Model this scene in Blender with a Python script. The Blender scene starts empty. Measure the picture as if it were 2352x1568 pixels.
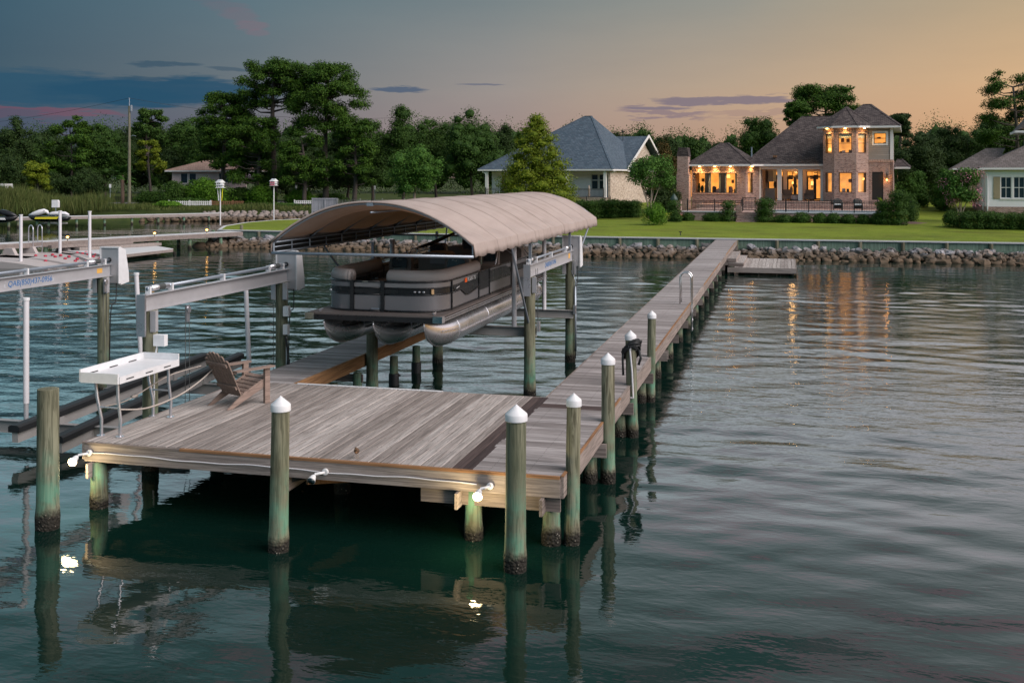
import bpy, math, random
import numpy as np
from mathutils import Vector, Matrix, noise as mnoise
from mathutils.geometry import delaunay_2d_cdt
random.seed(7)
rng = np.random.default_rng(11)
SC = bpy.context.scene
COL = SC.collection
# ------------------------------------------------------------------ camera
# world axes follow the dock: x along the seawall, y from the water towards the lawn, z up, water at z = 0
FPX, VH, HC = 2400.0, 406.0, 4.75
TH = math.atan(624 / FPX)
CX, CY = 2.74, -13.0
cam_d = bpy.data.cameras.new('camera')
cam = bpy.data.objects.new('camera', cam_d)
COL.objects.link(cam)
cam.location = (CX, CY, HC)
cam.rotation_euler = (math.pi / 2, 0, TH)
cam_d.sensor_width = 36
cam_d.lens = 36 * FPX / 2352
cam_d.shift_y = -(784 - VH) / 2352
cam_d.clip_end = 3000
SC.camera = cam

def lin(r, g, b):
    f = lambda c: (c / 255 / 12.92) if c / 255 <= .04045 else ((c / 255 + .055) / 1.055) ** 2.4
    return (f(r), f(g), f(b), 1)

# ------------------------------------------------------------------ sky: clear dusk, warm where the sun has gone down
W = bpy.data.worlds.new('World'); SC.world = W; W.use_nodes = True
nt = W.node_tree; nt.nodes.clear()
class NB:
    def __init__(s, nt): s.nt = nt
    def n(s, t, **k):
        x = s.nt.nodes.new(t)
        for a, v in k.items():
            if a.startswith('i_'):
                key = a[2:]; key = int(key) if key.isdigit() else key.replace('_', ' ')
                if isinstance(v, bpy.types.NodeSocket): s.nt.links.new(v, x.inputs[key])
                else: x.inputs[key].default_value = v
            else: setattr(x, a, v)
        return x
    def L(s, a, b): s.nt.links.new(a, b)
    def math(s, op, a, b=None, c=None, clamp=False):
        x = s.nt.nodes.new('ShaderNodeMath'); x.operation = op; x.use_clamp = clamp
        for i, v in enumerate((a, b, c)):
            if v is None: continue
            if isinstance(v, bpy.types.NodeSocket): s.nt.links.new(v, x.inputs[i])
            else: x.inputs[i].default_value = v
        return x.outputs[0]
    def vm(s, op, a, b=None):
        x = s.nt.nodes.new('ShaderNodeVectorMath'); x.operation = op
        for i, v in enumerate((a, b)):
            if v is None: continue
            if isinstance(v, bpy.types.NodeSocket): s.nt.links.new(v, x.inputs[i])
            else: x.inputs[i].default_value = v
        return x.outputs['Value'] if op in ('DOT_PRODUCT', 'LENGTH') else x.outputs[0]
    def ramp(s, fac, stops, interp='LINEAR'):
        x = s.nt.nodes.new('ShaderNodeValToRGB'); cr = x.color_ramp; cr.interpolation = interp
        while len(cr.elements) > 1: cr.elements.remove(cr.elements[-1])
        for i, (p, c) in enumerate(stops):
            e = cr.elements[0] if i == 0 else cr.elements.new(p)
            e.position = p
            if not hasattr(c, '__len__'): c = (c, c, c)
            e.color = tuple(c)[:3] + (1,)
        if isinstance(fac, bpy.types.NodeSocket): s.nt.links.new(fac, x.inputs[0])
        return x.outputs[0]
    def mix(s, f, a, b, mode='MIX'):
        x = s.nt.nodes.new('ShaderNodeMix'); x.data_type = 'RGBA'; x.blend_type = mode
        for i, v in ((0, f), (6, a), (7, b)):
            if isinstance(v, bpy.types.NodeSocket): s.nt.links.new(v, x.inputs[i])
            elif i == 0: x.inputs[0].default_value = v
            else: x.inputs[i].default_value = tuple(v)[:3] + (1,)
        return x.outputs[2]
    def noise(s, vec, scale, detail=3, rough=.55, out='Fac', dist=0):
        x = s.nt.nodes.new('ShaderNodeTexNoise')
        x.inputs['Scale'].default_value = scale; x.inputs['Detail'].default_value = detail
        x.inputs['Roughness'].default_value = rough; x.inputs['Distortion'].default_value = dist
        if vec is not None: s.nt.links.new(vec, x.inputs['Vector'])
        return x.outputs[out]
    def mapv(s, vec, scale=(1, 1, 1), loc=(0, 0, 0), rot=(0, 0, 0)):
        x = s.nt.nodes.new('ShaderNodeMapping')
        x.inputs['Scale'].default_value = scale; x.inputs['Location'].default_value = loc; x.inputs['Rotation'].default_value = rot
        s.nt.links.new(vec, x.inputs['Vector']); return x.outputs[0]

w = NB(nt)
tc = w.n('ShaderNodeTexCoord').outputs['Generated']
sp = w.n('ShaderNodeSeparateXYZ', i_0=tc)
elev = sp.outputs[2]
flat = w.vm('NORMALIZE', w.vm('MULTIPLY', tc, (1, 1, 0)))
SUNAZ = math.radians(62)          # west: to the right of the view
fx, fy = -math.sin(TH), math.cos(TH); rx, ry = math.cos(TH), math.sin(TH)
sunx, suny = fx * math.cos(SUNAZ) + rx * math.sin(SUNAZ), fy * math.cos(SUNAZ) + ry * math.sin(SUNAZ)
t = w.vm('DOT_PRODUCT', flat, (sunx, suny, 0))
t = w.math('MULTIPLY_ADD', t, .5, .5)
#  t: left edge .51, centre .73, right edge .90
hor = w.ramp(t, [(0, lin(62, 70, 88)), (.5, lin(66, 70, 96)), (.6, lin(100, 92, 110)), (.7, lin(150, 126, 126)), (.8, lin(178, 138, 120)), (.9, lin(204, 153, 114)), (1, lin(225, 160, 100))])
mid = w.ramp(t, [(0, lin(52, 78, 96)), (.5, lin(58, 84, 100)), (.62, lin(104, 112, 118)), (.73, lin(148, 140, 136)), (.82, lin(178, 156, 134)), (.9, lin(204, 168, 130)), (1, lin(220, 180, 130))])
top = w.ramp(t, [(0, lin(48, 82, 100)), (.5, lin(54, 86, 104)), (.62, lin(90, 112, 122)), (.73, lin(118, 128, 130)), (.82, lin(144, 144, 136)), (.9, lin(174, 157, 130)), (1, lin(190, 165, 125))])
hi = w.ramp(t, [(0, (.42, .88, 1.04)), (.5, (.52, .98, 1.12)), (.75, (.88, 1.04, 1.12)), (1, (1.14, 1.02, 1.08))])  # bright band added just above the view so the water reflects brighter
zen = w.ramp(t, [(0, lin(60, 116, 124)), (1, lin(98, 130, 132))])  # zenith darkened so the near water reflects less
ef = w.math('DIVIDE', elev, .085, clamp=True)
c = w.mix(w.math('SMOOTH_MIN', ef, 1.0, .01), hor, mid)
c = w.mix(w.math('DIVIDE', w.math('SUBTRACT', elev, .08), .085, clamp=True), c, top)
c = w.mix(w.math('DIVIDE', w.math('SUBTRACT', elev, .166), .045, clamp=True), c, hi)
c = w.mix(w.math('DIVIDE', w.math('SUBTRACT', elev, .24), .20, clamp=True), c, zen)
# stratus streaks: stretched noise in (azimuth, elevation)
az = w.math('ARCTAN2', w.vm('DOT_PRODUCT', tc, (rx, ry, 0)), w.vm('DOT_PRODUCT', tc, (fx, fy, 0)))
cv = w.n('ShaderNodeCombineXYZ', i_0=az, i_1=elev, i_2=3.0).outputs[0]
n1 = w.noise(w.mapv(cv, (20, 170, 1), (1.3, .4, 0)), 1.0, 5, .6)
n2 = w.noise(w.mapv(cv, (7, 45, 1), (4.1, 2.2, 0)), 1.0, 4, .55)
def blob(a0, e0, wa, we, soft=.35, wob=.5):   # one cloud bank, ragged by the noise
    da = w.math('MULTIPLY_ADD', w.math('SUBTRACT', n2, .5), 1.6, w.math('DIVIDE', w.math('SUBTRACT', az, a0), wa))
    wz = w.math('MULTIPLY_ADD', w.math('SUBTRACT', n2, .5), wob, w.math('MULTIPLY', w.math('SUBTRACT', n1, .5), wob * .9))
    de = w.math('ADD', w.math('DIVIDE', w.math('SUBTRACT', elev, e0), we), w.math('MULTIPLY', wz, 9.0))
    r = w.math('ADD', w.math('MULTIPLY', da, da), w.math('MULTIPLY', de, de))
    return w.math('DIVIDE', w.math('SUBTRACT', 1.0, r), soft, clamp=True)
def A(u): return math.atan((u - 1176) / FPX)
def E_(v): return math.sin(math.atan((VH - v) / FPX))
dark = lin(40, 80, 104)
for (u, v, wu, wv, col, op, wob) in [
        (60, 224, 420, 42, dark, .88, .13), (360, 222, 260, 36, lin(34, 76, 102), .9, .16), (380, 160, 75, 6, lin(50, 78, 98), .7, .5), (520, 168, 60, 6, lin(56, 80, 98), .6, .5),
        (130, 268, 190, 6, lin(124, 74, 92), .5, .9), (330, 192, 60, 5, lin(52, 80, 100), .6, .5), (60, 276, 120, 7, lin(104, 76, 96), .4, .9),
        (925, 203, 72, 8, lin(70, 88, 112), .85, .45), (1105, 195, 60, 3, lin(92, 98, 118), .7, .5),
        (1660, 234, 190, 12, lin(118, 108, 122), .85, .55), (1520, 262, 120, 12, lin(128, 112, 122), .75, .8), (1500, 250, 90, 4, lin(112, 104, 122), .8, .5), (1760, 262, 150, 10, lin(150, 124, 122), .45, .8),
        (475, 8, 60, 15, lin(108, 96, 110), .20, .3), (510, 30, 56, 15, lin(120, 98, 110), .22, .3), (542, 52, 52, 15, lin(130, 98, 110), .25, .3), (570, 72, 44, 13, lin(140, 98, 110), .28, .3), (588, 88, 30, 10, lin(140, 98, 112), .22, .3)]:
    b = blob(A(u), E_(v), wu / FPX, wv / FPX, .55, wob)
    c = w.mix(w.math('MULTIPLY', b, op), c, col)
# pink high cloud added above the frame to tint the reflections in the water
hc = w.math('MULTIPLY', w.ramp(w.noise(w.mapv(cv, (3.0, 16, 1), (7, 1, 0)), 1, 4, .6), [(.48, 0), (.66, 1)]), w.math('DIVIDE', w.math('SUBTRACT', elev, .18), .15, clamp=True))
c = w.mix(w.math('MULTIPLY', hc, .7), c, (.95, .52, .66))
grain = w.noise(w.mapv(cv, (3, 14, 1), (2, 5, 0)), 1.6, 5, .6)
c = w.mix(1.0, c, w.ramp(grain, [(.3, (.93, .94, .96)), (.7, (1, 1, 1))]), 'MULTIPLY')
c = w.mix(w.math('MULTIPLY', w.math('SUBTRACT', 0.0, elev, clamp=True), 20, clamp=True), c, lin(40, 46, 48))
# a low physical sky adds the twilight scatter
sky = w.n('ShaderNodeTexSky'); sky.sky_type = 'NISHITA'; sky.sun_disc = False
sky.sun_elevation = math.radians(2); sky.sun_rotation = math.atan2(sunx, suny); sky.air_density = 1; sky.dust_density = 1
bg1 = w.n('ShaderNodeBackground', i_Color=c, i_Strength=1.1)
bg2 = w.n('ShaderNodeBackground', i_Color=sky.outputs[0], i_Strength=.003)
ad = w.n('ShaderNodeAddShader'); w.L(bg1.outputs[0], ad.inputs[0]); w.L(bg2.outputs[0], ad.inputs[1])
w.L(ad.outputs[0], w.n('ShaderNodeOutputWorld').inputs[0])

# last broad warm light from the west, over the right shoulder
sun_d = bpy.data.lights.new('sun', 'SUN'); sun_d.energy = 4.1; sun_d.angle = math.radians(55); sun_d.color = (1.0, .89, .86)
sun = bpy.data.objects.new('sun', sun_d); COL.objects.link(sun)
sd = Vector((rx * .66 - fx * .42, ry * .66 - fy * .42, .62)).normalized()
sun.rotation_euler = sd.to_track_quat('Z', 'Y').to_euler()
sun_d.specular_factor = .25
VS = SC.view_settings; VS.view_transform = 'Standard'; VS.look = 'None'; VS.exposure = 0; VS.gamma = 1; VS.use_curve_mapping = False
SC.cycles.max_bounces = 6; SC.cycles.diffuse_bounces = 2; SC.cycles.glossy_bounces = 3; SC.cycles.transparent_max_bounces = 8
SC.cycles.transmission_bounces = 4; SC.cycles.sample_clamp_indirect = 4; SC.cycles.use_denoising = True; SC.cycles.caustics_reflective = False; SC.cycles.caustics_refractive = False

# ------------------------------------------------------------------ measuring helpers (photo measurements -> metres)
def toW(X, Y): return (CX + X * math.cos(TH) - Y * math.sin(TH), CY + X * math.sin(TH) + Y * math.cos(TH))
def G(u, v, z=0.0):
    Y = FPX * (HC - z) / (v - VH); return toW((u - 1176) * Y / FPX, Y)
def D(u, v, Y):
    x, y = toW((u - 1176) * Y / FPX, Y); return (x, y, HC - (v - VH) * Y / FPX)
def PB(u, v, b):
    k = (u - 1176) / FPX; Y = (b - CY) / (k * math.sin(TH) + math.cos(TH)); x, y = toW(k * Y, Y); return x, HC - (v - VH) * Y / FPX
class Fr:       # a building's own frame: origin, turn about z
    def __init__(s, u, Y, deg, off=0):
        s.o = toW((u - 1176) * Y / FPX, Y); s.a = math.radians(deg)
        s.e = (math.cos(s.a), math.sin(s.a)); s.d = (-math.sin(s.a), math.cos(s.a))
    def at(s, u, v, b):     # photo point on the plane local y = b -> (local x, z)
        k = (u - 1176) / FPX
        # ray world: C + Y*(dir)
        dx = k * math.cos(TH) - math.sin(TH); dy = k * math.sin(TH) + math.cos(TH)
        rx_, ry_ = CX - s.o[0], CY - s.o[1]
        Y = (b - (rx_ * s.d[0] + ry_ * s.d[1])) / (dx * s.d[0] + dy * s.d[1])
        px, py = rx_ + dx * Y, ry_ + dy * Y
        return px * s.e[0] + py * s.e[1], HC - (v - VH) * Y / FPX
    def w(s, x, y): return (s.o[0] + x * s.e[0] + y * s.d[0], s.o[1] + x * s.e[1] + y * s.d[1])

# ------------------------------------------------------------------ mesh building
def basis(o):
    m = o.matrix_basis.copy(); p = o.parent
    while p is not None: m = p.matrix_basis @ m; p = p.parent
    return m
def tag(o, label=None, cat=None, group=None, kind=None):
    if label: o['label'] = label
    if cat: o['category'] = cat
    if group: o['group'] = group
    if kind: o['kind'] = kind
    return o
def thing(name, label, cat, loc=(0, 0, 0), rz=0, group=None):
    o = bpy.data.objects.new(name, None); COL.objects.link(o); o.empty_display_size = .2
    o.location = loc; o.rotation_euler = (0, 0, rz); return tag(o, label, cat, group)
def link(name, mesh, parent=None, loc=(0, 0, 0), rot=(0, 0, 0), scale=(1, 1, 1)):
    o = bpy.data.objects.new(name, mesh); COL.objects.link(o); o.parent = parent
    o.location = loc; o.rotation_euler = rot; o.scale = scale; return o
def copy_tree(o, parent=None):
    c = o.copy(); COL.objects.link(c); c.parent = parent
    for ch in [x for x in o.children]: copy_tree(ch, c)
    return c
BOXF = [(0, 3, 2, 1), (4, 5, 6, 7), (0, 1, 5, 4), (1, 2, 6, 5), (2, 3, 7, 6), (3, 0, 4, 7)]
class MB:
    def __init__(s): s.v = []; s.f = []
    def add(s, vs, fs):
        n = len(s.v); s.v += [tuple(p) for p in vs]; s.f += [tuple(i + n for i in q) for q in fs]; return s
    def box(s, x0, x1, y0, y1, z0, z1, M=None):
        vs = [(x0, y0, z0), (x1, y0, z0), (x1, y1, z0), (x0, y1, z0), (x0, y0, z1), (x1, y0, z1), (x1, y1, z1), (x0, y1, z1)]
        if M is not None: vs = [tuple(M @ Vector(p)) for p in vs]
        return s.add(vs, BOXF)
    def cbox(s, c, sx, sy, sz, M=None):
        M2 = Matrix.Translation(c) @ (M.to_4x4() if M is not None else Matrix())
        return s.box(-sx / 2, sx / 2, -sy / 2, sy / 2, -sz / 2, sz / 2, M2)
    def bar(s, p, q, wd, ht=None, up=(0, 0, 1)):     # a square bar from p to q
        p, q = Vector(p), Vector(q); ht = ht or wd; d = (q - p); L = d.length; y = d.normalized()
        x = y.cross(Vector(up));
        if x.length < 1e-4: x = Vector((1, 0, 0))
        x.normalize(); z = x.cross(y)
        M = Matrix((x, y, z)).transposed().to_4x4(); M.translation = p
        return s.box(-wd / 2, wd / 2, 0, L, -ht / 2, ht / 2, M)
    def tube(s, pts, r, n=10, cap=True):
        pts = [Vector(p) for p in pts]; m = len(pts); rs = r if hasattr(r, '__len__') else [r] * m
        vs = []; prev = None
        for i, p in enumerate(pts):
            d = (pts[min(i + 1, m - 1)] - pts[max(i - 1, 0)]).normalized()
            if prev is None: x = d.orthogonal().normalized()
            else:
                x = (prev - d * prev.dot(d))
                x = x.normalized() if x.length > 1e-5 else d.orthogonal().normalized()
            prev = x; y = d.cross(x)
            for k in range(n):
                a = 2 * math.pi * k / n; vs.append(p + (x * math.cos(a) + y * math.sin(a)) * rs[i])
        fs = [(i * n + k, i * n + (k + 1) % n, (i + 1) * n + (k + 1) % n, (i + 1) * n + k) for i in range(m - 1) for k in range(n)]
        if cap: fs += [tuple(range(n))[::-1], tuple(range((m - 1) * n, m * n))]
        return s.add(vs, fs)
    def lathe(s, prof, c=(0, 0, 0), n=16, wob=0):
        vs = []; m = len(prof)
        for i, (r, z) in enumerate(prof):
            for k in range(n):
                a = 2 * math.pi * k / n; rr = r * (1 + (wob * mnoise.noise((math.cos(a) * 1.5 + c[0] * 3, math.sin(a) * 1.5 + c[1], z * .9)) if wob else 0))
                vs.append((c[0] + rr * math.cos(a), c[1] + rr * math.sin(a), c[2] + z))
        fs = [(i * n + k, i * n + (k + 1) % n, (i + 1) * n + (k + 1) % n, (i + 1) * n + k) for i in range(m - 1) for k in range(n)]
        fs += [tuple(range(n))[::-1], tuple(range((m - 1) * n, m * n))]
        return s.add(vs, fs)
    def prism(s, poly, z0, z1, M=None):      # polygon in xy, extruded in z
        n = len(poly); vs = [(x, y, z0) for x, y in poly] + [(x, y, z1) for x, y in poly]
        if M is not None: vs = [tuple(M @ Vector(p)) for p in vs]
        return s.add(vs, [tuple(range(n))[::-1], tuple(range(n, 2 * n))] + [(i, (i + 1) % n, n + (i + 1) % n, n + i) for i in range(n)])
    def blob(s, c, rx, ry, rz, seg=8, rings=6, jit=.12, seed=0):
        vs = []
        for i in range(rings + 1):
            ph = math.pi * i / rings
            for k in range(seg):
                a = 2 * math.pi * k / seg + i * .3
                j = 1 + jit * mnoise.noise((math.cos(a) * 1.7 + seed * 3.1, math.sin(a) * 1.7 + seed, math.cos(ph) * 1.7))*2
                vs.append((c[0] + rx * j * math.sin(ph) * math.cos(a), c[1] + ry * j * math.sin(ph) * math.sin(a), c[2] + rz * j * math.cos(ph)))
        fs = [(i * seg + k, (i + 1) * seg + k, (i + 1) * seg + (k + 1) % seg, i * seg + (k + 1) % seg) for i in range(rings) for k in range(seg)]
        return s.add(vs, fs)
    def quad(s, *p): return s.add(p, [tuple(range(len(p)))])
    def mesh(s, name, mat=None, smooth=False):
        me = bpy.data.meshes.new(name); me.from_pydata(s.v, [], s.f); me.update()
        if mat: me.materials.append(mat)
        if smooth: me.polygons.foreach_set('use_smooth', [True] * len(me.polygons))
        return me
    def build(s, name, mat, parent=None, smooth=False, local=False, auto=None, label=None):
        """verts are world coordinates unless local; the origin is put at the parent or at the base centre."""
        if parent is not None:
            if not local:
                Mi = basis(parent).inverted(); s.v = [tuple(Mi @ Vector(p)) for p in s.v]
            loc = (0, 0, 0)
        else:
            xs, ys, zs = zip(*s.v); loc = ((min(xs) + max(xs)) / 2, (min(ys) + max(ys)) / 2, min(zs))
            s.v = [(p[0] - loc[0], p[1] - loc[1], p[2] - loc[2]) for p in s.v]
        me = s.mesh(name, mat, smooth or auto is not None)
        o = link(name, me, parent, loc)
        if auto is not None: me.set_sharp_from_angle(angle=math.radians(auto))
        if label: o['label'] = label
        return o
def np_mesh(name, verts, faces, mat, smooth=False):
    me = bpy.data.meshes.new(name); k = faces.shape[1]
    me.vertices.add(len(verts)); me.vertices.foreach_set('co', verts.astype(np.float32).ravel())
    me.loops.add(faces.size); me.loops.foreach_set('vertex_index', faces.astype(np.int32).ravel())
    me.polygons.add(len(faces)); me.polygons.foreach_set('loop_start', np.arange(0, faces.size, k, dtype=np.int32))
    me.polygons.foreach_set('loop_total', np.full(len(faces), k, dtype=np.int32))
    if smooth: me.polygons.foreach_set('use_smooth', np.ones(len(faces), bool))
    me.update(calc_edges=True)
    if mat: me.materials.append(mat)
    return me

# ------------------------------------------------------------------ materials
def M_(name):
    m = bpy.data.materials.new(name); m.use_nodes = True; n = NB(m.node_tree); b = m.node_tree.nodes['Principled BSDF']; return m, n, b
def inp(n, b, **k):
    for a, v in k.items():
        key = a.replace('_', ' ')
        if isinstance(v, bpy.types.NodeSocket): n.L(v, b.inputs[key])
        else: b.inputs[key].default_value = v
def bump(n, h, strength=.3, dist=.01, nrm=None):
    x = n.n('ShaderNodeBump', i_Strength=strength, i_Distance=dist, i_Height=h)
    if nrm is not None: n.L(nrm, x.inputs['Normal'])
    return x.outputs[0]
def simple(name, col, rough=.6, metal=0, var=.15, sc=4, bs=.15, **k):
    m, n, b = M_(name); o = n.n('ShaderNodeTexCoord').outputs['Object']
    f = n.noise(o, sc, 4); c0 = tuple(x * (1 - var) for x in col[:3]); c1 = tuple(min(1, x * (1 + var)) for x in col[:3])
    inp(n, b, Base_Color=n.mix(f, c0, c1), Roughness=n.math('MULTIPLY_ADD', f, .2, rough - .1), Metallic=metal, Normal=bump(n, n.noise(o, sc * 12, 3), bs, .003), **k)
    return m
def wood(name, cols, axis=1, rough=.8, gs=1.0, bs=.5, warm=None, screws=False):
    """weathered boards: long grain along the local axis, tone drawn per board"""
    m, n, b = M_(name); o = n.n('ShaderNodeTexCoord').outputs['Object']; r = n.n('ShaderNodeObjectInfo').outputs['Random']
    off = n.vm('ADD', o, n.vm('SCALE', (1, 1, 1), None)) if False else None
    cb = n.n('ShaderNodeCombineXYZ', i_0=n.math('MULTIPLY', r, 37.0), i_1=n.math('MULTIPLY', r, 91.0), i_2=n.math('MULTIPLY', r, 53.0)).outputs[0]
    p = n.vm('ADD', o, cb)
    s_ = [42 * gs, 42 * gs, 42 * gs]; s_[axis] = 1.3 * gs
    g = n.noise(n.mapv(p, tuple(s_)), 1, 5, .65, dist=.6)
    s2 = [9 * gs, 9 * gs, 9 * gs]; s2[axis] = .55 * gs
    g2 = n.noise(n.mapv(p, tuple(s2)), 1, 4, .6)
    blot = n.noise(p, 1.7, 3)
    tone = n.math('MULTIPLY_ADD', r, .50, n.math('MULTIPLY_ADD', g2, .75, -.12))
    c = n.ramp(tone, [(0, cols[0]), (.35, cols[1]), (.65, cols[2]), (1, cols[3])])
    c = n.mix(n.math('MULTIPLY', n.ramp(g, [(.40, 1), (.56, 0)]), .5), c, tuple(x * .3 for x in cols[0][:3]))
    c = n.mix(n.math('MULTIPLY', n.ramp(blot, [(.58, 0), (.72, 1)]), .35), c, tuple(x * .6 for x in cols[1][:3]))
    so = n.n('ShaderNodeSeparateXYZ', i_0=o); al, ac = so.outputs[axis], so.outputs[1 - axis if axis < 2 else 0]
    s1 = n.math('LESS_THAN', n.math('ABSOLUTE', n.math('SUBTRACT', n.math('FRACT', n.math('DIVIDE', al, .5)), .5)), .016); s2b = n.math('LESS_THAN', n.math('ABSOLUTE', n.math('SUBTRACT', n.math('ABSOLUTE', ac), .042)), .008)
    if screws: c = n.mix(n.math('MULTIPLY', n.math('MULTIPLY', s1, s2b), .8), c, (.03, .025, .022))
    if warm: c = n.mix(n.math('MULTIPLY', n.ramp(n.noise(p, .9, 2), [(.5, 0), (.65, 1)]), .6), c, warm)
    inp(n, b, Base_Color=c, Roughness=rough, Normal=bump(n, g, bs, .004)); b.inputs['Specular IOR Level'].default_value = .3
    return m
GREY = [(.17, .146, .132), (.295, .26, .24), (.43, .392, .368), (.60, .56, .53)]
m_deck = wood('weathered_deck', GREY, 1, screws=True)
m_deckx = wood('weathered_deck_cross', [(.15, .132, .126), (.26, .235, .228), (.395, .365, .36), (.55, .52, .515)], 0, screws=True)
m_dark = wood('dark_stained_board', [(.035, .025, .025), (.06, .042, .04), (.085, .06, .055), (.11, .08, .075)], 1)
m_darkx = wood('dark_stained_board_cross', [(.035, .025, .025), (.06, .042, .04), (.085, .06, .055), (.11, .08, .075)], 0)
m_rim = wood('grey_rim_board', [(.15, .125, .115), (.24, .20, .185), (.32, .275, .255), (.40, .35, .32)], 0)
m_rimy = wood('grey_rim_board_long', [(.17, .14, .125), (.27, .225, .20), (.36, .30, .27), (.46, .39, .34)], 1)
m_new = wood('new_orange_timber', [(.20, .10, .05), (.30, .155, .075), (.38, .21, .10), (.46, .27, .15)], 1)
m_newx = wood('new_orange_timber_cross', [(.18, .095, .05), (.27, .14, .07), (.34, .18, .09), (.42, .23, .12)], 0)
m_white = simple('white_plastic', (.70, .71, .73), .5, var=.14, sc=9, bs=.1)
m_pvc = simple('white_pvc', (.66, .65, .68), .4, var=.08, bs=.03)
m_alu = simple('dull_aluminium', (.46, .46, .48), .45, metal=.3, var=.12, sc=6, bs=.08)
m_alul = simple('bright_aluminium', (.66, .66, .70), .3, metal=.85, var=.1, sc=6, bs=.05)
m_galv = simple('galvanised_tube', (.34, .39, .45), .38, metal=.6, var=.15, bs=.05)
m_chrome = simple('chrome', (.8, .8, .8), .12, metal=1, var=.05, bs=.02)
m_black = simple('black_rubber', (.012, .014, .016), .6, var=.3)
m_blackg = simple('black_gloss', (.012, .013, .015), .28, var=.3, bs=.03)
m_cable = simple('steel_cable', (.10, .11, .11), .5, metal=.5)
m_rope = simple('rope', (.42, .37, .33), .9)
m_grey = simple('grey_composite', (.30, .295, .29), .65, var=.12)
m_taupe_w = wood('taupe_chair_plastic', [(.24, .175, .145), (.27, .20, .165), (.30, .22, .185), (.33, .25, .21)], 1, bs=.25)
def piling_mat():
    m, n, b = M_('treated_piling'); gp = n.n('ShaderNodeNewGeometry').outputs['Position']; o = n.n('ShaderNodeTexCoord').outputs['Object']
    r = n.n('ShaderNodeObjectInfo').outputs['Random']; cb = n.n('ShaderNodeCombineXYZ', i_0=n.math('MULTIPLY', r, 31.0), i_1=n.math('MULTIPLY', r, 77.0), i_2=0.0).outputs[0]
    p = n.vm('ADD', o, cb); z = n.n('ShaderNodeSeparateXYZ', i_0=gp).outputs[2]
    g = n.noise(n.mapv(p, (22, 22, 1.6)), 1, 5, .62, dist=.8); g2 = n.noise(n.mapv(p, (5, 5, 1.2)), 1, 3)
    bl = n.noise(p, 3.2, 4, .6); zz = n.math('ADD', z, n.math('MULTIPLY_ADD', n.noise(n.mapv(p, (7, 7, 1.4)), 1, 3), .7, -.35))
    c = n.ramp(g2, [(.25, (.12, .11, .07)), (.5, (.21, .20, .135)), (.75, (.32, .305, .22))])
    c = n.mix(n.math('MULTIPLY', n.ramp(g, [(.42, 1), (.54, 0)]), .75), c, (.06, .055, .032)); kn = n.n('ShaderNodeTexVoronoi', i_Vector=n.mapv(p, (1, 1, .55)), i_Scale=2.6).outputs['Distance']; c = n.mix(n.math('MULTIPLY', n.ramp(kn, [(.05, 1), (.10, 0)]), .8), c, (.035, .025, .016))
    c = n.mix(n.math('MULTIPLY', n.ramp(r, [(.2, 0), (.8, .35)]), 1), c, (.12, .15, .10))
    teal = n.math('MULTIPLY', n.ramp(zz, [(.05, 0), (.35, 1), (.70, .8), (1.05, .1), (1.5, 0)]) if False else n.ramp(n.math('DIVIDE', zz, 1.6), [(.12, 0), (.24, 1), (.44, .75), (.66, .08), (1, 0)]), n.ramp(bl, [(.38, .15), (.6, 1)]))
    c = n.mix(n.math('MULTIPLY', teal, .75), c, n.mix(bl, (.04, .20, .13), (.15, .36, .25)))
    rust = n.math('MULTIPLY', n.ramp(n.noise(n.mapv(p, (14, 14, 1.3), (3, 3, 1)), 1, 3), [(.62, 0), (.70, 1)]), n.ramp(n.math('DIVIDE', zz, 1.6), [(.1, 1), (.7, 0)]))
    c = n.mix(n.math('MULTIPLY', rust, .55), c, (.10, .045, .02))
    wet = n.ramp(n.math('DIVIDE', n.math('ADD', z, n.math('MULTIPLY', n.math('ADD', bl, n.noise(gp, 1.1, 2)), .24)), .5), [(.74, 1), (.99, 0)])
    barn = n.n('ShaderNodeTexVoronoi', i_Vector=p, i_Scale=26.0).outputs['Distance']
    dk = n.mix(n.ramp(barn, [(.12, 1), (.3, 0)]), (.022, .020, .016), n.ramp(n.noise(p, 14, 2), [(.5, (.05, .042, .03)), (.66, (.32, .30, .25))]))
    c = n.mix(wet, c, dk)
    h = n.math('ADD', n.math('MULTIPLY', g, n.math('SUBTRACT', 1.0, wet)), n.math('MULTIPLY', n.math('SUBTRACT', 1.0, barn), n.math('MULTIPLY', wet, 3.0)))
    inp(n, b, Base_Color=c, Roughness=.85, Normal=bump(n, h, .7, .012)); b.inputs['Specular IOR Level'].default_value = .3
    return m
m_pile = piling_mat()
m_pilew = wood('dry_piling', [(.09, .085, .05), (.14, .13, .085), (.19, .18, .125), (.24, .23, .17)], 2)

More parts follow.
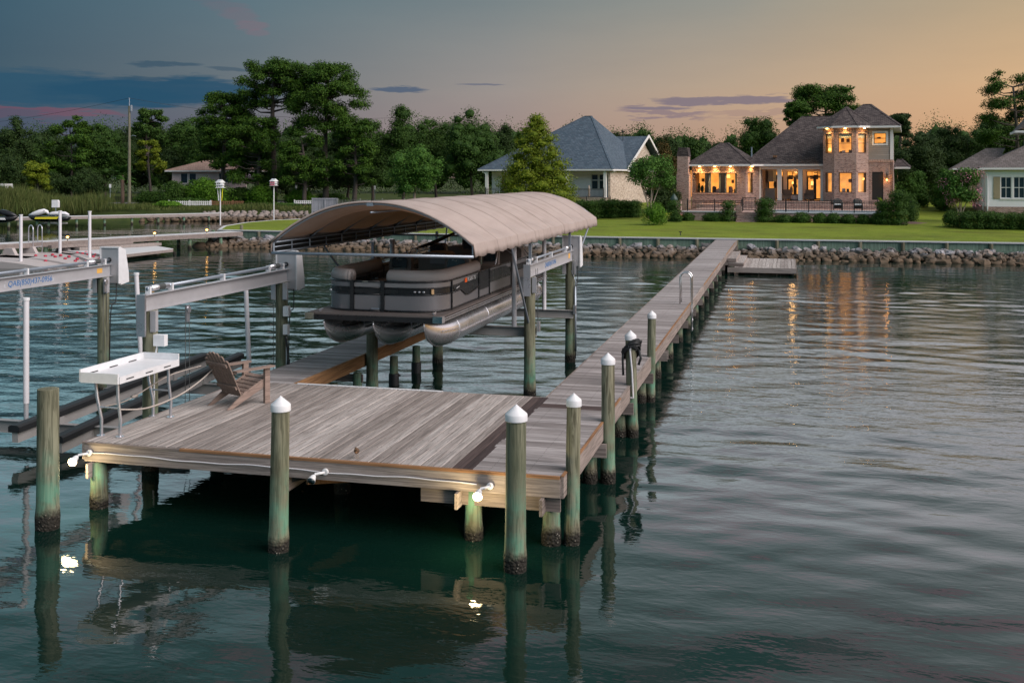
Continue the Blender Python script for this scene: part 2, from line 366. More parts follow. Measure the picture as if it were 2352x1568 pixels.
def canvas_mat():
    m, n, b = M_('taupe_canvas'); o = n.n('ShaderNodeTexCoord').outputs['Object']
    f = n.noise(n.mapv(o, (3, .8, 3)), 1.2, 5, .6); st = n.noise(n.mapv(o, (1.2, 9, 1)), 1, 4, .6)
    c = n.mix(f, (.48, .40, .365), (.63, .545, .505)); c = n.mix(n.math('MULTIPLY', n.ramp(st, [(.50, 0), (.70, 1)]), .4), c, (.30, .24, .20))
    # seams sewn across each panel
    y = n.n('ShaderNodeSeparateXYZ', i_0=o).outputs[1]
    sm = n.math('ABSOLUTE', n.math('SUBTRACT', n.math('FRACT', n.math('MULTIPLY_ADD', y, 1 / 1.546, .46)), .5))
    c = n.mix(n.math('MULTIPLY', n.math('LESS_THAN', sm, .012), .55), c, (.16, .125, .105))
    inp(n, b, Base_Color=c, Roughness=.85, Normal=bump(n, n.math('ADD', f, n.noise(n.mapv(o, (8, 8, 2)), 3, 3)), .25, .01)); b.inputs['Specular IOR Level'].default_value = .25
    tl = n.n('ShaderNodeBsdfTranslucent', i_Color=(.62, .42, .24, 1)); mx = n.n('ShaderNodeMixShader', i_0=.30); n.L(b.outputs[0], mx.inputs[1]); n.L(tl.outputs[0], mx.inputs[2]); n.L(mx.outputs[0], m.node_tree.nodes['Material Output'].inputs[0])
    return m
m_canvas = canvas_mat()
def water_mat():
    m, n, b = M_('bay_water'); gp = n.n('ShaderNodeNewGeometry').outputs['Position']
    n1 = n.noise(n.mapv(gp, (.8, 1.9, 1), rot=(0, 0, .25)), 1.7, 3, .6, dist=.4); n2 = n.noise(n.mapv(gp, (1, 1.8, 1), rot=(0, 0, -.2)), 7.5, 2, .5)
    big = n.noise(gp, .09, 3, .55)
    # ripples are weaker in slicks
    yy = n.n('ShaderNodeSeparateXYZ', i_0=gp).outputs[1]   # sheltered, calmer water off the head of the dock
    amp = n.math('MULTIPLY', n.ramp(big, [(.38, .45), (.62, 1)]), n.ramp(n.math('DIVIDE', n.math('ADD', yy, 8.0), 30.0), [(0, .25), (.25, .3), (.45, .7), (.62, 1)])); amp = n.math('MULTIPLY', amp, n.ramp(n.math('DIVIDE', yy, 100.0), [(.30, 1), (.46, .45), (.6, .3)]))
    h = n.math('MULTIPLY', n.math('MULTIPLY_ADD', n2, .2, n1), amp)
    c = n.mix(n.noise(gp, .25, 4), (.0015, .0125, .011), (.0035, .017, .011))
    inp(n, b, Base_Color=c, Roughness=.03, IOR=1.39, Normal=bump(n, h, .6, .03))
    return m
m_water = water_mat()
def grass_mat(name, c0, c1, c2):
    m, n, b = M_(name); gp = n.n('ShaderNodeNewGeometry').outputs['Position']
    f = n.noise(gp, 1.1, 5, .65); big = n.noise(gp, .12, 3); fine = n.noise(n.mapv(gp, (1, 1, 1)), 9, 4, .7)
    st = n.math('SINE', n.math('MULTIPLY', n.vm('DOT_PRODUCT', gp, (.25, 1, 0)), 2.6))
    c = n.mix(n.ramp(big, [(.35, 0), (.65, 1)]), c0, c1); c = n.mix(n.math('MULTIPLY', n.ramp(f, [(.4, 0), (.7, 1)]), .6), c, c2); c = n.mix(n.math('MULTIPLY', n.ramp(n.noise(n.mapv(gp, (.6, 1, 1), (9, 3, 0)), .45, 4, .6), [(.46, 0), (.64, 1)]), .6), c, (c0[0] * .9, c0[1] * .62, c0[2] * 1.3))
    c = n.mix(n.math('MULTIPLY_ADD', st, .13, .13), c, c2); c = n.mix(n.math('MULTIPLY', n.ramp(fine, [(.35, 1), (.55, 0)]), .45), c, tuple(x * .35 for x in c0))
    inp(n, b, Base_Color=c, Roughness=.9, Normal=bump(n, fine, .8, .04)); b.inputs['Specular IOR Level'].default_value = .15
    return m
m_lawn = grass_mat('lawn_grass', (.10, .155, .012), (.165, .225, .018), (.225, .27, .035))
m_bank = grass_mat('rough_grass', (.03, .055, .012), (.045, .075, .016), (.08, .095, .03))
def rock_mat():
    m, n, b = M_('riprap_rock'); gp = n.n('ShaderNodeNewGeometry').outputs['Position']; o = n.n('ShaderNodeTexCoord').outputs['Object']; r = n.n('ShaderNodeObjectInfo').outputs['Random']
    z = n.n('ShaderNodeSeparateXYZ', i_0=gp).outputs[2]
    f = n.noise(o, 3, 5, .65); c = n.ramp(r, [(0, (.12, .115, .11)), (.35, (.20, .205, .22)), (.7, (.30, .31, .345)), (.85, (.27, .22, .19)), (1, (.46, .47, .52))])
    c = n.mix(n.math('MULTIPLY', n.ramp(f, [(.4, 1), (.6, 0)]), .5), c, (.13, .115, .11))
    stain = n.ramp(n.math('ADD', z, n.math('MULTIPLY_ADD', n.noise(gp, 1.5, 3), .5, -.25)), [(.20, 1), (.42, .75), (.56, 0)])
    c = n.mix(stain, c, n.mix(f, (.035, .028, .018), (.16, .105, .06)))
    inp(n, b, Base_Color=c, Roughness=.8, Normal=bump(n, f, .7, .03)); return m
m_rock = rock_mat()
def wcoord(n, slope=False):
    ge = n.n('ShaderNodeNewGeometry'); tn = ge.outputs['True Normal']; p = ge.outputs['Position']
    t_ = n.vm('NORMALIZE', n.vm('CROSS_PRODUCT', (0, 0, 1), None)) if False else None
    x = n.nt.nodes.new('ShaderNodeVectorMath'); x.operation = 'CROSS_PRODUCT'; x.inputs[0].default_value = (0, 0, 1); n.L(tn, x.inputs[1])
    tt = n.vm('NORMALIZE', x.outputs[0]); uu = n.vm('DOT_PRODUCT', p, tt); zz = n.n('ShaderNodeSeparateXYZ', i_0=p).outputs[2]
    side = n.n('ShaderNodeCombineXYZ', i_0=uu, i_1=n.math('MULTIPLY', zz, 1.9 if slope else 1.0), i_2=0.0).outputs[0]
    fl = n.math('GREATER_THAN', n.n('ShaderNodeSeparateXYZ', i_0=tn).outputs[2], .97); mx = n.nt.nodes.new('ShaderNodeMix'); mx.data_type = 'VECTOR'; n.L(fl, mx.inputs[0]); n.L(side, mx.inputs[4]); n.L(p, mx.inputs[5])
    return mx.outputs[1], p
def brick_mat(name, c1, c2, mortar, bw=.21, rh=.075, ms=.012, dark=(.06, .035, .03), slope=False, bs=.5):
    m, n, b = M_(name); v, p = wcoord(n, slope)
    x = n.n('ShaderNodeTexBrick', i_Vector=v, i_Scale=1.0, i_Mortar_Size=ms, i_Brick_Width=bw, i_Row_Height=rh, i_Bias=0.0, i_Mortar_Smooth=.2)
    x.inputs['Color1'].default_value = c1 + (1,); x.inputs['Color2'].default_value = c2 + (1,); x.inputs['Mortar'].default_value = mortar + (1,)
    f = n.noise(n.mapv(v, (1 / bw, 1 / rh, 1)), .7, 2, .7); big = n.noise(p, .7, 4)
    c = n.mix(n.math('MULTIPLY', n.ramp(f, [(.52, 0), (.62, 1)]), .55), x.outputs['Color'], dark)
    c = n.mix(n.math('MULTIPLY', n.ramp(f, [(.30, 1), (.40, 0)]), .5), c, tuple(min(1, q * 1.5) for q in c2))
    c = n.mix(n.math('MULTIPLY', n.ramp(big, [(.45, 0), (.7, 1)]), .2), c, mortar)
    inp(n, b, Base_Color=c, Roughness=.88, Normal=bump(n, n.math('SUBTRACT', 1.0, x.outputs['Fac']), bs, .015)); b.inputs['Specular IOR Level'].default_value = .25
    return m
m_brick = brick_mat('antique_brick', (.25, .12, .095), (.38, .235, .19), (.49, .42, .385))
m_brickt = brick_mat('soldier_brick', (.34, .15, .10), (.48, .28, .20), (.52, .44, .40), .075, .21)
m_brickl = brick_mat('buff_brick', (.40, .31, .24), (.60, .50, .41), (.52, .46, .40), .42, .15, .02, dark=(.22, .15, .12))
m_shing = brick_mat('brown_shingles', (.055, .044, .044), (.13, .108, .102), (.018, .015, .016), .32, .17, .02, (.026, .021, .024), True, 1.0)
m_shingb = brick_mat('blue_grey_shingles', (.055, .085, .115), (.095, .13, .165), (.03, .045, .06), .32, .26, .014, (.06, .075, .10), True, .6)
m_shingg = brick_mat('grey_shingles', (.12, .105, .10), (.17, .15, .145), (.06, .053, .05), .32, .26, .014, (.09, .08, .075), True, .6)
m_siding = brick_mat('grey_lap_siding', (.30, .27, .25), (.33, .30, .275), (.14, .125, .115), 6.0, .17, .012, (.29, .26, .24))
m_trim = simple('white_trim', (.72, .71, .70), .55, var=.04, sc=1)
m_stucco = simple('white_stucco', (.80, .79, .81), .85, var=.06, sc=2, bs=.3)
m_pstucco = simple('pink_stucco', (.60, .47, .46), .85, var=.06, sc=2)
m_frame = simple('dark_bronze_frame', (.02, .017, .015), .45)
m_iron = simple('black_iron', (.012, .012, .013), .5)
m_shutter = simple('tan_shutter', (.33, .27, .17), .7)
def emis(name, col, st, var=0, sc=2):
    m, n, b = M_(name); o = n.n('ShaderNodeNewGeometry').outputs['Position']
    c = n.mix(n.noise(o, sc, 3), tuple(x * (1 - var) for x in col), tuple(x * (1 + var) for x in col)) if var else col + (1,)
    inp(n, b, Base_Color=(.5, .4, .3, 1), Emission_Color=c, Emission_Strength=st); return m
m_lit = emis('lit_room', (1.0, .36, .06), 1.05, .8, 1.5)
m_shade = emis('lamp_shade_lit', (1.0, .50, .12), 3.2)
m_bulb = emis('lamp_bulb', (1.0, .48, .10), 9)
m_soff = emis('soffit_bulb', (1.0, .50, .12), 45)
m_flood = emis('flood_lens', (1.0, .76, .40), 30)
m_poolled = emis('pool_light', (.25, .1, 1.0), 5)
def glass_mat(name, tint, mixf, rough=.03):
    m = bpy.data.materials.new(name); m.use_nodes = True; n = NB(m.node_tree); m.node_tree.nodes.clear()
    tr = n.n('ShaderNodeBsdfTransparent', i_Color=tint + (1,)); gl = n.n('ShaderNodeBsdfGlossy', i_Roughness=rough)
    fr = n.math('MULTIPLY_ADD', n.math('POWER', n.n('ShaderNodeLayerWeight', i_Blend=.5).outputs['Facing'], 4.0), .7, .03)
    mx = n.n('ShaderNodeMixShader'); n.L(n.math('MAXIMUM', fr, mixf), mx.inputs[0]); n.L(tr.outputs[0], mx.inputs[1]); n.L(gl.outputs[0], mx.inputs[2])
    n.L(mx.outputs[0], n.n('ShaderNodeOutputMaterial').inputs[0]); return m
m_glass = glass_mat('window_glass', (.95, .97, .97), .04)
m_gdark = simple('dark_window', (.02, .04, .05), .08, var=.3, bs=.02)
m_curtain = simple('sheer_curtain', (.55, .52, .42), .8)
def leaf_mat(name, c0, c1, c2, cl=.9, fine=3.5):
    m, n, b = M_(name); p = n.n('ShaderNodeNewGeometry').outputs['Position']; a = n.n('ShaderNodeAttribute'); a.attribute_name = 'tone'
    f = n.noise(p, cl, 3, .6); q = n.noise(p, fine, 3, .6)
    c = n.mix(n.ramp(f, [(.35, 0), (.65, 1)]), c0, c1); c = n.mix(n.math('MULTIPLY', n.ramp(q, [(.45, 0), (.7, 1)]), .6), c, c2)
    c = n.mix(n.math('MULTIPLY', a.outputs['Fac'], .6), c, tuple(min(1, x * 1.3) for x in c2))
    inp(n, b, Base_Color=c, Roughness=.7); b.inputs['Specular IOR Level'].default_value = .2
    return m
m_pine = leaf_mat('pine_needles', (.0099, .0390, .0040), (.0254, .0754, .0060), (.0626, .1195, .0080))
m_oak = leaf_mat('oak_leaves', (.0122, .0394, .0060), (.0257, .0676, .0090), (.0563, .1078, .0150))
m_dkleaf = leaf_mat('dark_leaves', (.0087, .0244, .0060), (.0186, .0458, .0090), (.0378, .0661, .0125))
m_ltleaf = leaf_mat('yellow_green_leaves', (.0539, .0972, .0059), (.0991, .1480, .0076), (.1738, .1988, .0109), .7, 2.5)
m_myrtle = leaf_mat('myrtle_leaves', (.0203, .0714, .0120), (.0457, .1251, .0180), (.0907, .1788, .0240))
m_hedge = leaf_mat('hedge_leaves', (.0120, .0408, .0060), (.0285, .0734, .0090), (.0555, .1074, .0120), 1.5, 8)
m_hedgel = leaf_mat('bright_hedge_leaves', (.0307, .0891, .0072), (.0660, .1666, .0108), (.1117, .2264, .0150), 1.5, 8)
m_reed = leaf_mat('reed_blades', (.022, .050, .008), (.045, .082, .013), (.105, .110, .035), .5, 4)
m_red = leaf_mat('bronze_leaves', (.041, .049, .014), (.081, .061, .018), (.149, .088, .025))
m_pink = simple('pink_blossom', (.50, .20, .26), .7)
m_bark = simple('bark', (.085, .068, .058), .9, var=.45, sc=5, bs=1)
m_barkl = simple('pale_bark', (.33, .26, .21), .8, var=.25, sc=5, bs=.5)
# ------------------------------------------------------------------ water: a real rippled surface
def make_water():
    # rows get closer together near the camera; columns fan out with distance
    d = np.concatenate([np.linspace(1.0, 6.0, 24, endpoint=False), 6.0 * np.exp(np.linspace(0, math.log(150 / 6.0), 760)), np.array([200, 400, 1200.])])
    k = np.linspace(-.85, .85, 620); k = np.concatenate([[-6, -2.2, -1.2], k, [1.2, 2.2, 6]])
    Dm, K = np.meshgrid(d, k, indexing='ij')
    X = CX + K * Dm * math.cos(TH) - Dm * math.sin(TH); Y = CY + K * Dm * math.sin(TH) + Dm * math.cos(TH)
    Z = np.zeros_like(X); r = np.random.default_rng(5)
    step = np.gradient(d)[:, None] * np.ones_like(K)
    for i in range(90):
        lam = .45 * (4.5 / .45) ** r.random(); kk = 2 * math.pi / lam
        th = math.radians(-98) + TH + r.normal(0, .42)
        sl = .0105 * (lam / 1.2) ** .05 * (1.0 if lam < 3 else .5)
        a = sl / kk * (1.0 if lam < 1.9 else .55)
        fade = np.clip((lam / step - 2.2) / 2.5, 0, 1)
        ph = kk * (X * math.cos(th) + Y * math.sin(th)) + r.random() * 6.283
        Z += a * fade * np.sin(ph + .5 * np.sin(.13 * X + .21 * Y + i))
    # slicks: patches with calmer water, and calm water inside the dock
    patch = .62 + .38 * np.sin(.11 * X + .25 * Y + 1.3 * np.sin(.07 * Y)) * np.sin(.19 * Y - .05 * X + .7)
    near = np.clip((Dm - 15) / 20, 0, 1) * .62 + .42; near = near * (1 - .5 * np.clip((Y - 28) / 20, 0, 1))
    Z *= np.clip(patch, .2, 1) * near
    n, m = X.shape; verts = np.stack([X, Y, Z], -1).reshape(-1, 3)
    i = np.arange(n - 1)[:, None] * m + np.arange(m - 1)[None]; i = i.ravel()
    f = np.stack([i, i + 1, i + m + 1, i + m], -1)
    me = np_mesh('bay_water', verts, f, m_water, True)
    tag(link('water', me), kind='structure')
make_water()
sb = MB(); sb.quad((-900, -200, -2.4), (900, -200, -2.4), (900, 900, -2.4), (-900, 900, -2.4))
tag(sb.build('sea_bed', simple('silt', (.03, .035, .02), .9)), kind='structure')

# ------------------------------------------------------------------ land
ZL = 1.02
def inside(pt, poly):
    x, y = pt; c = False; n = len(poly)
    for i in range(n):
        x1, y1 = poly[i]; x2, y2 = poly[i - 1]
        if (y1 > y) != (y2 > y) and x < (x2 - x1) * (y - y1) / (y2 - y1) + x1: c = not c
    return c
def land(name, poly, hf, mat, step, far=None, y_max=130):
    pts = [Vector(p) for p in poly]; nb = len(pts); edges = [(i, (i + 1) % nb) for i in range(nb)]
    xs = [p[0] for p in poly]; ys = [p[1] for p in poly]
    y = min(ys) + step * .7
    while y < max(ys):
        st = step * (1 if y < y_max else 4); x = min(xs) + st * .5
        while x < max(xs):
            if inside((x, y), poly): pts.append(Vector((x + random.uniform(-.2, .2) * st, y + random.uniform(-.2, .2) * st)))
            x += st
        y += st
    vo, eo, fo, *_ = delaunay_2d_cdt(pts, edges, [], 1, .001)
    b = MB(); b.v = [(p[0], p[1], hf(p[0], p[1])) for p in vo]
    b.f = [tuple(f) for f in fo]
    # skirt down below the water
    n0 = len(b.v); nbv = [(p[0], p[1]) for p in poly]
    for (x, y) in nbv: b.v += [(x, y, hf(x, y)), (x, y, -2.3)]
    for i in range(nb):
        j = (i + 1) % nb; b.f.append((n0 + 2 * i, n0 + 2 * i + 1, n0 + 2 * j + 1, n0 + 2 * j))
    me = b.mesh(name, mat, True); o = link(name, me); tag(o, kind='structure'); return o
S1, S2, S3 = (-35.7, 52.9), (-10.4, 51.2), (70.0, 51.2)
SPIT = [S1, G(472, 526, ZL), G(520, 519, ZL), G(570, 511, ZL), G(630, 506, ZL), G(690, 503, ZL), G(800, 500, ZL), G(900, 498, ZL)]
SPIT[1] = (S1[0] - .3, S1[1] + .9)
def hl(x, y):
    t_ = max(0, min(1, (y - 68) / 25)); t_ = t_ * t_ * (3 - 2 * t_); q_ = max(0, min(1, (y - 52) / 14))
    h = ZL + (.45 * q_ + .5 * t_) * max(0, min(1, (x + 30) / 25))
    e = min(1, max(0, (y - 51.5) / 3)); return h + .03 * e * mnoise.noise((x * .3, y * .3, 0))
lawn_poly = SPIT + [(-80, 330), (330, 330), (330, 51.2), S3, S2]
lawn = land('lawn', lawn_poly, hl, m_lawn, 1.6)
def hb(x, y):
    dx, dy = x - CX, y - CY; Yc = -dx * math.sin(TH) + dy * math.cos(TH)
    t_ = max(0, min(1, (Yc - 112) / 5)); return -.25 + 1.55 * t_ + .05 * mnoise.noise((x * .2, y * .2, 3)) + max(0, min(1.2, (Yc - 150) / 60))
bank_poly = [G(-420, 512, 0), G(-100, 511, 0), G(200, 509.5, 0), G(480, 508, 0), G(600, 507.5, 0), G(710, 505.5, 0), G(870, 503, 0), (SPIT[-1][0] + .05, SPIT[-1][1]), (-80.0, 330.2), (-420, 330), (-420, 120)]
bank = land('far_bank', bank_poly, hb, m_bank, 2.2)
far = MB(); far.quad((-900, 325, 1.9), (900, 325, 1.9), (1400, 1500, 2.2), (-1500, 1500, 2.2)); tag(far.build('distant_ground', m_bank), kind='structure')
# road on the far bank
def strip(name, pts, wd, z, mat, kind='structure'):
    b = MB(); n = len(pts)
    for i, (x, y) in enumerate(pts):
        x0, y0 = pts[max(i - 1, 0)]; x1, y1 = pts[min(i + 1, n - 1)]; d_ = Vector((x1 - x0, y1 - y0)).normalized(); p = Vector((-d_.y, d_.x)) * wd / 2
        zz = z(x, y) if callable(z) else z
        b.v += [(x - p.x, y - p.y, zz), (x + p.x, y + p.y, zz)]
    b.f = [(2 * i, 2 * i + 1, 2 * i + 3, 2 * i + 2) for i in range(n - 1)]
    o = link(name, b.mesh(name, mat)); tag(o, kind=kind); return o
m_road = simple('asphalt', (.17, .16, .165), .9, var=.15, sc=1)
strip('road', [toW(x, y) for x, y in [(-110, 133), (-70, 134), (-50, 135), (-34, 136), (-26, 139), (-20, 147), (-10, 152), (8, 150)]], 6.5, lambda x, y: hb(x, y) + .06 if inside((x, y), bank_poly) else hl(x, y) + .06, m_road)

# ------------------------------------------------------------------ seawall
sw = thing('seawall', 'long weathered timber seawall with a pale cap board along the edge of the lawn', 'seawall', (S2[0], S2[1], 0))
m_swall = wood('green_seawall_boards', [(.08, .13, .10), (.12, .19, .145), (.17, .25, .195), (.24, .32, .26)], 2, gs=.5)
m_cap = simple('seawall_cap', (.52, .53, .54), .7, var=.15, sc=2)
def wallrun(p, q, nboard):
    P, Q = Vector(p), Vector(q); L = (Q - P).length; d_ = (Q - P) / L; ang = math.atan2(d_.y, d_.x); M = Matrix.Translation((P.x, P.y, 0)) @ Matrix.Rotation(ang, 4, 'Z')
    b = MB(); b.box(0, L, -.060, -.012, -1.5, .97, M); b.build('wall_board', m_swall, sw)
    b = MB(); b.box(0, L, -.105, -.0605, .42, .56, M); b.build('waler', m_swall, sw)
    x = 0; k = 0; me = None
    while x < L - .2:
        ln = min(3.6, L - x)
        b = MB(); b.box(x, x + ln - .006, -.17, .12, .972, 1.045, M); b.build('cap_board', m_cap, sw); x += 3.6
    x = 1.0
    while x < L:
        b = MB(); b.lathe([(.11, -1.4), (.105, .965)], tuple(M @ Vector((x, -.17, 0))), 8); b.build('wall_post', m_pilew, sw); x += 2.35
wallrun(S1, S2, 10); wallrun(S2, (46, 51.2), 16)
# the wall turns back along the cove
for i in range(1, 5):
    p, q = Vector(SPIT[i]), Vector(SPIT[i + 1]); L = (q - p).length; ang = math.atan2(q.y - p.y, q.x - p.x); M = Matrix.Translation((p.x, p.y, 0)) @ Matrix.Rotation(ang, 4, 'Z')
    b = MB(); b.box(0, L, -.02, .2, .962, 1.04, M); b.build('cap_board', m_cap, sw)

# ------------------------------------------------------------------ riprap
rock_meshes = []
for i in range(7):
    b = MB(); b.blob((0, 0, 0), .5, .42, .36, 9, 6, .22, seed=i * 1.7 + 2)
    rr = random.Random(i)
    b.v = [(x + .04 * rr.uniform(-1, 1), y + .04 * rr.uniform(-1, 1), z + .04 * rr.uniform(-1, 1)) for x, y, z in b.v]
    rock_meshes.append(b.mesh('rock', m_rock, True)); rock_meshes[-1].set_sharp_from_angle(angle=math.radians(32))
def rocks(run, width, ztop, zbot, step, sz, name='rock'):
    out = []
    for (p, q) in run:
        P, Q = Vector(p), Vector(q); L = (Q - P).length; d_ = (Q - P) / L; nrm = Vector((d_.y, -d_.x))
        rows = 6
        for r_ in range(rows):
            x = random.uniform(0, step)
            while x < L:
                t_ = r_ / (rows - 1); off = .45 + t_ * width + random.uniform(-.12, .12)
                s_ = sz * random.choice([.6, .75, .85, 1, 1, 1.15, 1.35]) * (1 + .1 * t_)
                pos = P + d_ * x + nrm * off; z = ztop + (zbot - ztop) * t_ + random.uniform(-.08, .10)
                out.append(((pos.x, pos.y, z), (random.uniform(-.5, .5), random.uniform(-.5, .5), random.uniform(0, 6.28)), (s_ * random.uniform(.8, 1.35), s_ * random.uniform(.8, 1.1), s_ * random.uniform(.7, 1.05))))
                x += step * s_ / sz * random.uniform(.8, 1.15)
    return out
def pxu(x, y):
    dx, dy = x - CX, y - CY; Yc = -dx * math.sin(TH) + dy * math.cos(TH); return 1176 + FPX * (dx * math.cos(TH) + dy * math.sin(TH)) / Yc, Yc
R_ = rocks([(S1, S2), (S2, (36, 51.2))], 2.3, .42, -.04, .47, .52)
R_ = [r for r in R_ if not (-1.4 < r[0][0] < .3 and r[0][2] > .35)]
vis = []; rest = []
for r in R_:
    u, Yc = pxu(r[0][0], r[0][1]); (vis if (1190 < u < 2390 or 480 < u < 625 or 700 < u < 1000) else rest).append(r)
vis.sort(key=lambda r: -(r[2][0] * r[2][2]) * (1.6 if r[0][2] > .1 else .7))
RL = 'rounded grey and brown riprap boulder heaped against the timber seawall'
def near_dock(x): return -1.6 < x < .4
def where(r):
    u, _ = pxu(r[0][0], r[0][1]); z = r[0][2]
    reg = 'at the grass point left of the canopy' if u < 700 else 'seen under the canopy behind the boat' if u < 1190 else 'between the rear end of the canopy and the walkway' if u < 1660 else 'behind the low boarding platform' if u < 1830 else 'right of the boarding platform, below the brick house' if u < 2120 else 'near the right edge, below the white house'
    return ('pale dry top-row boulder ' if z > .26 else 'brown-stained middle-row boulder ' if z > .08 else 'dark wet boulder at the waterline ') + reg
for i, r in enumerate(vis[:285]):
    lb = where(r); tag(link('boulder', rock_meshes[i % 7], None, *r), lb, 'boulder', 'boulders: ' + lb)
def joined(name, items, mat, label, cat, src=rock_meshes):
    vs = []; fs = []; n = 0
    for i, (loc, rot, sc) in enumerate(items):
        me = src[i % len(src)]; co = np.empty(len(me.vertices) * 3); me.vertices.foreach_get('co', co); co = co.reshape(-1, 3)
        from mathutils import Euler
        Rm = np.array(Euler(rot).to_matrix()); co = (co * np.array(sc)) @ Rm.T + np.array(loc)
        f = np.array([tuple(p.vertices) for p in me.polygons]); vs.append(co); fs.append(f + n); n += len(co)
    me = np_mesh(name, np.concatenate(vs), np.concatenate(fs), mat, True); o = link(name, me); tag(o, label, cat, kind='stuff'); return o
joined('riprap', vis[285:] + rest, m_rock, 'smaller stones filling the gaps of the riprap slope below the seawall', 'riprap')
B1, B2, B3, B4 = G(-60, 509, 0), G(480, 507, 0), G(710, 504.5, 0), G(860, 502, 0)
fr_ = rocks([(G(470, 507, 0), B3), (B3, B4)], 1.7, .80, .05, .60, .62)
joined('far_riprap', fr_, m_rock, 'pale rubble bank across the cove below the picket fence', 'riprap')
fr2 = rocks([(G(330, 508, 0), G(470, 507, 0))], 1.2, .5, .05, .8, .6)
joined('shore_rubble', fr2, m_rock, 'scattered dark stones on the reedy shore behind the far dock', 'riprap')
# scour rocks at the spit
sp_ = rocks([((-35.9, 52.9), (-33.2, 52.75))], 2.2, .5, .05, .8, .8)

# ------------------------------------------------------------------ the dock
ZD = .95
def plank_mesh(name, L, wd, t_, mat, axis):
    c_ = .006; prof = [(0, 0), (wd, 0), (wd, t_ - c_), (wd - c_, t_), (c_, t_), (0, t_ - c_)]
    b = MB()
    if axis == 'y': vs = [(x - wd / 2, 0, z) for x, z in prof] + [(x - wd / 2, L, z) for x, z in prof]
    else: vs = [(0, x - wd / 2, z) for x, z in prof] + [(L, x - wd / 2, z) for x, z in prof]
    n = 6; fs = [tuple(range(n)), tuple(range(n, 2 * n))[::-1]] + [(i, n + i, n + (i + 1) % n, (i + 1) % n) for i in range(n)]
    if axis == 'x': fs = [f[::-1] for f in fs]
    b.add(vs, fs); return b.mesh(name, mat)
PT = .036
rj = random.Random(3)
def jit(s=.0025): return rj.uniform(-s, s)
# platform at the head of the dock
plat = thing('dock_platform', 'wide grey plank platform at the near end of the dock', 'dock platform', (-4.2, 2.3, 0))
LO = Vector((4.2, -2.3, 0))
pm = plank_mesh('plank', 4.55, .1365, PT, m_deck, 'y'); n_p = 38; x0 = -6.98; pw = (6.98 - 1.46) / n_p
for i in range(n_p):
    link('plank', pm, plat, (x0 + pw * (i + .5) + 4.2, .02 - 2.3 + jit(.006), ZD - PT + jit(.002)), (0, jit(.006), jit(.0012)))
dm = plank_mesh('plank', 4.55, .140, PT, m_dark, 'y')
for i in range(2):
    o = link('plank', dm, plat, (-1.387 + .146 * i + 4.2, .02 - 2.3, ZD - PT + .001)); o['label'] = 'dark brown board between platform and walkway'
b = MB(); b.box(-6.98, -.005, -.022, .016, .672, ZD - PT - .003); b.build('front_beam', m_rim, plat)
b = MB(); b.box(-6.98, -5.45, -.028, .018, ZD - PT, ZD - .006); b.build('edge_strip', m_rim, plat)
b = MB(); b.box(-5.44, -.01, -.030, .017, ZD - PT - .002, ZD - .002); o = b.build('edge_strip', m_newx, plat); o['label'] = 'newer orange timber edge strip'
b = MB(); b.box(-1.9, -.02, .06, .10, .47, .668); b.build('lower_beam', m_rim, plat)
b = MB(); b.box(-7.02, -6.982, -.02, 12.7, .70, ZD - .004); b.build('side_beam', m_rimy, plat)
b = MB(); b.box(-6.0, -1.2, 4.575, 4.61, .70, ZD - .003); b.build('rear_beam', m_rim, plat)
b = MB(); b.box(-5.9, -3.1, 4.552, 4.612, ZD + .001, ZD + .012); b.build('edge_strip', m_white, plat)
for y in (.55, 1.05, 1.55, 2.05, 2.55, 3.05, 3.55, 4.05): 
    b = MB(); b.box(-6.975, -1.2, y, y + .04, .70, ZD - PT - .004); b.build('joist', m_rimy, plat)
for x in (-6.78, -3.75, -1.28, -.16):
    b = MB(); b.box(x - .09, x - .05, -.14, 4.5, .46, .665); b.build('girder', m_rimy, plat)
b = MB(); b.bar((-3.55, .1, .64), (-3.0, .9, .50), .05, .16); b.build('brace', m_newx, plat)
# walkway to the shore
walk = thing('walkway', 'long narrow grey plank walkway running from the platform to the lawn', 'walkway', (-.61, 25, 0))
wm_ = plank_mesh('plank', 1.20, .136, PT, m_deckx, 'x'); wd_ = plank_mesh('plank', 1.20, .136, PT, m_darkx, 'x')
pitch = .1462; nw = int(51.6 / pitch)
restw = MB()
for i in range(nw):
    y = .02 + pitch * (i + .5)
    if i < 299:
        dk = i in (26, 27); o = link('plank', wd_ if dk else wm_, walk, (-1.205 + .61 + jit(.004), y - 25, ZD - PT + jit(.0018)), (jit(.006), 0, jit(.002)))
        if dk: o['label'] = 'dark replacement board'
    else: restw.box(-1.205, -.005, y - .07, y + .07, ZD - PT, ZD + jit(.002))
o = restw.build('far_planks', m_deckx, walk); o['kind'] = 'stuff'
y = 0.0; kk = 0
while y < 51.3:
    e_ = min(y + 4.85, 51.3)
    b = MB(); b.box(-.003, .036, y + .004, e_, .665, ZD - .012); b.build('side_beam', m_rimy, walk)
    b = MB(); b.box(-.001, .040, y + .004, e_, ZD - .0105, ZD + .003); b.build('edge_strip', m_new if kk % 3 != 1 else m_rimy, walk)
    b = MB(); b.box(-1.243, -1.207, max(y, 4.62) + .004, e_, .67, ZD - .004); b.build('side_beam', m_rimy, walk) if e_ > 4.7 else None
    y = e_; kk += 1
for x in (-.80, -.42):
    b = MB(); b.box(x - .02, x + .02, .06, 51.3, .68, ZD - PT - .003); b.build('stringer', m_rimy, walk)
yy = [.2, 3.05, 6.05, 9.0] + [9.0 + 2.75 * i for i in range(1, 16)]
post = MB(); post.lathe([(.115, -1.6), (.115, -.05), (.128, .02), (.130, .12), (.115, .26), (.108, .655)], (0, 0, 0), 12, .05); postm = post.mesh('support_post', m_pile, True)
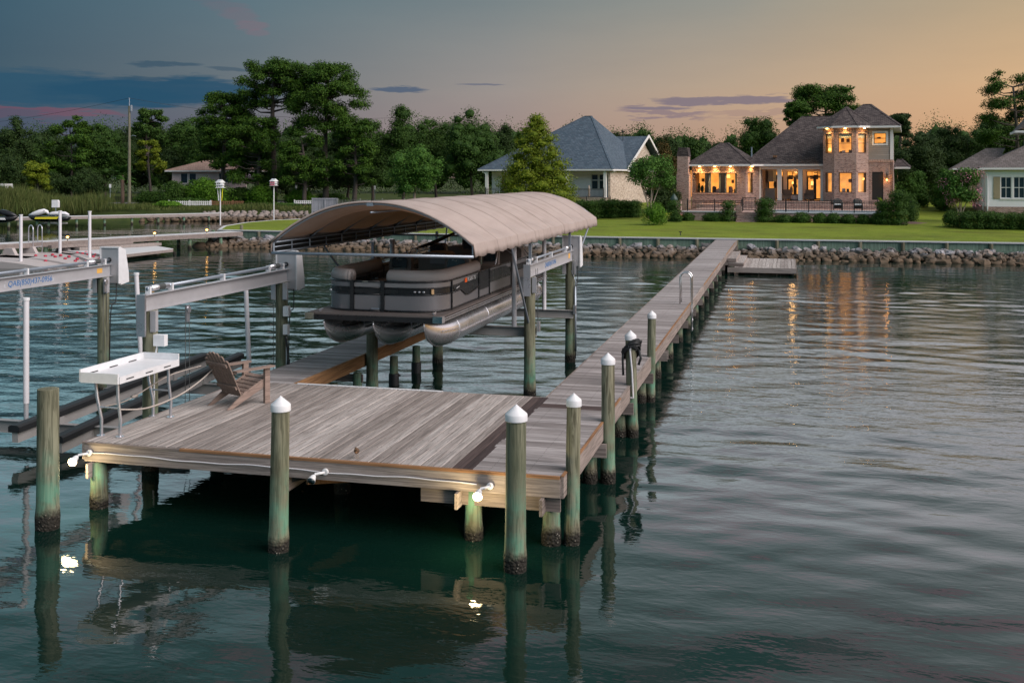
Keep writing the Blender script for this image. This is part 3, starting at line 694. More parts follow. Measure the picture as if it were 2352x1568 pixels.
for i, y in enumerate(yy):
    for x in (-.17, -1.05):
        if i == 0: continue
        link('support_post', postm, walk, (x + .61, y - 25, 0), (0, 0, rj.uniform(0, 6)), (rj.uniform(.88, 1.05),) * 2 + (1,))
    if i > 0: 
        b = MB(); b.box(-1.32, .10, y - .15, y - .11, .43, .64); b.build('cross_beam', m_rim, walk)
        if i < 5: b = MB(); b.box(-1.32, .10, y + .11, y + .15, .43, .64); b.build('cross_beam', m_rim, walk)
for (x, y) in [(-6.80, .06), (-1.2, .16), (-.17, .22), (-6.75, 3.2), (-5.9, 3.4), (-3.7, 1.6), (-3.65, 4.2), (-1.3, 4.3)]:
    link('support_post', postm, plat, (x + 4.2, y - 2.3, 0), (0, 0, rj.uniform(0, 6)), (1, 1, 1))
# finger pier beside the boat
fp = thing('finger_pier', 'narrow side pier with an orange timber side beam running under the raised boat', 'pier', (-6.5, 8.5, 0))
fm = plank_mesh('plank', .98, .136, PT, m_deckx, 'x')
for i in range(55):
    y = 4.66 + pitch * i
    link('plank', fm, fp, (-6.98 + 6.5 + jit(.004), y - 8.5, ZD - PT + jit(.002)), (jit(.006), 0, jit(.003)))
b = MB(); b.box(-6.0, -5.962, 4.62, 12.7, .68, ZD - .002); b.build('side_beam', m_new, fp)
slv = MB(); slv.lathe([(.125, -1.5), (.125, .12), (.118, .15)], (0, 0, 0), 12); slm = slv.mesh('black_sleeve', m_black, True)
for y in (6.1, 7.3, 9.4, 10.9, 12.5):
    o = link('support_post', postm, fp, (-5.87 + 6.5, y - 8.5, 0), (0, 0, y), (.85, .85, 1)); link('black_sleeve', slm, o, (0, 0, .12), (0, 0, 0), (1.12, 1.12, 1))
b = MB(); b.bar((-6.7, 6.1, .55), (-5.75, 6.1, .55), .05, .16); b.build('cross_beam', m_rim, fp)
b = MB(); b.bar((-6.7, 7.3, .55), (-5.75, 7.3, .55), .05, .16); b.build('cross_beam', m_rim, fp)

# ------------------------------------------------------------------ mooring pilings with white caps
def cap_part(par, r, z):
    b = MB(); b.lathe([(r * 1.05, z - .06), (r * 1.09, z - .055), (r * 1.09, z + .015), (r * 1.03, z + .03), (r * .12, z + .030 + r * .78), (.004, z + .035 + r * .82)], (0, 0, 0), 20); return b.build('cap', m_white, par, local=True, auto=30)
def piling(x, y, ztop, r, label, cap=True, lean=(0, 0), name='piling', group='pilings around the head of the dock', top=None):
    t_ = thing(name, label, 'piling', (x, y, 0), random.uniform(0, 6), group)
    lean = (random.uniform(-.018, .018), random.uniform(-.018, .018))
    b = MB(); b.lathe([(r * 1.08, -1.6), (r * 1.07, -.1), (r * 1.13, .06), (r * 1.15, .16), (r * 1.05, .30), (r * 1.02, .6), (r, ztop * .6), (r * .97, ztop - .004), (r * .9, ztop)], (0, 0, 0), 20, .035)
    b.v = [(p[0] + lean[0] * p[2], p[1] + lean[1] * p[2], p[2]) for p in b.v]
    b.build('post', m_pile, t_, local=True, auto=50)
    if cap: cap_part(t_, r, ztop).location = (lean[0] * ztop, lean[1] * ztop, 0)
    return t_
def zat(x, y, v):
    u, Yc = pxu(x, y); return HC - (v - VH) * Yc / FPX
def pil(u, vb, vt, r, label, cap=True):
    x, y = G(u, vb, 0); zt = zat(x, y, vt) - (.035 + r * .82 if cap else 0); return piling(x, y, zt, r, label, cap)
pil(109, 1212, 893, .142, 'thick piling without a cap, its flat top bare, left of the platform corner', False)
pil(640, 1264, 910, .118, 'white-capped green piling in front of the middle of the platform')
pil(1183, 1308, 928, .126, 'thickest white-capped piling, right beside the glowing floodlight at the platform front')
pil(1313, 1249, 903, .093, 'slender white-capped piling at the right front corner of the dock')
pil(1397, 1107, 810, .104, 'white-capped piling standing above the others along the right side of the walkway')
pp5 = pil(1453, 1002, 758, .098, 'white-capped piling with a black rope bundle hanging on it')
pil(1494, 922, 713, .088, 'farthest white-capped piling on the right side of the walkway')

# rope bundle and water pipe on the fifth piling
px5, py5 = pp5.location.x, pp5.location.y
rb = MB(); rr = random.Random(4)
for i in range(9):
    a0 = rr.uniform(0, 6.28); pts = []
    for k in range(15):
        a = 2 * math.pi * k / 14; R1 = .135 + .03 * rr.random()
        pts.append((px5 - .02 + math.cos(a) * R1 + .02 * math.cos(a0), py5 - .01 + math.sin(a) * R1, 1.66 + .13 * math.sin(a + 2.2 + i * .07) - i * .018 + .02 * rr.uniform(-1, 1)))
    rb.tube(pts, .02, 6)
rb.tube([(px5 - .15, py5 - .06, 1.6), (px5 - .17, py5 - .09, 1.45), (px5 - .165, py5 - .09, 1.28), (px5 - .16, py5 - .08, 1.13)], .022, 6)
rb.tube([(px5 + .13, py5 - .08, 1.6), (px5 + .16, py5 - .08, 1.45), (px5 + .12, py5 - .1, 1.33)], .024, 6)
tag(rb.build('rope_bundle', m_black, smooth=True), 'black rope and strap bundle draped over a white-capped piling', 'rope')
wp = MB(); wp.tube([(px5 - .03, py5 - .14, 1.62), (px5 + .01, py5 - .14, 1.2), (px5 + .03, py5 - .14, .74)], .016, 8); wp.tube([(px5 + .04, py5 - .14, .735), (.045, py5 - .14, .735)], .016, 8)
wp.cbox((px5 - .03, py5 - .14, 1.65), .05, .05, .07)
tag(wp.build('water_pipe', m_pvc, smooth=False), 'white water pipe with a tap strapped to the piling with the rope bundle', 'pipe')

# swim ladder on the walkway
lx, ly = 0.045, PB(1575, 693, 19.0)[0]
ly = 18.7
ld = thing('swim_ladder', 'tall stainless ladder with looped handrails fixed to the right edge of the walkway', 'ladder', (.0, ly, ZD))
for dy in (-.21, .21):
    b = MB(); pts = [(-.26, ly + dy, ZD + .01), (-.26, ly + dy, 1.72)] + [(-.26 + .165 * (1 - math.cos(a)), ly + dy, 1.72 + .165 * math.sin(a)) for a in np.linspace(.3, math.pi, 8)] + [(.075, ly + dy, 1.0), (.075, ly + dy, .05)]
    b.tube(pts, .021, 8); b.build('handrail', m_chrome, ld, smooth=True)
for z in (.15, .42, .69):
    b = MB(); b.box(.05, .10, ly - .20, ly + .20, z, z + .025); b.build('rung', m_alul, ld)

# low boarding platform near the shore
lp = thing('boarding_platform', 'low grey plank boarding platform beside the shore end of the walkway', 'boarding platform', (1.6, 41, 0))
fpl_ = plank_mesh('plank', 6.0, .17, .036, m_deck, 'y')
for i in range(16): link('plank', fpl_, lp, (.42 + .18 * i - 1.6 + .09, 38.75 - 41, .36 - .036), (0, 0, jit(.002)))
for (a_, b_) in ((38.70, 38.748), (44.76, 44.81)):
    b = MB(); b.box(.1, 3.32, a_, b_ - .002, .12, .362); b.build('rim_board', m_rim, lp)
b = MB(); b.box(3.305, 3.345, 38.702, 44.80, .12, .365); b.build('rim_board', m_rimy, lp)
for (x, y) in [(.3, 39.1), (3.1, 39.1), (.3, 44.4), (3.1, 44.4)]: link('support_post', postm, lp, (x - 1.6, y - 41, -.5))
for (x0_, x1_, z) in ((.06, .50, .76), (.12, .86, .56)):
    b = MB(); b.box(x0_, x1_, 39.1, 44.2, z - .04, z); b.build('step_tread', m_deck, lp)
    b = MB(); b.box(x0_, x1_ - .02, 39.1, 39.14, z - .17, z - .045); b.build('step_riser', m_rim, lp)
    b = MB(); b.box(x1_ - .03, x1_ - .005, 39.145, 44.2, z - .17, z - .045); b.build('step_riser', m_rimy, lp)
# ------------------------------------------------------------------ electrics on the front beam
def flood(x, y, z, on, label):
    t_ = thing('floodlight', label, 'floodlight', (x, y, z), 0, 'floodlights on the front beam of the dock')
    b = MB(); b.lathe([(.035, 0), (.045, .012), (.045, .04), (.035, .045)], (0, 0, 0), 14); b.v = [(p[0] + .1, -p[2] + .09, p[1]) for p in b.v]; b.build('base', m_white, t_, local=True)
    b = MB(); b.tube([(.1, .03, 0), (.06, -.02, .0), (.0, -.05, -.01)], .018, 8); b.build('arm', m_white, t_, local=True)
    prof = [(.02, .02), (.034, .04), (.05, .10), (.058, .125)]
    b = MB(); b.lathe(prof, (0, 0, 0), 16); Mr = Matrix.Translation((0, -.05, -.01)) @ Matrix.Rotation(math.radians(118), 4, 'X'); b.v = [tuple(Mr @ Vector(p)) for p in b.v]; b.build('housing', m_white, t_, local=True, auto=40)
    b = MB(); b.lathe([(.004, .190), (.028, .184), (.050, .165), (.060, .142), (.055, .126)] if on else [(.004, .131), (.055, .127)], (0, 0, 0), 16); b.v = [tuple(Mr @ Vector(p)) for p in b.v]; b.build('lens', m_flood if on else m_gdark, t_, local=True, smooth=True)
    if on:
        ld_ = bpy.data.lights.new('flood_lamp', 'POINT'); ld_.energy = 28; ld_.color = (1, .78, .42); ld_.shadow_soft_size = .06
        lo = bpy.data.objects.new('flood_lamp', ld_); COL.objects.link(lo); lo.parent = t_; lo.location = tuple(Mr @ Vector((0, 0, .30)))
    return t_
flood(-6.98, -.11, .80, True, 'lit floodlight on the left front corner of the platform')
flood(-1.02, -.11, .77, True, 'lit floodlight near the right end of the front beam, beside the thickest capped piling')
flood(-3.32, -.11, .79, False, 'unlit white floodlight at the middle of the front beam')
cd = MB(); pts = []
for i in range(60):
    x = -6.85 + 5.75 * i / 59; pts.append((x, -.045, .80 + .010 * math.sin(i * .28) + .005 * math.sin(i * .8) - .015 * (i / 59)))
cd.tube(pts, .009, 6); cd.build('conduit', m_pvc, plat, smooth=True)

# ------------------------------------------------------------------ fish-cleaning table
ft = thing('fish_cleaning_table', 'white fish-cleaning table on bent metal legs at the left edge of the platform', 'table', (-6.95, 1.0, ZD))
tz = 1.80; b = MB(); b.box(-7.22, -6.62, .26, 1.78, tz, tz + .03); b.build('table_top', m_white, ft)
b = MB(); b.box(-7.25, -7.225, .22, 1.80, tz - .05, tz + .13); b.build('rear_rim', m_white, ft)
b = MB(); b.box(-7.224, -6.60, .215, .245, tz - .06, tz + .09); b.build('end_rim', m_white, ft)
b = MB(); b.box(-7.224, -6.60, 1.785, 1.81, tz - .05, tz + .13); b.build('end_rim', m_white, ft)
b = MB(); b.box(-6.605, -6.585, .246, 1.784, tz - .06, tz + .045); b.build('front_rim', m_white, ft)
for k in range(3):
    b = MB(); b.box(-7.2245, -7.221, .42 + .48 * k, .62 + .48 * k, tz + .035, tz + .05); b.build('slot', m_black, ft)
    b = MB(); b.box(-6.584, -6.580, .40 + .48 * k, .58 + .48 * k, tz - .02, tz - .005); b.build('slot', m_black, ft)
for y in (.34, 1.64):
    for x, sx in ((-6.98, -1), (-6.66, 1)):
        b = MB(); b.tube([(x + (.02 if sx < 0 else .01), y, ZD), (x + .02, y, ZD + .25), (x - .02 - .03 * (sx < 0), y, ZD + .55), (x - .03 - .06 * (sx < 0), y, tz)], .024, 10); b.lathe([(.06, 0), (.06, .012)], (x + .01, y, ZD), 12); b.build('leg', m_alul, ft, smooth=False, auto=40)
    b = MB(); b.tube([(-6.99, y, ZD + .42), (-6.66, y, ZD + .42)], .016, 8); b.build('cross_bar', m_alul, ft)
hz_ = [(-6.66, .34, ZD + .40), (-6.52, .8, ZD + .33), (-6.46, 1.5, ZD + .36), (-6.44, 2.1, ZD + .47), (-6.46, 2.6, ZD + .60)]
def spline(P, n=8):
    P = [Vector(p) for p in P]; Q = [P[0]] + P + [P[-1]]; out = []
    for i in range(1, len(Q) - 2):
        for k in range(n):
            t_ = k / n; a, b_, c_, d_ = Q[i - 1], Q[i], Q[i + 1], Q[i + 2]
            out.append(.5 * ((2 * b_) + (c_ - a) * t_ + (2 * a - 5 * b_ + 4 * c_ - d_) * t_ ** 2 + (3 * b_ - a - 3 * c_ + d_) * t_ ** 3))
    return out + [P[-1]]
b = MB(); b.tube(spline(hz_), .012, 6); tag(b.build('hose', m_rope, smooth=True), 'pale hose looped behind the fish-cleaning table to the lift', 'hose')
b = MB(); b.tube(spline([(-6.95, .36, ZD + .42), (-6.98, .9, ZD + .38), (-6.96, 1.3, ZD + .44), (-6.9, 2.0, ZD + .58), (-6.75, 2.7, ZD + .62)]), .010, 6); b.cbox((-6.965, 1.15, ZD + .415), .05, .12, .04); tag(b.build('hose', m_rope, smooth=True), 'short hose with a white coupling under the fish-cleaning table', 'hose')

# ------------------------------------------------------------------ adirondack chair
def adirondack(name, label, loc, rz, mat, sc=1.0, group=None, fine=True):
    t_ = thing(name, label, 'chair', loc, rz, group); t_.scale = (sc,) * 3
    L_ = lambda b, nm: b.build(nm, mat, t_, local=True)
    for sx in (-1, 1):
        b = MB(); x = sx * .27; P = [(-.46, 0), (-.36, 0), (.34, .30), (.34, .40), (.24, .40), (-.12, .24)]
        Mx = Matrix(((0, 0, 1, x - .012), (1, 0, 0, 0), (0, 1, 0, 0), (0, 0, 0, 1))); b.prism(P, 0, .024, Mx); L_(b, 'side_rail')
        b = MB(); b.box(sx * .315 - .012 - .03 * (sx > 0) + .0, sx * .315 + .012 + .03 * (sx < 0), .26, .36, 0, .60); L_(b, 'front_leg')
        b = MB(); Pm = [(-.07, -.34), (.06, -.34), (.075, .2), (.06, .42), (-.06, .42)]; Mz = Matrix.Translation((sx * .33, 0, .602)); b.prism(Pm if sx > 0 else [(-p[0], p[1]) for p in Pm][::-1], 0, .024, Mz); L_(b, 'armrest')
    for i in range(6):
        y = .32 - .088 * i; z = .405 - .040 * i + .01 * (i == 0); M = Matrix.Translation((0, y, z)) @ Matrix.Rotation(math.radians(23), 4, 'X'); b = MB(); b.box(-.285, .285, -.04, .04, -.011, .011, M); L_(b, 'seat_slat')
    for i in range(7):
        k = i - 3; wd = .078; top = .86 - .012 * k * k * 1.3; M = Matrix.Translation((k * .074, -.16, .18)) @ Matrix.Rotation(math.radians(27), 4, 'X') @ Matrix.Rotation(math.radians(k * 1.7), 4, 'Y')
        b = MB(); n = 5; base = [(-wd * .46, 0), (wd * .46, 0)]; arc = [(wd * .5 * math.cos(a), top - .035 + .02 * math.sin(a)) for a in np.linspace(0, math.pi, n)]
        P = base + arc; Mx = M @ Matrix(((1, 0, 0, 0), (0, 0, 1, -.01), (0, 1, 0, 0), (0, 0, 0, 1))); b.prism(P, 0, .02, Mx); L_(b, 'back_slat')
    for zz, ww in ((.18, .52), (.62, .56)):
        M = Matrix.Translation((0, -.16, .18)) @ Matrix.Rotation(math.radians(27), 4, 'X'); b = MB(); b.box(-ww / 2, ww / 2, -.045, -.012, zz - .03, zz + .03, M); L_(b, 'back_brace')
    b = MB(); b.box(-.335, .335, -.345, -.31, .57, .60); L_(b, 'arm_brace')
    return t_
adirondack('adirondack_chair', 'tan wooden adirondack chair on the platform facing the raised boat', (-6.08, 2.82, ZD + .001), -math.atan2(.43, .9), m_taupe_w, 1.0)

# ------------------------------------------------------------------ small shorebird on the platform edge
bd = thing('sandpiper', 'small brown bird standing at the front edge of the platform', 'bird', (-2.84, .14, ZD))
b = MB(); b.tube([(-.005, .055, .075), (-.003, .035, .083), (0, .0, .098), (0, -.025, .112), (.002, -.035, .128), (.004, -.042, .142), (.006, -.054, .146), (.009, -.07, .142), (.016, -.11, .138)], [.004, .018, .036, .036, .024, .018, .019, .008, .0015], 12)
m_bird = simple('brown_feathers', (.10, .06, .035), .85, var=.6, sc=40); b.build('body', m_bird, bd, smooth=True, local=True)
b = MB(); b.blob((0, -.035, .098), .026, .018, .03, 10, 7, 0); b.build('breast', simple('buff_feathers', (.38, .20, .10), .85, var=.5, sc=60), bd, smooth=True, local=True)
for sx in (-1, 1):
    b = MB(); b.tube([(sx * .012, 0, .075), (sx * .013, .006, .035), (sx * .013, 0, 0)], .0028, 5); b.tube([(sx * .013, .006, .002), (sx * .016, -.022, .002)], .0025, 5); b.build('leg', simple('bird_leg', (.25, .17, .08)), bd, local=True)

# ------------------------------------------------------------------ text
def text(s, parent, M, size, mat, name='lettering', ext=.001, shear=0, bold=.0, sx=1.0):
    cu = bpy.data.curves.new(name, 'FONT'); cu.body = s; cu.size = size; cu.extrude = ext; cu.shear = shear; cu.offset = bold; cu.resolution_u = 3
    to = bpy.data.objects.new(name, cu); me = bpy.data.meshes.new_from_object(to); bpy.data.objects.remove(to)
    me.materials.clear(); me.materials.append(mat)
    me.transform(M @ Matrix.Diagonal((sx, 1, 1, 1)))
    if parent is not None: me.transform(basis(parent).inverted())
    return link(name, me, parent)
m_blue = simple('blue_print', (.0, .13, .38), .5, var=.05)
m_lprint = simple('pale_print', (.55, .57, .62), .5, var=.05)
# text on a plane facing +x reads from -y... : x_axis of text along +y seen from the +x side
def MX(x, y, z): return Matrix(((0, 0, 1, x), (1, 0, 0, y), (0, 1, 0, z), (0, 0, 0, 1)))

# ------------------------------------------------------------------ boat lifts
def ibeam(b, x, y0, y1, zt, h=.26, wd=.13, t_=.012):
    b.box(x - wd / 2, x + wd / 2, y0, y1, zt - t_, zt); b.box(x - wd / 2, x + wd / 2, y0, y1, zt - h, zt - h + t_); b.box(x - t_ / 2, x + t_ / 2, y0 + .001, y1 - .001, zt - h + t_, zt - t_)
def xbeam(b, y, x0, x1, zt, h=.22, wd=.12, t_=.012):
    b.box(x0, x1, y - wd / 2, y + wd / 2, zt - t_, zt); b.box(x0, x1, y - wd / 2, y + wd / 2, zt - h, zt - h + t_); b.box(x0 + .001, x1 - .001, y - t_ / 2, y + t_ / 2, zt - h + t_, zt - t_)
def lift_side(par, x, y0, y1, zt, motor=True, words=False, label=None, r0=.125, gear0=False):
    """one pair of pilings carrying a top beam with the drive pipe; the beam overhangs the pilings"""
    ps = []
    for i, y in enumerate((y0, y1)):
        b = MB(); b.lathe([(r0 * 1.08, -1.6), (r0 * 1.1, .05), (r0 * 1.08, .25), (r0, .5), (r0 * .97, zt - .262)], (x, y, 0), 16, .03); b.build('piling', m_pile, par, auto=50)
    b = MB(); ibeam(b, x, y0 - .22, y1 + .22, zt); b.build('top_beam', m_alu, par)
    for y in (y0, y1):
        for s_ in (-1, 1):
            b = MB(); b.box(x + s_ * (r0 + .004) - .006, x + s_ * (r0 + .004) + .006, y - .11, y + .02, zt - .60, zt - .262); b.box(x + s_ * (r0 + .004) - .05, x + s_ * (r0 + .004) + .05, y - .123, y - .111, zt - .60, zt - .262); b.build('bracket', m_alu, par)
    b = MB(); b.box(x - .075, x + .075, y0 - .262, y0 - .222, zt - .66, zt + .012); b.build('end_plate', m_alul, par)
    # drive pipe, winders, bearings
    px = x - .02
    b = MB(); b.tube([(px, y0 - .05, zt + .085), (px, y1 + .30, zt + .085)], .028, 12); b.build('drive_pipe', m_galv, par, smooth=True)
    for yc in (y0 + .28, y1 - .25):
        b = MB(); b.tube([(px, yc - .24, zt + .085), (px, yc + .24, zt + .085)], .052, 14); b.build('cable_winder', m_alul, par, smooth=True)
        b = MB(); b.tube([(px, yc - .05 + k * .022, zt + .085) for k in (0, 8)], .0545, 14); b.build('wound_cable', m_cable, par)
    for yb in (y0 - .02, (y0 + y1) / 2, y0 + .62, y1 - .55, y1 + .05):
        b = MB(); b.box(px - .045, px + .045, yb - .02, yb + .02, zt + .001, zt + .12); b.build('bearing_block', m_white, par)
    if motor:
        b = MB(); b.box(x - .23, x + .20, y1 + .24, y1 + .30, zt - .42, zt + .34); b.build('gear_plate', m_alu, par)
        b = MB(); b.lathe([(.05, 0), (.05, .02)], (0, 0, 0), 14); b.v = [(p[0] + px, y1 + .238 - p[2], p[1] + zt + .085) for p in b.v]; b.build('pipe_collar', m_black, par)
        b = MB(); P = [(0, -.46), (0, .36), (.17, .30), (.28, -.18), (.30, -.42)]; Mx = Matrix(((0, 0, 1, x - .25), (1, 0, 0, y1 + .302), (0, 1, 0, zt), (0, 0, 0, 1))); b.prism(P, 0, .47, Mx); b.build('motor_cover', m_white, par)
        b = MB(); b.box(x - .255, x - .231, y1 + .22, y1 + .302, zt - .43, zt + .37); b.box(x + .201, x + .225, y1 + .22, y1 + .302, zt - .43, zt + .37); b.box(x - .230, x + .20, y1 + .22, y1 + .302, zt + .341, zt + .37); b.build('cover_rim', m_white, par)
        b = MB(); b.tube(spline([(x + .14, y1 + .26, zt - .42), (x + .16, y1 + .2, zt - .8), (x + r0 + .02, y1 + .05, zt - 1.05), (x + r0 + .02, y1, .1)]), .011, 6); b.build('power_cord', m_black, par, smooth=True)
    return ps
def pulley(par, x, y, ztop, zbot, dy=.07):
    b = MB(); b.box(x - .02, x + .02, y - .045, y + .045, ztop - .30, ztop - .02); b.lathe([(.055, 0), (.055, .02)], (0, 0, 0), 12); b.v = b.v[:8] + [(p[2] + x + .022, p[0] + y, p[1] + ztop - .09) for p in b.v[8:]]; b.build('pulley_block', m_alul, par)
    for s_ in (-1, 1):
        b = MB(); b.tube([(x, y + s_ * dy * .8, ztop), (x, y + s_ * dy, zbot)], .006, 5); b.build('cable', m_cable, par)
# --- empty lift on the left
lf = thing('empty_boat_lift', 'empty boat lift with aluminium top beams and black-topped bunks left of the platform', 'boat lift', (-9.3, 4.2, 0))
ZB = 2.85
lift_side(lf, -7.22, 1.95, 6.55, ZB); lift_side(lf, -11.5, 1.95, 6.65, ZB, words=True)
LX = -11.5 + .0075
text('QAB(850)437-0956', lf, MX(LX, 3.76, ZB - .19), .155, m_blue, shear=.15, bold=0)
for (y, s_) in ((3.68, 1), (5.03, -1)):
    b = MB(); 
    b.box(LX, LX + .002, y - .012, y + .012, ZB - .20, ZB - .13); b.box(LX, LX + .002, y, y + .05 * s_ if s_ > 0 else y, ZB - .20, ZB - .187) if s_ > 0 else b.box(LX, LX + .002, y - .05, y, ZB - .20, ZB - .187)
    b.box(LX, LX + .002, min(y, y + .04 * s_), max(y, y + .04 * s_), ZB - .09, ZB - .08); b.build('printed_bracket', m_lprint, lf)
b = MB(); b.box(LX, LX + .002, 6.42, 6.60, ZB - .17, ZB - .07); b.build('warning_label', simple('orange_label', (.75, .42, .10), .6), lf)
zc = .42
b = MB(); xbeam(b, 6.6, -11.6, -7.1, zc); b.build('cradle_beam', m_grey, lf)
b = MB(); xbeam(b, 3.0, -11.6, -7.15, zc - .06); b.build('cradle_beam', m_grey, lf)
for (x, y) in ((-7.10, 2.85), (-7.35, 6.5), (-11.35, 6.5), (-11.35, 2.9)): pulley(lf, x, y, ZB - .27, zc + .02)
for (x, y0, z0, y1, z1) in ((-9.8, 1.9, .57, 7.9, .82), (-9.1, 2.1, .39, 8.2, .80)):
    tl = math.atan2(z1 - z0, y1 - y0); Lb = math.hypot(y1 - y0, z1 - z0); Mt = Matrix.Translation((x, y0, z0)) @ Matrix.Rotation(tl, 4, 'X')
    b = MB(); b.box(-.06, .06, .03, Lb - .05, -.30, -.122, Mt); b.build('bunk_beam', m_grey, lf)
    b = MB(); P = [(-.11, -.12), (.11, -.12), (.11, -.03), (.07, 0), (-.07, 0), (-.11, -.03)]; b.prism(P, 0, Lb, Mt @ Matrix(((1, 0, 0, 0), (0, 0, 1, 0), (0, 1, 0, 0), (0, 0, 0, 1)))); b.build('bunk_pad', m_black, lf)
    for y, zb in ((3.0, zc - .06), (6.6, zc)):
        zz = z0 + (y - y0) / (y1 - y0) * (z1 - z0) - .13; b = MB(); b.box(x - .10, x - .062, y - .06, y + .06, zb + .001, max(zb + .05, zz)); b.box(x + .062, x + .10, y - .06, y + .06, zb + .001, max(zb + .05, zz)); b.build('bunk_bracket', m_grey, lf)
def guide(x, y, z0, z1, label, r=.045, lean=(0, 0), foot=True, group='white guide posts of the empty lift'):
    t_ = thing('guide_post', label, 'guide post', (x, y, z0), 0, group)
    b = MB(); b.tube([(0, 0, .28 if foot else 0), (lean[0] * (z1 - z0), lean[1] * (z1 - z0), z1 - z0)], r, 12); b.build('sleeve', m_pvc, t_, local=True, auto=40)
    b = MB(); b.tube([(lean[0] * (z1 - z0), lean[1] * (z1 - z0), z1 - z0 + .001), (lean[0] * (z1 - z0), lean[1] * (z1 - z0), z1 - z0 + .05)], r * 1.2, 12); b.build('cap', m_white, t_, local=True)
    if foot: b = MB(); b.tube([(0, 0, 0), (0, 0, .279)], r * .8, 10); b.build('foot', m_alu, t_, local=True)
gx, gy = G(60, 962, zc); guide(gx, gy, zc, zat(gx, gy, 690), 'white guide post at the far left, nearest of the three on the empty lift', .052)
gx, gy = PB(325, 900, 6.35)[0], 6.35; guide(gx, gy, zc, zat(gx, gy, 632), 'slanting white guide post just left of the near beam end of the empty lift', .048, (-.055, 0))
gx, gy = PB(572, 850, 7.6)[0], 7.6; guide(gx, gy, zc, zat(gx, gy, 657), 'white guide post rising behind the adirondack chair', .05, (-.04, 0))
# control boxes on the pilings
cx_, cy_ = -7.22 + .14, 1.95
b = MB(); b.box(-7.04, -6.84, 1.76, 1.86, 2.04, 2.22); b.tube([(-7.0, 1.81, 2.04), (-7.05, 1.81, 1.8), (-7.07, 1.81, .3)], .014, 6); tag(b.build('control_box', m_white), 'white control box on the near piling of the empty lift', 'control box')
b = MB(); b.box(-7.10, -6.98, 6.36, 6.46, 1.92, 2.12); b.box(-7.10, -7.0, 6.36, 6.46, 1.55, 1.75); b.tube([(-7.04, 6.4, 1.5), (-7.04, 6.4, .4)], .012, 6); tag(b.build('control_box', m_white), 'pair of small white switch boxes on the far piling of the empty lift', 'control box')
b = MB(); b.tube(spline([(-7.05, 6.38, 1.5), (-6.98, 6.36, 1.1), (-7.04, 6.36, .8), (-6.96, 6.36, 1.05), (-7.03, 6.36, .7)]), .022, 6); tag(b.build('black_strap', m_black, smooth=True), 'coiled black strap hanging on the far piling of the empty lift', 'strap')

# --- lift carrying the pontoon boat, and its canvas canopy
lr = thing('loaded_boat_lift', 'boat lift holding the raised pontoon boat beside the walkway', 'boat lift', (-4.3, 11, 0))
ZR = 2.62; RX = -2.56
def zpt(u, v, x, y):
    return zat(x, y, v)
ZR = zat(RX, 8.9, 607)
lift_side(lr, RX, 8.9, 13.3, ZR)
lift_side(lr, -5.83, 8.0, 12.4, ZR, motor=False)
text('QAB(850)437-0956', lr, MX(RX + .0075, 10.35, ZR - .19), .15, m_blue, shear=.15, bold=0)
b = MB(); b.box(RX + .0075, RX + .0095, 13.05, 13.25, ZR - .19, ZR - .06); b.build('warning_label', bpy.data.materials['orange_label'], lr)
for (y, v) in ((9.05, 751), (13.1, 712)):
    zc2 = zat(RX, y, v); b = MB(); xbeam(b, y, -5.7, RX + .12, zc2, .2, .12); b.build('cradle_beam', m_grey, lr)
    b = MB(); b.cbox((RX + .16, y, zc2 + .02), .06, .12, .22); b.build('hanger', m_alul, lr)
    for s_ in (-1, 1):
        b = MB(); b.tube([(RX + .15, y + s_ * .02, zc2 + .1), (RX + .12, y + s_ * .09, ZR - .1)], .006, 5); b.build('cable', m_cable, lr)
    b = MB(); b.tube([(-5.62, y, zc2 + .05), (-5.7, y, ZR - .1)], .006, 5); b.build('cable', m_cable, lr)
BX, BY = -4.53, 4.85
ZT = 1.55   # keel height of the tubes
for x in (-.55, .55):
    zc2 = zat(RX, 9.05, 751); b = MB(); b.box(BX + x - .05, BX + x + .05, 8.2, 14, zc2 + .003, ZT + .10); b.build('bunk', m_grey, lr)
GP = 'white guide posts of the loaded lift'
gx = RX - .42; gz = zat(gx, 9.05, 751)
x_ = PB(1181, 700, 9.05)[0]; guide(x_, 9.05, gz, zat(x_, 9.05, 566), 'pale guide post in front of the boat, left of the near lift piling', .052, foot=False, group=GP)
x_ = PB(1250, 700, 13.1)[0]; guide(x_, 13.1, zat(x_, 13.1, 712), zat(x_, 13.1, 548), 'pale guide post beyond the boat stern between the two lift pilings', .052, foot=False, group=GP)
x_ = PB(901, 580, 9.6)[0]; guide(x_, 9.6, 1.5, zat(x_, 9.6, 555), 'pale guide post rising behind the bow seats under the canopy', .055, foot=False, group=GP)
b = MB(); b.tube([(RX + .15, 13.22, 1.95), (RX + .16, 13.22, .3)], .028, 8); b.tube(spline([(RX + .05, 13.2, ZR - .5), (RX + .17, 13.2, ZR - .8), (RX + .15, 13.2, 1.95)]), .012, 6); tag(b.build('conduit_pipe', m_galv, smooth=True), 'grey conduit running down the far piling of the loaded lift', 'conduit')

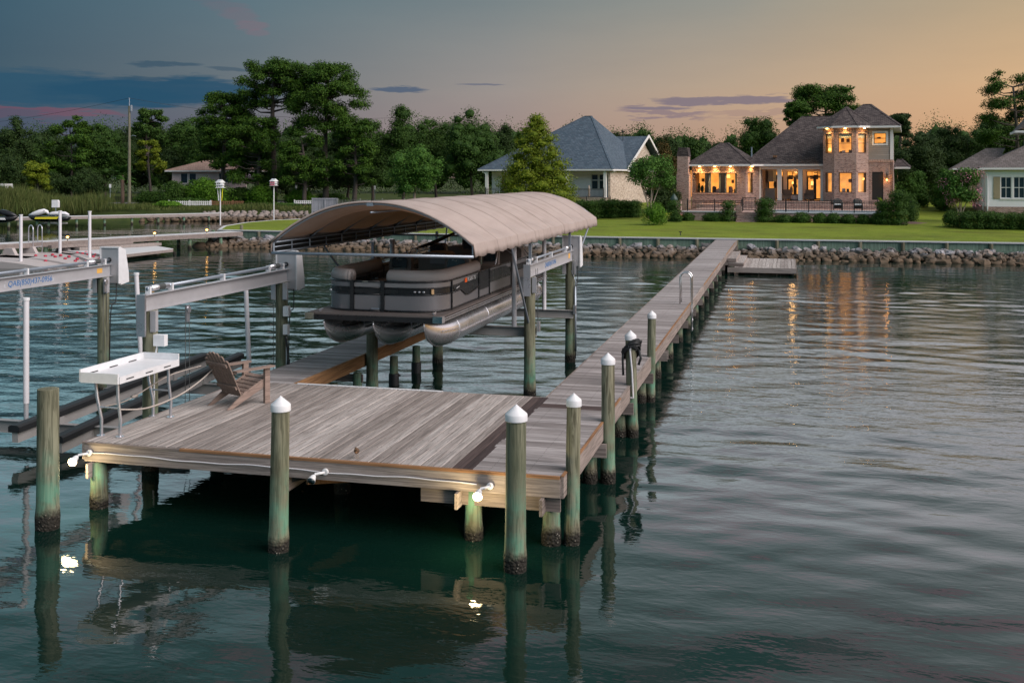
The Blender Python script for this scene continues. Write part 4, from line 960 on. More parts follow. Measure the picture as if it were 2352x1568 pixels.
# canopy
cn = thing('boat_canopy', 'long arched taupe canvas canopy over the raised pontoon boat', 'canopy', (-4.43, 10.6, 3.3))
X0, X1, Y0, Y1 = -6.37, -2.50, 4.48, 16.85; ZE, ZA, ZK = 3.575, 4.31, 3.34
NBAY = 8
def prof(t_):   # across, 0..1 -> (x, z)
    s_ = 2 * t_ - 1; x = X0 + (X1 - X0) * t_; return x, ZE + (ZA - ZE) * (1 - abs(s_) ** 2.15)
NI, NJ = NBAY * 16, 40; b = MB(); cols = []
for i in range(NI + 1):
    y = Y0 + (Y1 - Y0) * i / NI; ph = (i % 16) / 16; sag = math.sin(math.pi * ph) ** .8 if ph else 0
    row = []
    zk = ZK + .010 * math.sin(i * .9) + .008 * math.sin(i * .9)
    for side in (0,):
        rf = .014 * math.sin(i * 2.1) + .006 * math.sin(i * .7); row.append((X0 - .03 - rf, y, zk)); row.append((X0 - .022, y, (zk + ZE) / 2)); 
    for j in range(NJ + 1):
        tt = j / NJ; tt = .5 - .5 * math.cos(math.pi * tt) * (1 - .25 * (1 - abs(2 * tt - 1))) if False else tt
        x, z = prof(tt); edge = min(1, min(tt, 1 - tt) * 9)
        row.append((x, y, z - .15 * sag * edge - .01 * sag + .014 * mnoise.noise((x * 1.3, y * 1.3, 0)) + .006 * mnoise.noise((x * 5, y * 3, 2))))
    row.append((X1 + .022, y, (zk + ZE) / 2)); row.append((X1 + .035 + rf, y, zk)); cols.append(row)
m_ = len(cols[0]); b.v = [p for r in cols for p in r]; b.f = [(i * m_ + k, i * m_ + k + 1, (i + 1) * m_ + k + 1, (i + 1) * m_ + k) for i in range(NI) for k in range(m_ - 1)]
co = b.build('canvas', m_canvas, cn, auto=28); md = co.modifiers.new('thickness', 'SOLIDIFY'); md.thickness = .012; md.offset = -1
for i in range(NBAY + 1):
    y = Y0 + (Y1 - Y0) * i / NBAY; y = min(max(y, Y0 + .04), Y1 - .04)
    b = MB(); b.tube([(prof(t_)[0], y, prof(t_)[1] - .045) for t_ in np.linspace(.005, .995, 28)], .024, 8); b.build('arch_tube', m_galv, cn, smooth=True)
    for x in (X0 + .02, X1 - .02):
        b = MB(); b.tube([(x, y, ZK + .02), (x, y, ZE - .03)], .02, 6); b.build('upright', m_galv, cn)
for x in (X0 + .02, X1 - .02):
    for z in (ZK + .02, (ZK + ZE) / 2, ZE - .03):
        b = MB(); b.tube([(x, Y0 + .02, z), (x, Y1 - .02, z)], .02 if z != (ZK + ZE) / 2 else .012, 8); b.build('side_rail', m_galv, cn, smooth=True)
    for k in range(2 * NBAY):
        if k % 2 == 0: y = Y0 + (Y1 - Y0) * (k + 1) / (2 * NBAY); b = MB(); b.tube([(x, y, ZK + .02), (x, y, ZE - .03)], .012, 6); b.build('upright', m_galv, cn)
for y in (Y0 + .01, Y1 - .01):
    b = MB(); b.tube([(X0, y, ZK + .01), (X1, y, ZK + .01)], .028, 8); b.build('tie_bar', m_galv, cn, smooth=True)
b = MB(); b.tube([prof(t_)[:1] + (Y0 - .012, prof(t_)[1] - .012) for t_ in np.linspace(0, 1, 30)], .02, 8); b.build('front_hem', m_canvas, cn, smooth=True)
b = MB(); b.quad((X0 + .012, Y0 + .03, ZK + .04), (X0 + .012, Y1 - .03, ZK + .04), (X0 + .012, Y1 - .03, ZE), (X0 + .012, Y0 + .03, ZE)); b.quad((X0 + .012, Y0 + .03, ZE), (X0 + .012, Y1 - .03, ZE), (X0 + .13, Y1 - .03, ZE + .055), (X0 + .13, Y0 + .03, ZE + .055)); b.build('side_liner', m_black, cn)
b = MB(); b.tube([(-4.43, Y0 + .02, ZA - .20), (-4.43, Y1 - .02, ZA - .20)], .018, 8); b.build('ridge_tube', m_galv, cn, smooth=True)
b = MB(); b.cbox((-4.43, Y0, ZA - .05), .12, .05, .07); b.build('ridge_clamp', m_galv, cn)
for (x, y) in ((RX, 8.95), (RX, 13.25), (-5.85, 8.1), (-5.85, 12.4)):
    b = MB(); b.bar((x, y, ZR + .001), (x, y, ZK + .01), .06, .06, (0, 1, 0)); b.build('canopy_post', m_galv, cn)
for p, q in (((-2.51, 7.15, ZK), (RX, 8.80, 1.62)), ((-2.51, 15.6, ZK), (RX, 13.6, 2.3)), ((-6.3, 6.6, ZK), (-5.85, 7.9, 1.9)), ((-6.3, 14.6, ZK), (-5.85, 12.7, 1.9))):
    b = MB(); b.tube([p, q], .024, 8); b.cbox((q[0], q[1], q[2] - .08), .05, .03, .2); b.build('brace', m_galv, cn)
b = MB(); b.tube([(X0, 10.6, ZK + .02), (X1, 10.6, ZK + .02)], .02, 8); b.build('cross_tube', m_galv, cn)

# ------------------------------------------------------------------ pontoon boat
bt = thing('pontoon_boat', 'taupe and black pontoon boat with three aluminium tubes raised on the lift under the canopy', 'boat', (BX, BY, ZT))
DZ = 2.24; HW = 1.31; BL = 8.6
m_panel = simple('taupe_panel', (.195, .19, .20), .32, metal=.35, var=.06, sc=1, bs=.02)
m_panell = simple('pale_taupe_panel', (.26, .25, .255), .32, metal=.35, var=.06, sc=1, bs=.02)
m_vinyl = simple('taupe_vinyl', (.29, .262, .255), .55, var=.06, sc=3, bs=.05)
m_vinyld = simple('brown_vinyl', (.20, .165, .148), .5, var=.12, sc=3)
m_tube = simple('brushed_tube', (.74, .74, .76), .27, metal=.88, var=.06, sc=2, bs=.03)
m_floor = simple('boat_floor', (.10, .085, .08), .7, var=.2)
B_ = lambda b, nm, mt, **k: b.build(nm, mt, bt, local=True, **k)
bz = -ZT  # local z shift: use absolute heights through L()
def Lz(z): return z - ZT
# deck
def rrect(hw, y0, y1, r, n=6):
    P = [(-hw, y1), (hw, y1)][::-1]
    P = [(hw, y1), (-hw, y1)]
    P += [(-hw + r - r * math.cos(a), y0 + r - r * math.sin(a)) for a in np.linspace(0, math.pi / 2, n)]
    P += [(hw - r + r * math.sin(a), y0 + r - r * math.cos(a)) for a in np.linspace(0, math.pi / 2, n)]
    return P[::-1]
b = MB(); b.prism(rrect(HW, 0.0, BL, .12)[::-1], Lz(2.205), Lz(DZ)); B_(b, 'deck', m_floor)
b = MB(); b.prism(rrect(HW + .012, -.012, BL + .01, .13)[::-1], Lz(2.11), Lz(2.203)); B_(b, 'deck_trim', m_blackg)
for zz in (2.135, 2.175):
    b = MB(); b.box(HW + .013, HW + .024, .1, BL, Lz(zz), Lz(zz + .02)); B_(b, 'trim_strip', m_alul)
for sx in (-1, 1):
    b = MB(); P = [(0, 0), (.0, .16), (.02, .16), (.025, .05), (.05, .025), (.18, .02), (.18, 0), (.04, 0)]
    c0 = sx * (HW + .03); P2 = [(c0 - sx * x, -.028 + y) for x, y in P]
    b.prism(P2 if sx < 0 else P2[::-1], Lz(2.115), Lz(2.235)); B_(b, 'corner_cap', m_chrome)
# tubes
def hull_tube(xc):
    b = MB(); rows = []; n = 20; top = 2.10; bot = ZT; hh = (top - bot)
    ys = list(np.linspace(0, 1, 14) ** 1.6 * 1.15) + [1.3, 3.2, 5.2, 7.2, 8.3, 8.34]
    for y in ys:
        p = min(1, y / 1.15); h = max(.03, hh * (1 - (1 - p) ** 2.3) ** .62); wv = max(.010, .29 * (1 - (1 - p) ** 1.8) ** 1.2)
        if y > 8.32: h *= .8; wv *= .8
        zc_ = top - h / 2 if p < 1 else (top + bot) / 2
        for k in range(n):
            a = 2 * math.pi * k / n; sx_, cz = math.sin(a), math.cos(a)
            sq = 1.0
            rows.append((xc + wv * sx_ * sq, y + .02, Lz(zc_ + h / 2 * cz)))
    m_ = len(ys); b.v = rows; b.f = [(i * n + k, i * n + (k + 1) % n, (i + 1) * n + (k + 1) % n, (i + 1) * n + k) for i in range(m_ - 1) for k in range(n)] + [tuple(range(n))[::-1], tuple(range((m_ - 1) * n, m_ * n))]
    o = B_(b, 'pontoon_tube', m_tube, auto=45)
    # keel strip round the nose
    pts = []
    for y in np.linspace(0, 1, 18) ** 1.6 * 1.15:
        p = y / 1.15; h = max(.03, hh * (1 - (1 - p) ** 2.3) ** .62); pts.append((xc, y + .012, Lz(top - h - .004)))
    b = MB(); b.tube(pts, .013, 6); b.build('keel_strip', m_alul, o, local=True, smooth=True)
    b = MB(); b.tube([(xc, 1.25, Lz(bot) - .002), (xc, 8.3, Lz(bot) - .002)], .014, 6); b.build('keel_strip', m_alu, o, local=True, smooth=True)
    b = MB()
    for y in (1.28, 3.3, 5.4, 7.4):
        b = MB(); ring = [(xc + .293 * math.sin(a), y, Lz((top + bot) / 2 + (hh / 2 + .003) * math.cos(a))) for a in np.linspace(0, 2 * math.pi, 21)]; b.tube(ring, .006, 5); b.build('weld_seam', m_alul, o, local=True, smooth=True)
    b = MB(); b.box(xc + .275, xc + .32, 1.3, 8.2, Lz(1.78), Lz(1.80)); b.build('lifting_strake', m_alul, o, local=True)
    b = MB(); b.bar((xc + .20, .48, Lz(1.90)), (xc + .31, 1.1, Lz(1.885)), .03, .012); b.build('lifting_strake', m_alul, o, local=True)
for x in (-.98, 0, .98): hull_tube(x)
for x in (-.98, 0, .98):
    b = MB(); b.box(x - .10, x + .10, .35, 8.2, Lz(2.06), Lz(2.108)); B_(b, 'riser', m_black)
b = MB()
for y in np.arange(.6, 8.3, .42):
    b = MB(); b.box(-1.12, 1.12, y, y + .04, Lz(2.075), Lz(2.109)); B_(b, 'cross_member', m_alu)
# fence path: from the stern port corner round the bow to the stern starboard corner
FW, FY, FR = 1.20, .34, .62
def fence_path(inset=0.0, n=7):
    hw = FW - inset; y0 = FY + inset; r = max(.12, FR - inset)
    L = [(-hw, y) for y in (8.0, 6.5, 5.0, 3.5, 2.0)] + [(-hw + r - r * math.cos(a), y0 + r - r * math.sin(a)) for a in np.linspace(0, math.pi / 2, n)]
    Rr = [(hw - r + r * math.sin(a), y0 + r - r * math.cos(a)) for a in np.linspace(0, math.pi / 2, n)] + [(hw, y) for y in (2.0, 3.5, 5.0, 6.5, 8.0)]
    return L, Rr
GX0, GX1 = -.55, .06
def wall_strip(path, z0, z1, t_, name, mat):
    b = MB(); n = len(path)
    for (x, y) in path:
        pass
    nr = []
    for i in range(n):
        a = Vector(path[max(i - 1, 0)]); c_ = Vector(path[min(i + 1, n - 1)]); d_ = (c_ - a).normalized(); nr.append(Vector((-d_.y, d_.x)))
    for (p, q) in zip(path, nr):
        b.v += [(p[0], p[1], Lz(z0)), (p[0], p[1], Lz(z1)), (p[0] + q.x * t_, p[1] + q.y * t_, Lz(z1)), (p[0] + q.x * t_, p[1] + q.y * t_, Lz(z0))]
    for i in range(n - 1):
        for k in range(4): b.f.append((4 * i + k, 4 * i + (k + 1) % 4, 4 * i + 4 + (k + 1) % 4, 4 * i + 4 + k))
    b.f += [(0, 1, 2, 3), tuple(range(4 * n - 4, 4 * n))[::-1]]
    return B_(b, name, mat, auto=35)
L_, R2 = fence_path(0); Lp = L_ + [(GX0, FY)]; Rp = [(GX1, FY)] + R2
ZB0, ZM0, ZM1, ZTOP = 2.27, 2.565, 2.685, 2.80
for P in (Lp, Rp, [(GX0 + .04, FY), (GX1 - .04, FY)]):
    wall_strip(P, ZB0, ZM0, .015, 'lower_panel', m_panel)
    wall_strip(P, ZM0, ZM1, .015, 'middle_panel', m_blackg)
    wall_strip(P, ZM1, ZTOP, .015, 'upper_panel', m_panell if P is not Lp else m_panel)
    for z, r in ((2.262, .018), (ZM0, .015), (ZM1, .014), (ZTOP, .019)):
        b = MB(); b.tube([(p[0], p[1] - .004, Lz(z)) for p in P], r, 8); B_(b, 'fence_rail', m_blackg, smooth=True)
for (x, y, w_) in ((GX0, FY, .07), (GX1, FY, .07)):
    b = MB(); b.box(x - w_ / 2, x + w_ / 2, y - .03, y + .03, Lz(DZ), Lz(ZTOP + .02)); B_(b, 'gate_post', m_blackg)
for y in (.95, 2.75, 3.55, 5.4, 7.0, 8.0):
    for sx in (-1, 1):
        b = MB(); b.box(sx * FW - .022, sx * FW + .022, y - .022, y + .022, Lz(DZ), Lz(ZTOP + .01)); B_(b, 'fence_post', m_blackg)
# side window graphic, side gate and lettering on the starboard side
xs = FW + .004
b = MB(); Mx = Matrix(((0, 0, 1, xs), (1, 0, 0, 0), (0, 1, 0, 0), (0, 0, 0, 1)))
b.prism([(1.2, Lz(2.56)), (1.5, Lz(2.57)), (1.85, Lz(2.44)), (2.1, Lz(2.43)), (2.68, Lz(2.50)), (2.68, Lz(2.76)), (1.0, Lz(2.68))], .001, .007, Mx); B_(b, 'side_window', m_blackg)
b = MB(); b.tube([(xs + .008, y, Lz(z)) for y, z in ((.98, 2.565), (1.5, 2.575), (1.85, 2.44), (2.1, 2.43), (2.72, 2.50))], .016, 6); B_(b, 'window_rail', m_blackg, smooth=True)
b = MB(); b.prism([(3.62, Lz(2.50)), (5.3, Lz(2.50)), (5.3, Lz(2.66)), (4.9, Lz(2.76)), (3.62, Lz(2.76))], .001, .007, Mx); B_(b, 'side_window', m_blackg)
b = MB(); b.prism([(2.82, Lz(2.42)), (3.48, Lz(2.42)), (3.48, Lz(2.78)), (2.82, Lz(2.78))], .001, .010, Mx); B_(b, 'gate_panel', m_black)
m_wprint = simple('white_print', (.75, .75, .76), .5, var=.03)
b = MB(); b.prism([(1.78, Lz(2.675)), (1.92, Lz(2.675)), (1.92, Lz(2.76)), (1.78, Lz(2.76))], .008, .010, Mx); B_(b, 'sticker', simple('orange_sticker', (.9, .12, .01), .5, var=.05))
text('FL 6355 TU', bt, Matrix.Translation((BX, BY, 0)) @ MX(xs + .009, 1.96, 2.685), .095, m_wprint, 'registration_number', sx=1.25)
b = MB(); b.prism([(1.22, Lz(2.61)), (1.42, Lz(2.635)), (1.42, Lz(2.645)), (1.24, Lz(2.625))], .008, .010, Mx); B_(b, 'emblem', m_wprint)
# docking lights in the dark band
for (x, s_) in ((.86, 1), (-.98, -1)):
    for k in range(3 if s_ > 0 else 1):
        b = MB(); b.blob((x - .085 * k + .06 * 0, FY + .012 + .05 * max(0, x - .085 * k - .68) * 2 - .02, Lz(2.625)), .028, .02, .02, 8, 5, 0); B_(b, 'docking_light', m_alul, smooth=True)
b = MB(); b.cbox((.99, FY + .125, Lz(2.625)), .05, .04, .09, Matrix.Rotation(.7, 3, 'Z')); B_(b, 'bronze_accent', simple('bronze', (.65, .42, .22), .35, metal=.3))
b = MB(); b.box(-.16, -.0, FY - .024, FY - .018, Lz(2.29), Lz(2.31)); B_(b, 'name_plate', m_galv)
b = MB(); b.box(-.34, -.22, FY - .03, FY - .022, Lz(2.79), Lz(2.81)); B_(b, 'gate_latch', m_chrome)
for sx in (-1, 1):
    b = MB(); b.tube([(sx * 1.12, .12, Lz(DZ + .03)), (sx * 1.12, .28, Lz(DZ + .03))], .012, 6); b.cbox((sx * 1.12, .2, Lz(DZ + .012)), .03, .06, .025); B_(b, 'cleat', m_alul)
# cushions along the bow
CL, CR = fence_path(.10)
def cushion(path, z, r, name, mat, sq=1.25):
    b = MB(); n = len(path); k = 12; rr = [r * .55] + [r] * (n - 2) + [r * .55]
    b.tube([(p[0], p[1], 0) for p in path], rr, k); b.v = [(x, y, Lz(z) + z_ * sq) for x, y, z_ in b.v]; B_(b, name, mat, smooth=True)
def dens(path, y_max):
    P = [p for p in path if p[1] <= y_max]; return P
PL = [(-FW + .12, 3.0), (-FW + .12, 2.97)] + [p for p in CL if p[1] < 2.9] + [(GX0 - .09, FY + .1), (GX0 - .05, FY + .1)]
PR = [(GX1 + .05, FY + .1), (GX1 + .09, FY + .1)] + [p for p in CR if p[1] < 2.9] + [(FW - .12, 2.97), (FW - .12, 3.0)]
cushion(PL, 2.885, .105, 'bow_cushion', m_vinyl); cushion(PR, 2.885, .105, 'bow_cushion', m_vinyl)
for sx in (-1, 1):
    b = MB(); b.box(sx * 1.0 if sx < 0 else .45, -.45 if sx < 0 else 1.0, .55, 2.9, Lz(DZ + .002), Lz(2.60)); B_(b, 'bow_seat', m_vinyld)
def rbox(b, x0, x1, y0, y1, z0, z1, r=.05, lean=0):
    n = 4; P = []
    for cx__, cz__, a0 in ((x1 - r, z1 - r, 0), (x0 + r, z1 - r, math.pi / 2)):
        for k in range(n + 1): a = a0 + math.pi / 2 * k / n; P.append((cx__ + r * math.cos(a), cz__ + r * math.sin(a)))
    P += [(x0, z0), (x1, z0)]
    vs = [(x, y0 + lean * (z - z0), z) for x, z in P] + [(x, y1 + lean * (z - z0), z) for x, z in P]; m__ = len(P)
    b.add(vs, [tuple(range(m__)), tuple(range(m__, 2 * m__))[::-1]] + [(i, m__ + i, m__ + (i + 1) % m__, (i + 1) % m__) for i in range(m__)]); return b
for (x0, x1) in ((-.86, -.36), (.38, .92)):        # chaise backrests
    b = rbox(MB(), x0, x1, 2.95, 3.12, Lz(2.3), Lz(3.10), .14, .12); B_(b, 'chaise_back', m_vinyld, auto=40)
    b = rbox(MB(), x0 + .09, x1 - .07, 2.935, 2.948, Lz(2.84), Lz(3.05), .08, .12); B_(b, 'headrest', m_blackg)
    b = rbox(MB(), x0 + .11, x1 - .11, 2.93, 2.947, Lz(2.45), Lz(2.82), .02, .12); B_(b, 'back_pad', m_vinyl)
    text('Guts', bt, Matrix.Translation((BX, BY, 0)) @ Matrix(((1, 0, 0, x0 + .17), (0, 0, -1, 2.955), (0, 1, 0, 2.975), (0, 0, 0, 1))), .075, m_wprint, 'emblem', shear=.3)
b = rbox(MB(), -.30, .34, 3.3, 4.0, Lz(2.245), Lz(3.13), .16, .0); B_(b, 'helm_console', m_vinyld, auto=40)
b = rbox(MB(), -.02, .36, 3.24, 3.29, Lz(2.9), Lz(3.12), .07); B_(b, 'console_door', m_panell)
b = MB(); b.tube([(-.5, 3.35, Lz(3.12)), (-.46, 3.33, Lz(3.21)), (-.25, 3.32, Lz(3.22)), (-.05, 3.33, Lz(3.2))], .012, 6); B_(b, 'windscreen_frame', m_chrome, smooth=True)
for (x0, x1, y, zt_) in ((.10, .52, 5.1, 3.42), (-.75, -.35, 5.3, 3.2), (.62, 1.0, 5.0, 3.16)):
    b = rbox(MB(), x0, x1, y, y + .14, Lz(2.7), Lz(zt_), .10, .1); B_(b, 'captain_seat', m_vinyld, auto=40)
    b = rbox(MB(), x0 + .05, x1 - .05, y - .014, y - .002, Lz(zt_ - .32), Lz(zt_ - .03), .07, .1); B_(b, 'headrest', m_blackg)
    b = MB(); b.box(x0, x1, y - .42, y, Lz(2.62), Lz(2.76)); B_(b, 'seat_cushion', m_vinyld); b = MB(); b.tube([((x0 + x1) / 2, y - .2, Lz(DZ)), ((x0 + x1) / 2, y - .2, Lz(2.62))], .05, 8); B_(b, 'seat_pedestal', m_alu)
# folded black bimini
b = MB(); n = 14; P = []
for i in range(n): t_ = i / (n - 1); P.append((.0 + 1.15 * t_ - .25, 5.9 + .15 * t_, 3.44 + .10 * math.sin(math.pi * min(1, t_ * 1.15)) + .015 * math.sin(t_ * 18)))
b.tube([(x, y, Lz(z)) for x, y, z in P], [.03] + [.085 + .02 * math.sin(i) for i in range(n - 2)] + [.04], 8); B_(b, 'bimini_roll', m_black, smooth=True)
b = MB(); b.tube([(-.25, 5.9, Lz(3.44)), (-.65, 5.4, Lz(3.22)), (-.98, 5.0, Lz(3.08))], [.03, .05, .03], 8); B_(b, 'bimini_roll', m_black, smooth=True)
for p, q in (((-.9, 5.0, 3.1), (-1.08, 5.2, 2.8)), ((.9, 6.0, 3.45), (1.08, 6.2, 2.8)), ((.35, 6.0, 3.4), (.9, 6.8, 2.85)), ((.9, 5.6, 3.4), (1.05, 4.6, 2.8)), ((1.0, 6.6, 3.3), (1.08, 7.6, 2.8))):
    b = MB(); b.tube([(p[0], p[1], Lz(p[2])), (q[0], q[1], Lz(q[2]))], .014, 6); B_(b, 'bimini_tube', m_alul, smooth=True)
b = rbox(MB(), -1.0, -.3, 7.2, 7.9, Lz(2.245), Lz(3.0), .1); B_(b, 'stern_lounge', m_vinyld); b = rbox(MB(), .3, 1.0, 7.2, 7.9, Lz(2.245), Lz(3.0), .1); B_(b, 'stern_lounge', m_vinyld)
b = MB(); b.tube(spline([(.62, 4.2, Lz(2.98)), (.75, 4.05, Lz(3.15)), (.88, 4.2, Lz(3.0))]), .012, 6); B_(b, 'grab_rail', m_chrome, smooth=True)
b = MB(); b.box(-.9, .9, BL + .012, BL + .55, Lz(2.13), Lz(2.17)); B_(b, 'swim_platform', m_floor)
b = MB(); b.tube([(1.0, BL, Lz(2.2)), (1.0, BL + .55, Lz(2.24))], .014, 6); b.cbox((1.0, BL + .57, Lz(2.24)), .04, .04, .08); B_(b, 'stern_rail', m_alul)
b = rbox(MB(), -.18, .18, BL + .1, BL + .5, Lz(1.75), Lz(2.75), .1); B_(b, 'outboard_motor', m_blackg)
# ------------------------------------------------------------------ building helpers (local coordinates of each house)
def seg_wall(parent, name, mat, p, q, z0, z1, openings=(), t_=.25, z_split=None):
    """wall along p->q (outside on the right-hand side), openings as (s0, s1, z0, z1)"""
    P, Q = Vector(p), Vector(q); L = (Q - P).length; ang = math.atan2(Q.y - P.y, Q.x - P.x); M = Matrix.Translation((P.x, P.y, 0)) @ Matrix.Rotation(ang, 4, 'Z')
    b = MB(); zs = sorted(set([z0, z1] + [o[2] for o in openings] + [o[3] for o in openings]))
    for za, zb in zip(zs, zs[1:]):
        cuts = sorted([(o[0], o[1]) for o in openings if o[2] <= za + 1e-6 and o[3] >= zb - 1e-6]); x = 0
        for c0, c1 in cuts:
            if c0 > x + 1e-4: b.box(x, c0, 0, t_, za, zb, M)
            x = c1
        if x < L - 1e-4: b.box(x, L, 0, t_, za, zb, M)
    return b.build(name, mat, parent, local=True), M
def window(parent, M, s0, s1, z0, z1, lit=True, split=None, vsplit=None, frame=None, curt=0, fr=.045, deep=1.6, room=True, name='window'):
    e = .7 if deep > 2 else .25 if deep > .5 else .02
    frame = frame or m_frame; b = MB(); t_ = .09
    b.box(s0, s0 + fr, .04, .04 + t_, z0, z1, M); b.box(s1 - fr, s1, .04, .04 + t_, z0, z1, M)
    b.box(s0 + fr, s1 - fr, .04, .04 + t_, z1 - fr, z1, M); b.box(s0 + fr, s1 - fr, .04, .04 + t_, z0, z0 + fr, M)
    if split: b.box(s0 + fr, s1 - fr, .045, .035 + t_, z0 + (z1 - z0) * split - fr / 2, z0 + (z1 - z0) * split + fr / 2, M)
    if vsplit:
        for k in range(1, vsplit): x = s0 + (s1 - s0) * k / vsplit; b.box(x - fr * .4, x + fr * .4, .046, .034 + t_, z0 + fr, z1 - fr, M)
    w_ = b.build(name, frame, parent, local=True)
    b = MB(); b.box(s0 + fr * .6, s1 - fr * .6, .08, .088, z0 + fr * .6, z1 - fr * .6, M); b.build('pane', m_glass if lit else m_gdark, w_, local=True)
    if lit and room:
        b = MB(); 
        b.quad(*[tuple(M @ Vector(v)) for v in ((s0 - e, deep, z0 - .4), (s1 + e, deep, z0 - .4), (s1 + e, deep, z1 + .25), (s0 - e, deep, z1 + .25))])
        b.build('room_wall', m_lit, w_, local=True)
        q_ = random.Random(int(s0 * 100 + z0 * 10)); ww_ = s1 - s0
        if deep > .5:
            for k in range(2):
                x_ = s0 + ww_ * q_.uniform(.05, .75); z_ = z0 + (z1 - z0) * q_.uniform(.45, .7); b = MB(); b.box(x_, x_ + ww_ * q_.uniform(.12, .28), deep - .06, deep - .02, z_, z_ + (z1 - z0) * q_.uniform(.12, .25), M); b.build('wall_picture', (m_taupe_w, m_newx)[k], w_, local=True)
            for k in range(3):
                x_ = s0 + ww_ * q_.uniform(.0, .8); b = MB(); b.box(x_, x_ + ww_ * q_.uniform(.1, .3), deep * .5, deep * .5 + .2, z0 - .3, z0 + (z1 - z0) * q_.uniform(.08, .34), M); b.build('furniture', (m_dark, m_taupe_w, m_pstucco)[k], w_, local=True)
    if lit and curt:
        for (c0, c1) in ([(s0 + .02, s0 + .02 + curt), (s1 - .02 - curt, s1 - .02)]):
            b = MB(); n = 9
            for i in range(n): x = c0 + (c1 - c0) * i / (n - 1); yv = .22 + .03 * (i % 2); b.v += [tuple(M @ Vector((x, yv, z0))), tuple(M @ Vector((x, yv, z1)))]
            b.f = [(2 * i, 2 * i + 2, 2 * i + 3, 2 * i + 1) for i in range(n - 1)]; b.build('curtain', m_curtain, w_, local=True)
    return w_
def hip(parent, x0, x1, y0, y1, ze, rl, rr, zr, mat, ry=None, ov=.0, th=.16, name='roof', trim=None):
    """hip roof: eave rectangle, ridge from rl to rr (x) at height zr"""
    ry = (y0 + y1) / 2 if ry is None else ry; b = MB()
    A_, B_b, C_, D_ = (x0, y0, ze), (x1, y0, ze), (x1, y1, ze), (x0, y1, ze); E1, E2 = (rl, ry, zr), (rr, ry, zr)
    b.quad(A_, B_b, E2, E1); b.quad(C_, D_, E1, E2); b.quad(B_b, C_, E2); b.quad(D_, A_, E1)
    o = b.build(name, mat, parent, local=True)
    b = MB(); b.box(x0, x1, y0, y1, ze - th, ze - .005); b.build('fascia', trim or m_trim, o, local=True)
    # ridge and hip caps
    for p, q in ((E1, E2), (A_, E1), (B_b, E2)):
        if (Vector(p) - Vector(q)).length < .1: continue
        b = MB(); b.bar(p, q, .22, .05); b.build('ridge_cap', mat, o, local=True)
    return o
def spot(parent, x, y, z, en, name='soffit_light', size=70, col=(1, .56, .18)):
    t_ = MB(); t_.lathe([(.09, -.03), (.085, 0)], (x, y, z), 10); o = t_.build(name, m_soff, parent, local=True)
    ld_ = bpy.data.lights.new('soffit_lamp', 'SPOT'); ld_.energy = en; ld_.color = col; ld_.spot_size = math.radians(size * 2); ld_.spot_blend = .8; ld_.shadow_soft_size = .08
    l = bpy.data.objects.new('soffit_lamp', ld_); COL.objects.link(l); l.parent = o; l.location = (x, y, z - .06); return o

# ------------------------------------------------------------------ the brick house
H1 = Fr(1588.5, 93, -6.2); A1 = math.radians(-6.2)
hs = thing('brick_house', 'two-storey brick house with a brown shingle roof, bay tower and warmly lit windows', 'house', (H1.o[0], H1.o[1], 0), A1)
FL, EV, EU = 2.66, 5.84, 8.98
F0 = 1.2   # foundation
# left wing
seg_wall(hs, 'wall', m_brick, (0, 0), (4.75, 0), F0, 5.32, [(.14, 3.98, 3.32, 5.08)]); 
b = MB(); b.box(0, 4.75, -.02, .24, 5.322, 5.62); b.build('brick_band', m_brickt, hs, local=True)
b = MB(); b.box(.05, 4.1, -.06, .0 - .002, 3.20, 3.318); b.build('sill', m_brickt, hs, local=True)
_, Ma = seg_wall(hs, 'wall', m_brick, (4.75, 0), (5.75, 1.3), F0, 5.62, [(.25, .85, 3.32, 5.10)])
seg_wall(hs, 'wall', m_brick, (0, 6), (0, .25), F0, 5.62)
I4 = Matrix()
window(hs, I4, .14, 1.22, 3.32, 5.08, curt=.0, deep=2.4); window(hs, I4, 1.45, 2.62, 3.32, 5.08, curt=.22, deep=2.4); window(hs, I4, 2.88, 3.98, 3.32, 5.08, curt=.16, deep=2.4)
for x in (1.22, 2.62): b = MB(); b.box(x + .003, x + (.227 if x < 2 else .257), .03, .15, 3.32, 5.08); b.build('mullion', m_frame, hs, local=True)
window(hs, Ma, .25, .85, 3.32, 5.10, deep=.34)
# chimney
ch = MB(); ch.box(-1.15, -.06, -1.0, .1, F0, 5.0); ch.box(-1.10, -.14, -.94, .06, 5.002, 6.55); co_ = ch.build('chimney', m_brick, hs, local=True)
b = MB(); b.prism([(-1.16, 6.552), (-.08, 6.552), (-.12, 6.75), (-.20, 7.32), (-1.0, 7.32), (-1.12, 6.75)], -.1, 1.0, Matrix(((1, 0, 0, 0), (0, 0, -1, .06), (0, 1, 0, 0), (0, 0, 0, 1)))); b.build('chimney_cap', m_shing, co_, local=True)
# covered porch
porch = MB(); porch.box(5.6, 11.3, 1.1, 4.9, F0, FL - .002); porch.build('porch_floor', m_brick, hs, local=True)
for (x0, x1) in ((5.62, 5.86), (7.29, 7.65), (9.06, 9.42), (10.92, 11.14)):
    b = MB(); b.box(x0, x1, 1.3, 1.62, FL, 5.40); b.build('porch_column', m_trim, hs, local=True)
b = MB(); b.box(5.58, 11.3, 1.28, 1.64, 5.402, 5.62); b.build('porch_beam', m_trim, hs, local=True)
b = MB(); b.box(5.6, 11.3, 1.3, 4.9, 5.622, 5.66); b.build('porch_ceiling', m_trim, hs, local=True)
op = [(6.05 + 1.72 * k, 7.45 + 1.72 * k, FL, 5.25) for k in range(3)]
_, Mb = seg_wall(hs, 'wall', m_pstucco, (5.5, 4.6), (11.3, 4.6), FL, 5.62, [(o[0] - 5.5, o[1] - 5.5, o[2], o[3]) for o in op])
